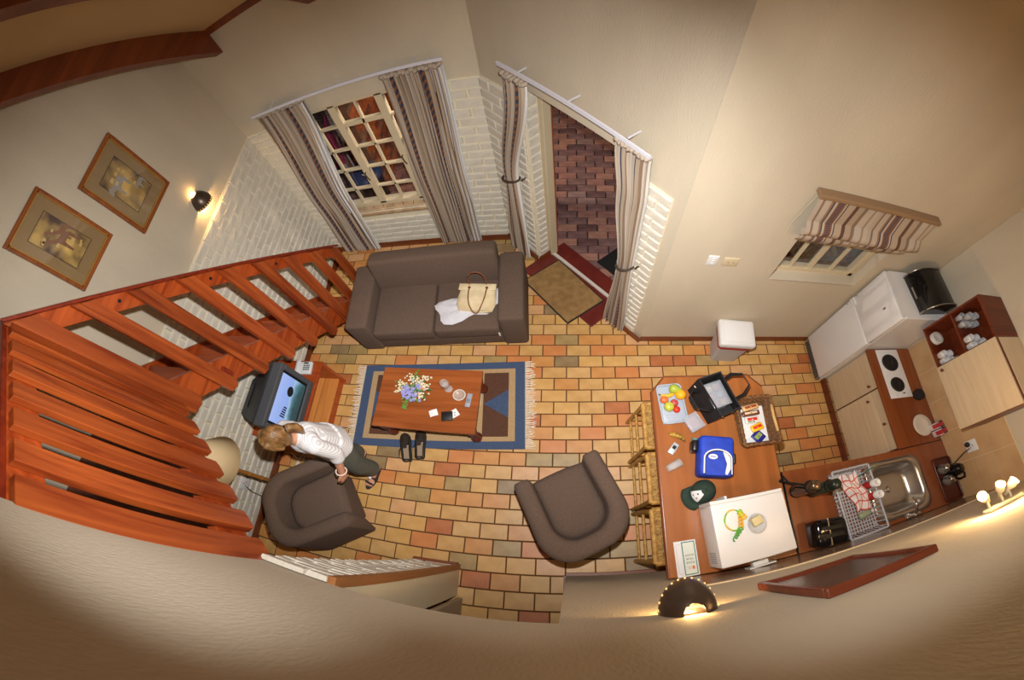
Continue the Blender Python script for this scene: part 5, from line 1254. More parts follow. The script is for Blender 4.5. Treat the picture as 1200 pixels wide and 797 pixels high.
# cap
cp_ = thing('baseball_cap', 'dark green baseball cap with white front patch on the bar', 'cap', (0.875, -1.845, BZ), R_(205))
green = mat('cap_green', (38, 58, 46), 0.85, var=0.2, scale=30, bump=0.2, bscale=200)
b = B(); G = []
for i in range(25):
    a = 2 * pi * i / 24; G.append([(0.088 * cos(a) * cos(g), 0.078 * sin(a) * cos(g), 0.012 + 0.085 * sin(g)) for g in [pi / 2 * j / 8 for j in range(9)]])
b.grid(G, uv=False); ob('crown', b, green, cp_)
b = B(); n = 13; vs = []
for k in range(n):
    a = -1.15 + 2.3 * k / (n - 1); vs.append((0.084 * cos(a), 0.076 * sin(a), 0.016)); vs.append((0.075 + 0.088 * cos(a * 0.9) - 0.01, 0.088 * sin(a), 0.008 - 0.004 * abs(sin(a))))
b.add(vs, [(2 * k, 2 * k + 1, 2 * k + 3, 2 * k + 2) for k in range(n - 1)], 0, True); o = ob('peak', b, green, cp_); mo = o.modifiers.new('t', 'SOLIDIFY'); mo.thickness = 0.004
b = B(); G = []
for i in range(7):
    a = -0.55 + 1.1 * i / 6; G.append([(0.0905 * cos(a) * cos(g), 0.0805 * sin(a) * cos(g), 0.012 + 0.0875 * sin(g)) for g in [0.25 + 0.95 * j / 6 for j in range(7)]])
b.grid(G, uv=False); pt = ob('white_patch', b, white, cp_)
b = B()
for (a, g, s_) in ((-0.1, 0.9, 0.010), (0.2, 0.6, 0.008), (-0.2, 0.5, 0.007)): b.ball((0.0925 * cos(a) * cos(g), 0.0825 * sin(a) * cos(g), 0.012 + 0.0895 * sin(g)), s_ * 0.6, 8)
o = ob('patch_embroidery', b, green, pt); o['kind'] = 'stuff'
b = B(); b.ball((0, 0, 0.098), 0.008, 8); ob('button', b, green, cp_)
# basket with snacks
bkm = mat('basket_wicker', (132, 90, 50), 0.6, rgb2=(92, 58, 30), scale=50, bump=0.8, bscale=120)
bk = thing('wicker_basket', 'brown wicker basket of snacks at the right edge of the bar', 'basket', (1.312, -1.378, BZ), R_(2))
bw, bd = 0.135, 0.185
b = B(); b.b2((-bw * 0.9, -bd * 0.9, 0), (bw * 0.9, bd * 0.9, 0.012)); ob('basket_floor', b, bkm, bk)
for k in range(6):
    s = 0.90 + 0.02 * k; z = 0.016 + 0.017 * k; b = B()
    pts = []
    for (sx, sy, a0) in ((1, 1, 0), (-1, 1, 90), (-1, -1, 180), (1, -1, 270)):
        for q in range(5): a = R_(a0 + 22.5 * q); pts.append((sx * (bw - 0.02) * s + 0.02 * cos(a), sy * (bd - 0.02) * s + 0.02 * sin(a), z + 0.003 * ((q + k) % 2)))
    dense = []
    for i in range(len(pts)):
        p, q = Vector(pts[i]), Vector(pts[(i + 1) % len(pts)]); m_ = max(1, int((q - p).length / 0.02))
        for j in range(m_): v = p.lerp(q, j / m_); d = Vector((v.x, v.y, 0)).normalized() * 0.004 * (1 if (j + k) % 2 else -1); dense.append(v + d)
    b.tube(dense, 0.010 if k < 5 else 0.014, 6, closed=True); ob('wicker_strand', b, bkm, bk)
b = B(); b.tube([(bw * 0.95, -bd * 0.55, 0.11), (bw * 1.0 - 0.02, -bd * 0.4, 0.135), (bw - 0.03, 0, 0.15), (bw * 1.0 - 0.02, bd * 0.4, 0.135), (bw * 0.95, bd * 0.55, 0.11)], 0.011, 8); ob('basket_handle', b, mat('cane_pale', (206, 164, 100), 0.5), bk)
b = B(); b.prism([(-0.09, -0.15), (0.085, -0.155), (0.095, 0.13), (-0.075, 0.14)], 0.013, 0.02); ob('napkin', b, white, bk)
def packet(name, label, x, y, z, w, d, h, rz, c1, c2, c3=None):
    t = thing(name, label, 'snack', (bk.location.x + x, bk.location.y + y, BZ + z), R_(rz))
    b = B(); b.rbox((0, 0, h / 2), (w, d, h), h * 0.45, 2, puff=h * 0.2); ob('wrapper', b, mat('wrap_' + '_'.join(map(str, c1)), c1, 0.3), t)
    b = B(); b.rbox((0, d * 0.05, h * 1.12), (w * 0.7, d * 0.4, h * 0.12), 0.001, 1); ob('wrapper_print', b, mat('wrap_' + '_'.join(map(str, c2)), c2, 0.4), t)
    if c3: b = B(); b.rbox((-w * 0.1, -d * 0.28, h * 1.06), (w * 0.5, d * 0.16, h * 0.12), 0.001, 1); ob('wrapper_stripe', b, mat('wrap_' + '_'.join(map(str, c3)), c3, 0.4), t)
packet('biscuit_bar', 'tan wrapped biscuit bar at the far end of the snack basket', -0.02, 0.115, 0.045, 0.13, 0.045, 0.025, 12, (206, 168, 112), (150, 60, 40))
packet('chocolate_bar', 'brown chocolate bar beside the tan biscuit bar in the basket', -0.02, 0.07, 0.035, 0.14, 0.04, 0.022, 6, (104, 58, 38), (222, 200, 166))
packet('snack_packet', 'red and white snack packet with green stripe in the basket', -0.015, 0.02, 0.024, 0.11, 0.06, 0.02, 4, (224, 216, 206), (204, 50, 44), (40, 130, 90))
packet('yellow_packet', 'yellow and red snack packet in the middle of the basket', 0.01, -0.045, 0.032, 0.10, 0.055, 0.02, 18, (240, 186, 24), (206, 50, 30))
packet('blue_packet', 'dark blue snack packet with green fruit print in the basket', 0.012, -0.115, 0.022, 0.085, 0.085, 0.014, 40, (34, 40, 130), (140, 160, 90))
# microwave oven
mw = thing('microwave', 'white microwave oven on the bar against the near wall', 'microwave', (1.08, -2.125, BZ), R_(3))
b = B(); b.rbox((0, 0.0, 0.14), (0.475, 0.365, 0.26), 0.008, 2); ob('casing', b, white, mw)
b = B(); b.b2((-0.236, 0.1825, 0.012), (0.236, 0.205, 0.268)); bev(ob('front_panel', b, whitep, mw), 0.005)
b = B(); b.b2((-0.10, 0.205, 0.05), (0.21, 0.208, 0.23)); ob('door_window', b, blackm, mw)
b = B(); b.b2((-0.13, 0.205, 0.05), (-0.115, 0.225, 0.23)); ob('door_handle', b, whitep, mw)
for sx in (-1, 1):
    for sy in (-1, 1): b = B(); b.cyl((sx * 0.2, sy * 0.14, 0), (sx * 0.2, sy * 0.14, 0.012), 0.015, n=10); ob('foot', b, blackm, mw)
for k in range(6): b = B(); b.b2((-0.2395, -0.10 - 0.011 * k, 0.08), (-0.2365, -0.096 - 0.011 * k, 0.2)); ob('vent_slot', b, mat('vent_grey', (150, 150, 152), 0.5), mw)
MZ = BZ + 0.271
rbn = thing('curled_ribbon', 'curly green and yellow ribbon on top of the microwave', 'ribbon', (0.965, -2.06, MZ))
rr = random.Random(21)
for k, c in enumerate(((110, 190, 60), (150, 200, 60), (236, 190, 40), (236, 200, 60), (90, 170, 60), (226, 176, 40))):
    b = B(); pts = []
    if k == 0 or k == 2: pts = [(0.055 * cos(a) - 0.005, 0.055 * sin(a) * 1.1 + 0.0, 0.006 + 0.004 * sin(3 * a + k)) for a in [0.4 + 5.2 * j / 30 for j in range(31)]]
    else:
        ex, ey = ((0.035, 0.03), (0.06, 0.01), (-0.05, -0.095), (-0.02, -0.11))[(k - 1) % 4] if k != 3 else (0.065, 0.0)
        sx_, sy_ = (0.03, -0.05) if k > 3 else (0.04, 0.045)
        pts = [(sx_ + (ex - sx_) * u + 0.012 * cos(26 * u + k), sy_ + (ey - sy_) * u + 0.012 * sin(26 * u + k), 0.012 + 0.008 * sin(30 * u)) for u in [j / 30 for j in range(31)]]
    b.tube(pts, 0.0045, 5); ob('ribbon_strand', b, mat('ribbon_%d' % k, c, 0.4), rbn)
bw_ = thing('glass_bowl', 'small clear glass bowl on top of the microwave', 'bowl', (1.09, -2.10, MZ))
b = B(); b.lathe([(0.035, 0), (0.05, 0.006), (0.058, 0.03), (0.055, 0.03), (0.046, 0.009), (0.0, 0.007)], 24); ob('bowl_wall', b, frosted('bowl_glass', (226, 228, 230), 0.5, 0.08), bw_)
b = B(); b.tube([(0.057 * cos(2 * pi * k / 28), 0.057 * sin(2 * pi * k / 28), 0.03) for k in range(28)], 0.003, 5, closed=True); ob('bowl_rim', b, frosted('bowl_glass', (226, 228, 230), 0.5, 0.08), bw_)
b = B(); b.rbox((0, 0, 0.02), (0.065, 0.05, 0.036), 0.004, 2); bt = one('butter_block', b, mat('butter', (214, 200, 150), 0.6), 'pale yellow wrapped block resting in the glass bowl on the microwave', 'butter', (1.09, -2.085, MZ + 0.012), R_(20))
bk2 = B(); bk2.b2((-0.068, -0.105, 0.0), (0.068, 0.105, 0.004))
lfm = thing('leaflet', 'folded white information leaflet with green border on the bar edge', 'leaflet', (0.722, -2.248, BZ), R_(182))
ob('leaflet_page', bk2, white, lfm)
b = B(); b.b2((-0.060, -0.098, 0.004), (0.022, 0.098, 0.0055)); ob('leaflet_border', b, mat('green_ink', (70, 130, 110), 0.7), lfm)
b = B(); b.b2((-0.054, -0.092, 0.0055), (0.016, 0.092, 0.006)); ob('leaflet_panel', b, mat('leaflet_cream', (222, 226, 214), 0.7), lfm)
b = B()
for (x0, x1, y0_, y1_) in ((0.032, 0.056, 0.085, 0.0865), (0.032, 0.056, -0.0865, -0.085), (0.0545, 0.056, -0.085, 0.085)): b.b2((x0, y0_, 0.004), (x1, y1_, 0.005))
ob('leaflet_line', b, mat('pink_ink', (196, 150, 160), 0.7), lfm)
def text(body, size, loc, m, parent, rz=0, name='lettering', rot=None):
    cu = bpy.data.curves.new(name, 'FONT'); cu.body = body; cu.size = size; cu.align_x = 'CENTER'; cu.extrude = 0.0003; cu.resolution_u = 2
    o = bpy.data.objects.new(name, cu); dg = bpy.context.evaluated_depsgraph_get(); COL.objects.link(o); bpy.context.view_layer.update()
    me = bpy.data.meshes.new_from_object(o.evaluated_get(bpy.context.evaluated_depsgraph_get())); bpy.data.objects.remove(o); bpy.data.curves.remove(cu)
    me.materials.clear(); me.materials.append(m); q = link(name, me, parent, loc, rot or (0, 0, rz)); return q
ink = mat('dark_ink', (60, 78, 76), 0.7)
for k, s_ in enumerate(('PLEASE', 'YOUR', 'ROOM')): text(s_, 0.017, (-0.019, 0.022 - 0.022 * k + 0.0, 0.0062), ink, lfm)
b = B(); b.lathe([(0.008, 0.006), (0.008, 0.0068)], 10, (-0.035, 0.058, 0), sy=1.4); ob('leaflet_flame', b, mat('flame_ink', (226, 120, 50), 0.7), lfm)
b = B(); b.b2((-0.028, 0.052, 0.006), (0.004, 0.054, 0.0066)); b.b2((-0.026, 0.062, 0.006), (0.002, 0.0635, 0.0066)); o = ob('leaflet_script', b, mat('red_ink', (176, 80, 80), 0.7), lfm); o['kind'] = 'stuff'
# adaptor block behind the microwave
ad_ = thing('plug_adaptor', 'white multi plug adaptor with cord behind the microwave', 'adaptor', (1.12, Y0 + 0.03, BZ), R_(4))
b = B(); b.rbox((0, 0, 0.15), (0.10, 0.03, 0.05), 0.006, 2); ob('adaptor_body', b, whitep, ad_)
b = B(); b.b2((-0.085, -0.018, 0.11), (0.085, -0.010, 0.20)); ob('socket_plate', b, whitep, ad_)
b = B(); b.tube([(0.03, 0.02, 0.15), (0.07, 0.03, 0.17), (0.08, 0.025, 0.22), (0.03, 0.03, 0.24), (-0.02, 0.025, 0.22)], 0.005, 6); ob('cord', b, whitep, ad_)
b = B(); b.tube([(0.0, 0.0, 0.15), (-0.02, 0.01, 0.0), (-0.16, 0.03, 0.004), (-0.20, 0.05, 0.01)], 0.005, 6); ob('cord', b, whitep, ad_)

# ================================================================== KITCHEN
# fridge freezer
fr_ = thing('fridge_freezer', 'tall white fridge freezer in the kitchen corner', 'fridge', (2.755, -0.47, 0))
FXF = -0.275; fy0, fy1 = -0.262, 0.258; FH = 1.54
b = B(); b.b2((FXF + 0.045, fy0, 0.04), (0.29, fy1, FH)); bev(ob('cabinet', b, white, fr_), 0.008, 2)
b = B(); b.rbox((FXF + 0.022, (fy0 + fy1) / 2, 0.56), (0.045, fy1 - fy0, 0.90), 0.012, 2); d1 = ob('fridge_door', b, white, fr_)
b = B(); b.rbox((FXF + 0.022, (fy0 + fy1) / 2, 1.275), (0.045, fy1 - fy0, 0.51), 0.012, 2); d2 = ob('freezer_door', b, white, fr_)
b = B(); b.rbox((FXF - 0.006, fy1 - 0.05, 1.005), (0.02, 0.09, 0.03), 0.006, 2); ob('door_grip', b, whitep, d1)
b = B(); b.rbox((FXF - 0.006, fy1 - 0.05, 1.04), (0.02, 0.09, 0.03), 0.006, 2); ob('door_grip', b, whitep, d2)
b = B(); b.lathe([(0.02, 0), (0.02, 0.003)], 16, sx=1, sy=0.55, M=Matrix.Translation((FXF - 0.0005, -0.07, 1.38)) @ Matrix.Rotation(-pi / 2, 4, 'Y')); ob('badge', b, steel, d2)
for (y, z) in ((fy1 - 0.02, 1.1), (fy1 - 0.02, 0.93)): b = B(); b.cyl((FXF, y, z), (FXF - 0.003, y, z), 0.006, n=8); ob('door_screw', b, blackm, fr_)
b = B(); b.b2((FXF + 0.01, fy0 + 0.01, 0.01), (FXF + 0.04, fy1 - 0.01, 0.10)); kk = ob('kick_grille', b, mat('grille_grey', (120, 116, 110), 0.6), fr_)
for k in range(16): b = B(); b.b2((FXF + 0.004, fy0 + 0.03 + 0.029 * k, 0.02), (FXF + 0.012, fy0 + 0.042 + 0.029 * k, 0.09)); ob('grille_slot', b, blackm, kk)
b = B(); b.b2((FXF + 0.0, fy0 + 0.02, FH - 0.004), (FXF + 0.05, fy1 - 0.02, FH + 0.006)); ob('hinge_strip', b, whitep, fr_)
# tall black canister on the fridge
ur = thing('bread_bin', 'glossy black roll top bread bin lying on the fridge', 'bread bin', (2.83, -0.475, FH + 0.004), R_(4))
gb = mat('gloss_black', (16, 16, 18), 0.08)
b = B(); n = 18; rows = []
prof = [(-0.15, 0.0), (-0.165, 0.03)] + [(-0.165 * cos(pi / 2 * k / 8), 0.03 + 0.17 * sin(pi / 2 * k / 8)) for k in range(1, 9)] + [(0.10, 0.20), (0.15, 0.16), (0.15, 0.0)]
for y in (-0.20, 0.20): rows.append([(x, y, z) for x, z in prof])
m_ = len(prof); b.add(rows[0] + rows[1], [(i, i + 1, m_ + i + 1, m_ + i) for i in range(m_ - 1)], 0, True); b.add(rows[0] + rows[1], [tuple(range(m_ - 1, -1, -1)), tuple(range(m_, 2 * m_))]); ob('bin_shell', b, gb, ur)
for y in (-0.20, 0.20):
    b = B(); b.tube([(x * 1.02, y, z * 1.02) for x, z in prof], 0.008, 6); ob('end_band', b, steel, ur)
b = B(); b.b2((-0.172, -0.06, 0.05), (-0.16, 0.06, 0.065)); ob('lid_handle', b, steel, ur)
# base cabinets along the right wall
XF = 2.585
def unit(label, y0_, y1_, fronts):
    t = thing('base_cabinet', label, 'cabinet', (2.82, (y0_ + y1_) / 2, 0)); h = (y1_ - y0_) / 2; xf = XF - 2.82
    b = B(); b.b2((xf + 0.02, -h, 0.09), (0.255, h, 0.862)); ob('carcass', b, mahog, t)
    b = B(); b.b2((xf - 0.03, -h, 0.0), (xf - 0.012, h, 0.085)); ob('plinth', b, mahog, t)
    for (nm, a0, a1, z0, z1, ky, kz) in fronts:
        b = B(); b.b2((xf, -h + a0 * 2 * h + 0.006, z0), (xf + 0.018, -h + a1 * 2 * h - 0.006, z1)); d = bev(ob(nm, b, lightwy, t), 0.003)
        b = B(); b.lathe([(0.008, 0), (0.010, 0.012), (0.016, 0.018), (0.013, 0.026), (0.0, 0.028)], 12, M=Matrix.Translation((xf, -h + ky * 2 * h, kz)) @ Matrix.Rotation(-pi / 2, 4, 'Y')); ob('knob', b, mahog, d)
unit('pale fronted base cabinet beside the fridge, below the hob', -1.135, -0.735, [('door', 0, 1, 0.10, 0.855, 0.12, 0.74)])
unit('pale fronted base cabinet with drawer, next to the sink counter', -1.755, -1.137, [('drawer', 0, 1, 0.725, 0.855, 0.42, 0.79), ('door', 0, 1, 0.10, 0.718, 0.86, 0.66)])
t = thing('sink_cabinet', 'brown cabinet run below the sink counter', 'cabinet', (2.25, -2.08, 0))
b = B(); b.b2((-0.79, -0.27, 0.09), (0.30, 0.25, 0.70)); b.b2((-0.79, -0.27, 0.70), (-0.12, 0.25, 0.862)); ob('carcass', b, mahog, t)
b = B(); b.b2((-0.79, -0.25, 0), (0.30, 0.20, 0.09)); ob('plinth', b, mahog, t)
for k in range(2): b = B(); b.b2((-0.78 + 0.53 * k, 0.25, 0.10), (-0.26 + 0.53 * k, 0.268, 0.855)); ob('door', b, lightw, t)
# worktops
wt = thing('hob_worktop', 'brown wood worktop along the right wall with the hob', 'worktop', (2.8, -1.25, 0.864))
b = B(); b.b2((2.555 - 2.8, -1.768 + 1.25, 0), (XR - 0.009 - 2.8, -0.74 + 1.25, 0.036)); bev(ob('worktop_slab', b, counterw, wt), 0.006)
b = B(); b.b2((2.555 - 2.8, -1.772 + 1.25, 0.002), (XR - 0.012 - 2.8, -1.7655 + 1.25, 0.0365)); ob('joint_strip', b, blackm, wt)
sx0, sx1, sy0, sy1 = 2.165, 2.685, -2.295, -1.86
wt = thing('sink_worktop', 'brown wood worktop along the near wall with the sink', 'worktop', (2.25, -2.07, 0.864)); ow = -wt.location; ow.z = 0
b = B(); wx0 = 1.462
for (x0, x1, y0_, y1_) in ((wx0, sx0, Y0 + 0.012, -1.774), (sx1, XR - 0.009, Y0 + 0.012, -1.774), (sx0, sx1, sy1, -1.774), (sx0, sx1, Y0 + 0.012, sy0)): b.b2((x0 + ow.x, y0_ + ow.y, 0), (x1 + ow.x, y1_ + ow.y, 0.036))
ob('worktop_slab', b, counterw, wt)
b = B(); b.b2((wx0 - 0.008 + ow.x, Y0 + 0.012 + ow.y, -0.02), (wx0 + ow.x, -1.78 + ow.y, 0.034)); ob('joint_strip', b, blackm, wt)
# sink
sk = thing('sink', 'round cornered stainless steel sink bowl in the worktop', 'sink', ((sx0 + sx1) / 2, (sy0 + sy1) / 2, CZ))
def rr_loop(hx, hy, r, z, n=6):
    L = []
    for (sx, sy, a0) in ((1, 1, 0), (-1, 1, 90), (-1, -1, 180), (1, -1, 270)):
        for q in range(n): a = R_(a0 + 90 * q / (n - 1)); L.append((sx * (hx - r) + r * cos(a), sy * (hy - r) + r * sin(a), z))
    return L
hx, hy = (sx1 - sx0) / 2, (sy1 - sy0) / 2
loops = [rr_loop(hx + 0.03, hy + 0.03, 0.09, 0.0), rr_loop(hx + 0.028, hy + 0.028, 0.09, 0.004), rr_loop(hx - 0.01, hy - 0.01, 0.12, 0.003), rr_loop(hx - 0.03, hy - 0.03, 0.12, -0.02), rr_loop(hx - 0.05, hy - 0.05, 0.11, -0.13), rr_loop(hx - 0.10, hy - 0.10, 0.08, -0.15), rr_loop(0.03, 0.03, 0.029, -0.153)]
b = B(); n = len(loops[0]); vs = [v for l in loops for v in l]; fs = []
for i in range(len(loops) - 1): fs += [(i * n + k, i * n + (k + 1) % n, (i + 1) * n + (k + 1) % n, (i + 1) * n + k) for k in range(n)]
fs.append(tuple((len(loops) - 1) * n + k for k in range(n))); b.add(vs, fs, 0, True); ob('sink_bowl', b, steel, sk)
b = B(); b.lathe([(0.028, -0.151), (0.024, -0.148), (0.0, -0.149)], 16); ob('drain', b, chrome, sk)
tp = thing('mixer_tap', 'chrome mixer tap at the wall edge of the sink', 'tap', (2.42, -2.335, CZ + 0.001))
b = B(); b.lathe([(0.025, 0), (0.025, 0.01), (0.016, 0.015), (0.014, 0.10), (0.0, 0.105)], 14); ob('tap_body', b, chrome, tp)
b = B(); b.tube([(0, 0.0, 0.07), (0.01, 0.05, 0.12), (0.02, 0.11, 0.125), (0.02, 0.14, 0.10)], 0.010, 8); ob('spout', b, chrome, tp)
for s in (-1, 1): b = B(); b.cyl((0.0, 0, 0.06), (s * 0.06, 0, 0.065), 0.008, n=8); b.ball((s * 0.065, 0, 0.068), 0.018, 10); ob('tap_handle', b, chrome, tp)
# hob
hb_ = thing('hob', 'white two plate electric hob set in the worktop', 'hob', (2.77, -1.02, CZ + 0.001))
b = B(); b.rbox((0, 0, 0.007), (0.26, 0.53, 0.014), 0.005, 2); ob('hob_plate', b, white, hb_)
for (y, r) in ((0.115, 0.092), (-0.125, 0.078)):
    b = B(); b.lathe([(r, 0.012), (r, 0.022), (r * 0.95, 0.026), (r * 0.2, 0.026), (r * 0.18, 0.023), (0.0, 0.023)], 28, (-0.01, y, 0)); ob('hot_plate', b, mat('cast_iron', (26, 24, 24), 0.6), hb_)
for (x, y) in ((-0.06, -0.235), (0.0, -0.235), (0.06, -0.235)): b = B(); b.cyl((x, y, 0.012), (x, y, 0.024), 0.012, n=12); ob('control_knob', b, whitep, hb_)
b = B(); b.b2((0.02, -0.225, 0.0135), (0.05, -0.215, 0.016)); ob('indicator', b, blackm, hb_)
b = B(); b.lathe([(0.0, 0), (0.05, 0.0), (0.062, 0.03), (0.058, 0.06), (0.03, 0.075), (0.0, 0.08)], 9, smooth=False); one('cloth_bundle', b, mat('charcoal_cloth', (34, 26, 24), 0.95, bump=0.6, bscale=60), 'dark bundled cloth on the worktop beside the hob', 'cloth', (2.955, -1.28, CZ + 0.001), 0.4)
pl_ = thing('dinner_plate', 'white plate on the worktop beside the coffee packets', 'plate', (2.885, -1.59, CZ + 0.001))
b = B(); b.lathe([(0.06, 0.0), (0.075, 0.004), (0.108, 0.016), (0.106, 0.02), (0.07, 0.009), (0.0, 0.007)], 32); ob('plate_body', b, mat('ceramic_white', (214, 204, 188), 0.25), pl_)
b = B(); b.tube([(0.107 * cos(2 * pi * k / 40), 0.107 * sin(2 * pi * k / 40), 0.018) for k in range(40)], 0.003, 5, closed=True); ob('plate_rim', b, mat('ceramic_white', (214, 204, 188), 0.25), pl_)
pk = thing('coffee_packets', 'red white and blue packets standing on the worktop against the tiles', 'packet', (3.01, -1.665, CZ + 0.001), R_(12))
for k, (x, y, c, c2) in enumerate(((-0.02, 0.035, (206, 196, 196), (176, 40, 50)), (-0.02, -0.035, (206, 196, 196), (176, 40, 50)), (0.035, 0.035, (40, 44, 84), (170, 60, 60)), (0.035, -0.035, (40, 44, 84), (170, 60, 60)))):
    b = B(); b.rbox((x, y, 0.055), (0.045, 0.062, 0.11), 0.008, 2); q = ob('packet', b, mat('pk_%d' % (k // 2), c, 0.4), pk)
    b = B(); b.b2((x - 0.024, y - 0.02, 0.05), (x + 0.015, y + 0.02, 0.112)); ob('packet_print', b, mat('pkp_%d' % (k // 2), c2, 0.4), q)
# upper cupboard: open shelf part and door part
uc = thing('wall_cupboard', 'brown wall cupboard with open mug shelves and a pale door', 'cupboard', (XR - 0.155, -1.29, 1.44))
ux0, ux1 = -0.155, 0.146; ua, um, uz = 0.50, 0.10, 0.67
yb_, ym_, ye_ = -0.495, 0.10, 0.50
b = B(); b.b2((ux0, yb_, 0), (ux1, ye_, 0.018)); ob('bottom_panel', b, mahog, uc)
b = B(); b.b2((ux0, yb_, uz - 0.018), (ux1, ye_, uz)); ob('top_panel', b, mahog, uc)
b = B(); b.b2((ux0, ym_ + 0.02, uz), (ux1, ye_, uz + 0.004)); ob('top_trim', b, mahog, uc)
for y in (yb_, ym_ - 0.009, ye_ - 0.018): b = B(); b.b2((ux0, y, 0.018), (ux1, y + 0.018, uz - 0.018)); ob('side_panel', b, mahog, uc)
b = B(); b.b2((ux1 - 0.006, yb_, 0.018), (ux1, ye_, uz - 0.018)); ob('back_panel', b, mahog, uc)
b = B(); b.b2((ux0 + 0.01, ym_, uz * 0.5 - 0.009), (ux1, ye_ - 0.018, uz * 0.5 + 0.009)); ob('shelf', b, mahog, uc)
b = B(); b.b2((ux0 - 0.02, yb_ + 0.004, 0.004), (ux0 - 0.001, ym_ - 0.004, uz - 0.004)); dd = bev(ob('cupboard_door', b, lightwy, uc), 0.003)
b = B(); b.b2((ux0 + 0.02, yb_ + 0.01, uz), (ux1 - 0.0, ym_ - 0.01, uz + 0.003)); ob('pale_top', b, lightwy, uc)
b = B(); b.lathe([(0.008, 0), (0.010, 0.012), (0.016, 0.018), (0.013, 0.026), (0.0, 0.028)], 12, M=Matrix.Translation((ux0 - 0.02, ym_ - 0.05, 0.07)) @ Matrix.Rotation(-pi / 2, 4, 'Y')); ob('knob', b, mahog, dd)
cer = mat('mug_white', (206, 203, 200), 0.3)
def mug(label, group, loc, rz, tip=0.0):
    t = thing('mug', label, 'mug', loc, rz, group)
    Mx = Matrix.Rotation(tip, 4, 'Y')
    b = B(); b.lathe([(0.0, 0), (0.026, 0.0), (0.032, 0.006), (0.033, 0.075), (0.030, 0.075), (0.029, 0.012), (0.0, 0.01)], 18, M=Mx); ob('mug_body', b, cer, t)
    b = B(); b.tube([Mx @ Vector((0.031, 0, 0.06)), Mx @ Vector((0.052, 0, 0.056)), Mx @ Vector((0.055, 0, 0.035)), Mx @ Vector((0.034, 0, 0.018))], 0.005, 6); ob('mug_handle', b, cer, t)
UX, UZ = XR - 0.155 - 0.10, 1.44
k = 0
for (x, y, z) in ((0, -1.145, 0), (0.07, -1.145, 0), (0.14, -1.145, 0), (0, -1.08, 0), (0.07, -1.08, 0)): mug('white mug in the lower open shelf of the wall cupboard', 'mugs on the lower shelf', (UX + x, y, UZ + 0.019), R_(200))
for (x, y, z) in ((0, -1.145, 0), (0.07, -1.145, 0), (0.0, -1.075, 0), (0.07, -1.075, 0), (0.14, -1.11, 0)): mug('white mug at the door side of the upper open shelf', 'mugs on the upper shelf', (UX + x, y, UZ + 0.345), R_(200))
for (x, y, z) in ((0, -0.93, 0), (0.068, -0.93, 0), (0.136, -0.93, 0), (0, -0.862, 0), (0.068, -0.862, 0), (0.136, -0.862, 0), (0.0, -0.895, 0.077), (0.068, -0.895, 0.077)):
    t = thing('glass_tumbler', 'grey glass tumbler stacked at the fridge side of the upper open shelf', 'glass', (UX + x, y, UZ + 0.345 + z), 0, 'tumblers on the upper shelf')
    b = B(); b.lathe([(0.0, 0), (0.026, 0.0), (0.033, 0.075), (0.031, 0.075), (0.024, 0.006), (0.0, 0.006)], 18); ob('tumbler_wall', b, frosted('tumbler_glass', (178, 180, 184), 0.75, 0.15), t)
ps = thing('plate_stack', 'stack of white saucers in the lower open shelf of the wall cupboard', 'plates', (UX + 0.02, -0.905, UZ + 0.019))
for k in range(5): b = B(); b.lathe([(0.03, 0.0), (0.04, 0.003), (0.062, 0.012), (0.060, 0.015), (0.036, 0.006), (0.0, 0.006)], 24, (0, 0, 0.009 * k)); ob('saucer', b, cer, ps)
# tray with glass jugs and kettle
ty = thing('serving_tray', 'dark red tray in the worktop corner below the socket', 'tray', (2.955, -2.14, CZ + 0.001))
dr_ = mat('dark_red_tray', (78, 30, 20), 0.3)
b = B(); b.rbox((0, 0, 0.005), (0.215, 0.40, 0.01), 0.004, 2); ob('tray_base', b, dr_, ty)
b = B(); b.tube(rr_loop(0.108, 0.20, 0.03, 0.018), 0.008, 6, closed=True); ob('tray_rim', b, dr_, ty)
for k, (x, y) in enumerate(((2.905, -2.045), (2.915, -2.155))):
    t = thing('coffee_jug', ['clear glass jug on the red tray nearer the hob', 'clear glass jug on the red tray nearer the near wall'][k], 'jug', (x, y, CZ + 0.012), R_(160))
    b = B(); b.lathe([(0.0, 0), (0.042, 0.0), (0.05, 0.03), (0.046, 0.07), (0.032, 0.095), (0.036, 0.105), (0.033, 0.105), (0.03, 0.095), (0.043, 0.07), (0.046, 0.03), (0.038, 0.005), (0, 0.005)], 20); ob('jug_glass', b, frosted('jug_glass', (150, 140, 130), 0.35, 0.05), t)
    b = B(); b.lathe([(0.034, 0.104), (0.034, 0.112), (0.0, 0.118)], 16); ob('jug_lid', b, chrome, t)
    b = B(); b.tube([(0.035, 0, 0.10), (0.075, 0, 0.09), (0.075, 0, 0.03), (0.05, 0, 0.025)], 0.006, 6); ob('jug_handle', b, blackm, t)
ke = thing('kettle', 'black electric kettle on the red tray in the corner', 'kettle', (2.995, -2.085, CZ + 0.012))
b = B(); b.lathe([(0.0, 0), (0.06, 0.0), (0.062, 0.02), (0.055, 0.12), (0.042, 0.165), (0.0, 0.175)], 20); ob('kettle_body', b, gb, ke)
b = B(); b.tube([(0.02, -0.045, 0.16), (0.02, -0.085, 0.15), (0.02, -0.092, 0.08), (0.02, -0.06, 0.03)], 0.011, 8); ob('kettle_handle', b, blackm, ke)
b = B(); b.cyl((-0.04, 0.03, 0.14), (-0.075, 0.05, 0.165), 0.018, 0.012, 10); ob('kettle_spout', b, gb, ke)
b = B(); b.tube([(0.05, 0.06, 0.06), (0.06, 0.12, 0.2), (0.06, 0.14, 0.28)], 0.005, 6); ob('kettle_cord', b, blackm, ke)
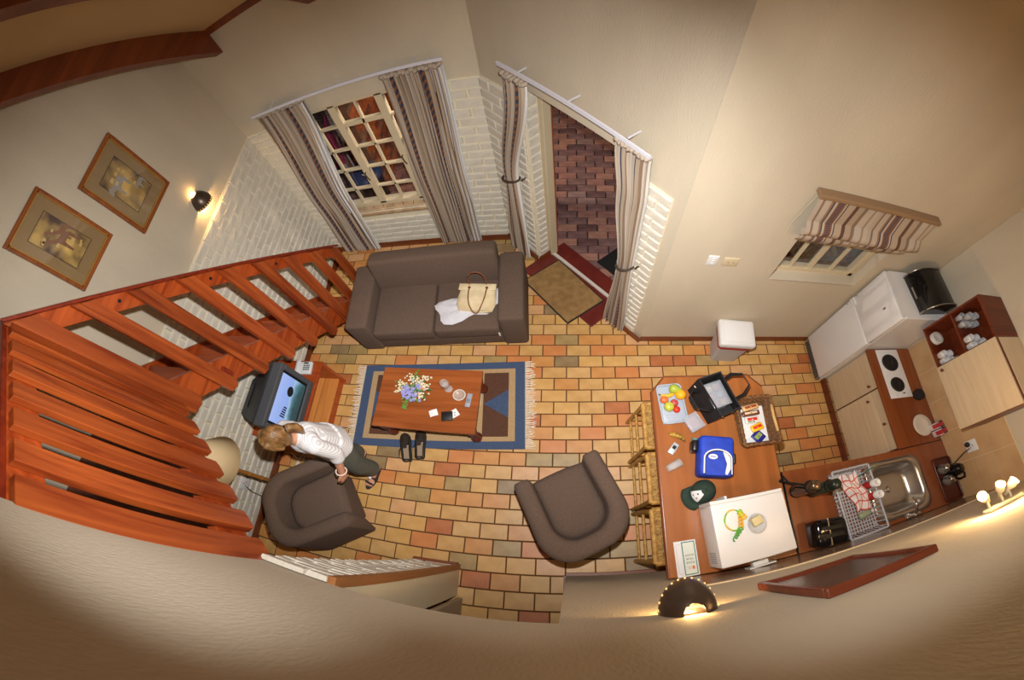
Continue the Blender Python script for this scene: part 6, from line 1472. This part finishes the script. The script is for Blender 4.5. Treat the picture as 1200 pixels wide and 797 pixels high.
# dish rack
rk = thing('dish_rack', 'grey plastic dish rack on the worktop beside the sink', 'dish rack', (1.955, -2.10, CZ + 0.001), R_(2))
rkm = mat('rack_grey', (176, 180, 186), 0.45)
hx, hy, hz = 0.165, 0.25, 0.115
b = B(); b.tube(rr_loop(hx, hy, 0.012, hz), 0.009, 6, closed=True); ob('rack_rim', b, rkm, rk)
for (ax_, n_) in (('x', 12), ('y', 18)):
    for k in range(n_):
        u = (k + 0.5) / n_ * 2 - 1
        b = B()
        if ax_ == 'x': b.b2((u * hx * 0.9 - 0.004, -hy * 0.92, 0.018), (u * hx * 0.9 + 0.004, hy * 0.92, 0.024))
        else: b.b2((-hx * 0.9, u * hy * 0.92 - 0.004, 0.019), (hx * 0.9, u * hy * 0.92 + 0.004, 0.025))
        ob('grid_bar', b, rkm, rk)
for s in (-1, 1):
    for k in range(14): y = -hy + 2 * hy * (k + 0.5) / 14; b = B(); b.tube([(s * hx * 0.9, y, 0.02), (s * hx, y, hz)], 0.005, 5); ob('side_bar', b, rkm, rk)
    for k in range(9): x = -hx + 2 * hx * (k + 0.5) / 9; b = B(); b.tube([(x, s * hy * 0.92, 0.02), (x, s * hy, hz)], 0.005, 5); ob('side_bar', b, rkm, rk)
b = B(); b.b2((-hx * 0.9, hy * 0.35, 0.025), (hx * 0.3, hy * 0.92, 0.03)); ob('solid_floor', b, rkm, rk)
for sx in (-1, 1):
    for sy in (-1, 1): b = B(); b.cyl((sx * hx * 0.8, sy * hy * 0.8, 0), (sx * hx * 0.8, sy * hy * 0.8, 0.02), 0.01, n=8); ob('rack_foot', b, rkm, rk)
# tea towel
m = bpy.data.materials.new('checked_towel'); m.use_nodes = True; nt = m.node_tree; p = nt.nodes['Principled BSDF']; p.inputs['Roughness'].default_value = 0.9
uv = nt.nodes.new('ShaderNodeUVMap'); sx_ = nt.nodes.new('ShaderNodeSeparateXYZ'); nt.links.new(uv.outputs[0], sx_.inputs[0]); prev = None
for i_, f_ in ((0, 5.0), (1, 5.0)):
    mu = nt.nodes.new('ShaderNodeMath'); mu.operation = 'MULTIPLY'; mu.inputs[1].default_value = f_; nt.links.new(sx_.outputs[i_], mu.inputs[0])
    fr2 = nt.nodes.new('ShaderNodeMath'); fr2.operation = 'FRACT'; nt.links.new(mu.outputs[0], fr2.inputs[0]); lt_ = nt.nodes.new('ShaderNodeMath'); lt_.operation = 'LESS_THAN'; lt_.inputs[1].default_value = 0.16; nt.links.new(fr2.outputs[0], lt_.inputs[0])
    if prev is None: prev = lt_
    else:
        mx_ = nt.nodes.new('ShaderNodeMath'); mx_.operation = 'MAXIMUM'; nt.links.new(prev.outputs[0], mx_.inputs[0]); nt.links.new(lt_.outputs[0], mx_.inputs[1])
mix = nt.nodes.new('ShaderNodeMix'); mix.data_type = 'RGBA'; nt.links.new(mx_.outputs[0], mix.inputs[0]); mix.inputs[6].default_value = lin((226, 218, 214)); mix.inputs[7].default_value = lin((206, 84, 64)); nt.links.new(mix.outputs[2], p.inputs['Base Color'])
b = B(); G = []
for i in range(25):
    u = i / 24; row = []
    for j in range(33):
        v = j / 32; row.append((-0.08 + 0.16 * u + 0.02 * sin(6 * v), -0.15 + 0.30 * v + 0.015 * sin(7 * u), 0.035 + 0.022 * sin(11 * u + 4 * v) * sin(8 * v + 1) + 0.03 * sin(pi * u) * sin(pi * v)))
    G.append(row)
b.grid(G); o = one('tea_towel', b, m, 'white and red checked tea towel lying in the dish rack', 'towel', (1.985, -2.03, CZ + 0.012), R_(12)); mo = o.modifiers.new('t', 'SOLIDIFY'); mo.thickness = 0.004
bo = thing('detergent_bottle', 'pale green bottle lying in the dish rack', 'bottle', (2.015, -2.21, CZ + 0.052), R_(8))
b = B(); Mg = Matrix.Rotation(pi / 2, 4, 'Y'); b.lathe([(0.0, -0.065), (0.022, -0.065), (0.024, -0.05), (0.024, 0.02), (0.016, 0.04), (0.010, 0.045)], 16, M=Mg); ob('bottle_body', b, mat('bottle_sage', (150, 160, 130), 0.3), bo)
b = B(); b.cyl((0.045, 0, 0), (0.068, 0, 0), 0.012, n=12); ob('bottle_cap', b, white, bo)
for k, y in enumerate((-2.005, -2.095)):
    t = thing('cleaning_bottle', ['white capped red bottle standing in the dish rack nearer the hob', 'white capped red bottle standing in the dish rack nearer the wall'][k], 'bottle', (2.088, y, CZ + 0.026))
    b = B(); b.lathe([(0.0, 0), (0.024, 0), (0.026, 0.01), (0.026, 0.10), (0.02, 0.115)], 16); ob('bottle_body', b, mat('bottle_red', (176, 30, 36), 0.35), t)
    b = B(); b.lathe([(0.030, 0.11), (0.031, 0.17), (0.024, 0.172), (0.022, 0.166), (0.0, 0.164)], 18); ob('bottle_cap', b, white, t)
b = B(); b.tube([(0, 0, 0.0), (0.05, 0.03, 0.08), (0.10, 0.05, 0.14)], 0.004, 6); one('scrub_brush', b, mat('teal_plastic', (40, 120, 110), 0.4), 'thin teal handle sticking out of the dish rack', 'brush', (2.03, -1.93, CZ + 0.026))
# toaster
to = thing('toaster', 'black two slot toaster on the worktop against the near wall', 'toaster', (1.64, -2.255, CZ + 0.001), R_(-3))
b = B(); b.rbox((0, 0, 0.10), (0.245, 0.175, 0.175), 0.04, 4); ob('toaster_body', b, gb, to)
for y in (-0.025, 0.025): b = B(); b.b2((-0.08, y - 0.012, 0.18), (0.08, y + 0.012, 0.189)); ob('toast_slot', b, mat('slot_dark', (8, 8, 8), 0.5), to)
b = B(); b.b2((-0.03, -0.089, 0.05), (-0.022, 0.089, 0.188)); ob('silver_band', b, steel, to)
b = B(); b.rbox((0.13, 0, 0.12), (0.03, 0.04, 0.02), 0.006, 2); ob('lever', b, blackm, to)
for sx in (-1, 1): b = B(); b.b2((sx * 0.09 - 0.012, -0.08, 0), (sx * 0.09 + 0.012, 0.08, 0.015)); ob('foot', b, blackm, to)
# flasks
def flask(label, xy, r, h, m, mc, strap):
    t = thing('vacuum_flask', label, 'flask', (xy[0], xy[1], CZ + 0.001))
    b = B(); b.lathe([(0, 0), (r, 0), (r, 0.01), (r, h * 0.72), (r * 0.8, h * 0.78)], 22); ob('flask_body', b, m, t)
    b = B(); b.lathe([(r * 0.86, h * 0.77), (r * 0.84, h * 0.98), (r * 0.7, h), (0, h)], 22); ob('flask_cup', b, mc, t)
    for z in (0.03, 0.70): b = B(); b.lathe([(r + 0.001, h * z), (r + 0.004, h * z + 0.004), (r + 0.004, h * z + 0.016), (r + 0.001, h * z + 0.02)], 22); ob('flask_band', b, blackm, t)
    if strap:
        b = B(); b.tube([(-r, 0.0, h * 0.7), (-r - 0.03, 0.02, h * 0.55), (-r - 0.02, 0.01, h * 0.2), (-r, 0, h * 0.05)], 0.008, 6); ob('flask_handle', b, blackm, t)
        b = B(); b.tube([(-r, 0.02, 0.25), (-r - 0.04, 0.06, 0.12), (-r - 0.06, 0.09, 0.02), (-r - 0.02, 0.12, 0.008), (-r + 0.01, 0.07, 0.008)], 0.009, 6); ob('carry_strap', b, mat('strap_black', (18, 18, 18), 0.8), t)
flask('steel vacuum flask with black strap on the worktop next to the bar', (1.52, -1.935), 0.042, 0.34, steel, mat('flask_cup_bronze', (120, 104, 84), 0.25, 0.8), True)
flask('green vacuum flask on the worktop against the dish rack', (1.645, -1.955), 0.042, 0.38, mat('flask_green', (62, 80, 62), 0.3, 0.3), mat('flask_cup_dark', (30, 40, 34), 0.3), False)
# triple spot lamp
sl = thing('spot_lamp', 'cream three spot wall lamp on the near wall by the kitchen corner', 'wall lamp', (1.965, Y0, 2.22))
lc = mat('lamp_cream', (206, 196, 168), 0.45)
b = B(); b.rbox((0.03, 0.012, 0.0), (0.30, 0.025, 0.07), 0.012, 3); ob('base_bar', b, lc, sl)
for k, (x, dx, dy, dz) in enumerate(((-0.09, -0.75, 0.40, 0.45), (0.03, -0.25, 0.65, 0.60), (0.11, 0.25, 0.55, 0.75))):
    b = B(); b.tube([(x, 0.02, 0), (x, 0.05, 0.0), (x + 0.01, 0.07, -0.01)], 0.008, 8); arm = ob('lamp_arm', b, lc, sl)
    d = Vector((dx, dy, dz)).normalized(); c = Vector((x + 0.01, 0.07, -0.01)); q = d.to_track_quat('Z', 'Y').to_matrix().to_4x4()
    b = B(); b.lathe([(0.0, -0.04), (0.013, -0.036), (0.015, 0.012), (0.026, 0.03), (0.028, 0.07), (0.026, 0.07), (0.023, 0.035), (0.0, 0.03)], 18, M=Matrix.Translation(c) @ q); hd_ = ob('spot_head', b, lc, sl)
    b = B(); b.ball(c + d * 0.052, 0.016, 10); ob('bulb', b, emit('spot_bulb', (255, 190, 90), 10), hd_)
    light('spot_light', 'POINT', sl.location + c + d * 0.085, 8.0, (1.0, 0.62, 0.27), 0.02)
# cool box by the wall
cb_ = thing('cool_box', 'white cool box with red rim on the floor by the plaster wall', 'cool box', (1.52, -0.345, 0), R_(-5))
b = B(); lo = rr_loop(0.125, 0.105, 0.03, 0.0); mid = rr_loop(0.150, 0.128, 0.035, 0.36); n = len(lo); b.add(lo + mid, [(i, (i + 1) % n, n + (i + 1) % n, n + i) for i in range(n)], 0, True); b.add(lo, [tuple(range(n - 1, -1, -1))]); b.add(mid, [tuple(range(n))]); ob('box_body', b, mat('cool_grey', (186, 184, 184), 0.5), cb_)
b = B(); l1, l2 = rr_loop(0.160, 0.138, 0.04, 0.355), rr_loop(0.162, 0.140, 0.04, 0.40); b.add(l1 + l2, [(i, (i + 1) % n, n + (i + 1) % n, n + i) for i in range(n)], 0, True); b.add(l1, [tuple(range(n - 1, -1, -1))]); b.add(l2, [tuple(range(n))]); ob('red_rim', b, mat('red_plastic', (168, 44, 52), 0.45), cb_)
b = B(); b.rbox((0, 0, 0.445), (0.345, 0.30, 0.09), 0.03, 3); ob('box_lid', b, whitep, cb_)
b = B(); b.rbox((0.0, 0.0, 0.492), (0.27, 0.23, 0.012), 0.005, 2); ob('lid_panel', b, white, cb_)

# ================================================================== WOMAN
wo = thing('person', 'woman with blond ponytail in white shirt and dark trousers, standing beside the television', 'person', (-1.735, -1.615, 0), R_(-20)); wo.scale = (0.96, 0.96, 0.95)
def chain(b, pts, n=12, sc=(1, 1, 1)):
    for (p, r) in pts: b.ball(p, r, n)
    for (p, r), (q, s) in zip(pts, pts[1:]): b.cyl(p, q, r, s, n)
def remesh(o, v, it=6):
    m = o.modifiers.new('remesh', 'REMESH'); m.mode = 'VOXEL'; m.voxel_size = v; m.use_smooth_shade = True
    m2 = o.modifiers.new('smooth', 'SMOOTH'); m2.iterations = it; m2.factor = 0.5
skin = mat('skin', (206, 148, 118), 0.55, var=0.08, scale=12)
b = B()
chain(b, [((0, 0.05, 0.88), 0.13), ((0, 0.035, 1.03), 0.112), ((0, 0.005, 1.20), 0.118), ((0, -0.02, 1.31), 0.075), ((0, -0.045, 1.38), 0.050), ((0, -0.075, 1.44), 0.052)])
for s in (-1, 1): chain(b, [((0, 0.0, 1.24), 0.09), ((s * 0.09, -0.005, 1.28), 0.075), ((s * 0.155, -0.01, 1.29), 0.055)])
HM = Matrix.Translation((0, -0.08, 0)) @ Matrix.Rotation(R_(-28), 4, 'Z') @ Matrix.Translation((0, 0.08, 0))
b.ball((0, -0.105, 1.515), 0.092, 16, sc=(0.84, 1.0, 1.12), M=HM); b.ball((0, -0.15, 1.465), 0.055, 12, sc=(0.9, 0.9, 1.0), M=HM)       # skull and jaw
b.ball((0, -0.208, 1.495), 0.014, 8, sc=(0.8, 1.1, 1.5), M=HM)                                                              # nose
for s in (-1, 1): b.ball((s * 0.079, -0.095, 1.50), 0.020, 8, sc=(0.45, 0.8, 1.3), M=HM)                                     # ears
# left arm hangs, right arm bent forward
chain(b, [((0.155, -0.01, 1.29), 0.052), ((0.215, 0.015, 1.06), 0.042), ((0.215, -0.01, 1.03), 0.041), ((0.225, -0.115, 0.84), 0.027)])
chain(b, [((-0.155, -0.01, 1.29), 0.052), ((-0.205, 0.02, 1.06), 0.042), ((-0.205, 0.015, 1.03), 0.041), ((-0.20, -0.03, 0.82), 0.027)])
def hand(b, w, d, side, palm_n):
    # w wrist, d pointing direction, palm_n direction the palm faces
    d = Vector(d).normalized(); nrm = Vector(palm_n).normalized(); ac = d.cross(nrm).normalized() * side; w = Vector(w)
    for k in range(4):
        a = -0.027 + 0.018 * k; base = w + d * 0.085 + ac * a
        chain(b, [(w + d * 0.02 + ac * a * 0.6, 0.014), (base, 0.0115)], 8)
        L = (0.062, 0.075, 0.080, 0.070)[k]; p1 = base + d * L * 0.42 + nrm * 0.006; p2 = p1 + d * L * 0.30 + nrm * 0.016; p3 = p2 + d * L * 0.2 + nrm * 0.016
        chain(b, [(base, 0.0105), (p1, 0.0095), (p2, 0.0085), (p3, 0.0075)], 8)
    t0 = w + d * 0.025 + ac * 0.026; t1 = t0 + d * 0.032 + ac * 0.020 + nrm * 0.012; t2 = t1 + d * 0.030 + ac * 0.004 + nrm * 0.010
    chain(b, [(t0, 0.014), (t1, 0.0105), (t2, 0.0085)], 8)
hand(b, (0.225, -0.115, 0.84), (0.02, -0.38, -0.92), -1, (-1, -0.1, 0))
hand(b, (-0.20, -0.03, 0.82), (0.02, -0.15, -0.98), 1, (1, -0.1, 0))
# legs and feet
for s, ky, ay in ((1, -0.03, -0.02), (-1, 0.03, 0.05)):
    chain(b, [((s * 0.085, 0.04, 0.85), 0.092), ((s * 0.10, ky, 0.47), 0.058), ((s * 0.10, ky + 0.02, 0.33), 0.054), ((s * 0.105, ay + 0.02, 0.09), 0.036)])
    chain(b, [((s * 0.105, ay + 0.05, 0.040), 0.030), ((s * 0.107, ay - 0.03, 0.045), 0.032), ((s * 0.110, ay - 0.10, 0.033), 0.026)])
    for k in range(5):
        x = s * (0.110 + (0.030 - 0.0145 * k)); L = (0.075, 0.085, 0.092, 0.096, 0.098)[k] if s > 0 else (0.075, 0.085, 0.092, 0.096, 0.098)[k]
        chain(b, [((x, ay - 0.09, 0.030), 0.014), ((x, ay - 0.09 - L * 0.55, 0.024), 0.010 if k < 4 else 0.013)], 8)
body = ob('body', b, skin, wo); remesh(body, 0.0055, 4)
def turn(o):
    o.matrix_basis = HM; return o
# face details
for s in (-1, 1):
    b = B(); b.ball((s * 0.032, -0.183, 1.512), 0.0125, 10); e1 = turn(ob('eye', b, white, body))
    b = B(); b.ball((s * 0.032, -0.193, 1.511), 0.006, 8); ob('iris', b, mat('iris_brown', (60, 44, 30), 0.3), e1)
    b = B(); b.tube([(s * 0.018, -0.194, 1.532), (s * 0.034, -0.192, 1.537), (s * 0.048, -0.180, 1.532)], 0.003, 5); turn(ob('eyebrow', b, mat('brow', (96, 70, 44), 0.8), body))
b = B(); b.tube([(-0.022, -0.196, 1.452), (-0.008, -0.204, 1.455), (0.008, -0.204, 1.455), (0.022, -0.196, 1.452)], 0.006, 6); turn(ob('lips', b, mat('lips', (176, 92, 84), 0.5), body))
# hair
hairm = mat('blond_hair', (146, 108, 62), 0.45, rgb2=(98, 66, 36), scale=30, stretch=(1, 1, 0.25), bump=0.5, bscale=90)
b = B(); b.ball((0, -0.088, 1.532), 0.102, 18, sc=(0.90, 1.0, 1.06)); b.ball((0, -0.165, 1.575), 0.05, 12, sc=(1.35, 0.6, 0.8)); b.ball((0, -0.06, 1.47), 0.082, 14, sc=(0.98, 0.8, 1.0))
for s in (-1, 1): chain(b, [((s * 0.062, -0.15, 1.58), 0.028), ((s * 0.082, -0.13, 1.53), 0.022), ((s * 0.082, -0.10, 1.46), 0.016)], 10)
hr = turn(ob('hair', b, hairm, wo)); remesh(hr, 0.006, 4)
b = B(); chain(b, [((0, 0.0, 1.545), 0.032), ((0.0, 0.035, 1.53), 0.036), ((0.0, 0.062, 1.49), 0.036), ((0.005, 0.068, 1.44), 0.030), ((0.008, 0.06, 1.39), 0.018), ((0.008, 0.055, 1.35), 0.006)]); pt_ = ob('ponytail', b, hairm, hr); remesh(pt_, 0.006, 3)
b = B(); b.tube([(0.026 * cos(2 * pi * k / 16), 0.012 + 0.008 * sin(2 * pi * k / 16), 1.542 + 0.030 * sin(2 * pi * k / 16)) for k in range(16)], 0.007, 6, closed=True); ob('hair_tie', b, blackm, hr)
# shirt
ms_ = bpy.data.materials.new('striped_shirt'); ms_.use_nodes = True; nt = ms_.node_tree; p = nt.nodes['Principled BSDF']; p.inputs['Roughness'].default_value = 0.9
tc = nt.nodes.new('ShaderNodeTexCoord'); wv = nt.nodes.new('ShaderNodeTexWave'); wv.wave_type = 'BANDS'; wv.bands_direction = 'DIAGONAL'; wv.inputs['Scale'].default_value = 24; wv.inputs['Distortion'].default_value = 1.0
rp = nt.nodes.new('ShaderNodeValToRGB'); rp.color_ramp.elements[0].position = 0.1; rp.color_ramp.elements[0].color = lin((190, 188, 190)); rp.color_ramp.elements[1].position = 0.35; rp.color_ramp.elements[1].color = lin((226, 224, 224))
nt.links.new(tc.outputs['Object'], wv.inputs[0]); nt.links.new(wv.outputs['Fac'], rp.inputs[0]); nt.links.new(rp.outputs[0], p.inputs['Base Color'])
b = B()
chain(b, [((0, 0.055, 0.90), 0.150), ((0, 0.045, 1.0), 0.135), ((0, 0.025, 1.10), 0.132), ((0, 0.005, 1.22), 0.130), ((0, -0.012, 1.31), 0.078)], 18)
for s in (-1, 1):
    chain(b, [((s * 0.05, 0.05, 0.90), 0.135), ((s * 0.05, 0.02, 1.15), 0.115)], 16)
    chain(b, [((0, 0.0, 1.26), 0.10), ((s * 0.10, -0.005, 1.285), 0.082), ((s * 0.16, -0.01, 1.285), 0.068)], 14)
chain(b, [((0.16, -0.01, 1.285), 0.066), ((0.212, 0.012, 1.08), 0.060), ((0.218, -0.015, 1.02), 0.060)], 14)
chain(b, [((-0.16, -0.01, 1.285), 0.066), ((-0.205, 0.015, 1.08), 0.060), ((-0.205, 0.01, 1.02), 0.060)], 14)
rr = random.Random(4)
for k in range(40):
    a = 2 * pi * k / 40; b.cyl((0.155 * cos(a) * 1.1, 0.05 + 0.13 * sin(a), 1.0), (0.165 * cos(a) * 1.12, 0.057 + 0.142 * sin(a), 0.835), 0.016 + 0.003 * sin(5 * a), 0.018 + 0.004 * sin(5 * a), 8)
sh = ob('shirt', b, ms_, wo); remesh(sh, 0.008, 5)
# trousers
b = B(); olive = mat('dark_olive_trousers', (90, 92, 82), 0.9, var=0.15, scale=14, bump=0.3, bscale=30)
chain(b, [((0, 0.06, 0.90), 0.140), ((0, 0.06, 0.80), 0.13)], 16)
for s, ky, ay in ((1, -0.03, -0.02), (-1, 0.03, 0.05)):
    chain(b, [((s * 0.075, 0.055, 0.86), 0.118), ((s * 0.095, ky + 0.03, 0.60), 0.100), ((s * 0.105, ky + 0.01, 0.42), 0.088), ((s * 0.108, ay + 0.02, 0.22), 0.078), ((s * 0.108, ay + 0.02, 0.16), 0.078)], 16)
trs = ob('trousers', b, olive, wo); remesh(trs, 0.008, 4)
# sandals and bracelet
for s, ay in ((1, -0.02), (-1, 0.05)):
    b = B(); outl = [(s * 0.107 + 0.040 * sx * (0.75 + 0.25 * abs(cos(g * 2))), 0) for sx, g in ()]
    pts = []
    for k in range(24):
        a = 2 * pi * k / 24; pts.append((s * 0.109 + 0.044 * cos(a) * (0.86 if sin(a) > 0 else 1.06), ay - 0.055 + 0.128 * sin(a)))
    b.prism(pts, 0.0, 0.014); sd = ob('sandal', b, mat('sandal_dark', (40, 36, 36), 0.6), wo)
    for y in (-0.115, -0.06):
        b = B(); b.tube([(s * 0.109 - 0.040, ay + y, 0.012), (s * 0.109 - 0.030, ay + y, 0.055), (s * 0.109, ay + y, 0.075 if y > -0.1 else 0.062), (s * 0.109 + 0.030, ay + y, 0.055), (s * 0.109 + 0.040, ay + y, 0.012)], 0.009, 6); ob('sandal_strap', b, mat('sandal_dark', (40, 36, 36), 0.6), sd)
    b = B(); b.b2((s * 0.109 - 0.012, ay - 0.075, 0.072), (s * 0.109 + 0.012, ay - 0.05, 0.088)); ob('buckle', b, white, sd)
b = B(); q = Vector((0.01, -0.47, -0.88)).to_track_quat('Z', 'Y').to_matrix().to_4x4(); b.tube([(Matrix.Translation((0.2245, -0.105, 0.862)) @ q) @ Vector((0.042 * cos(2 * pi * k / 20), 0.042 * sin(2 * pi * k / 20), 0)) for k in range(20)], 0.007, 6, closed=True); ob('bracelet', b, mat('bracelet_white', (220, 196, 180), 0.4), wo)
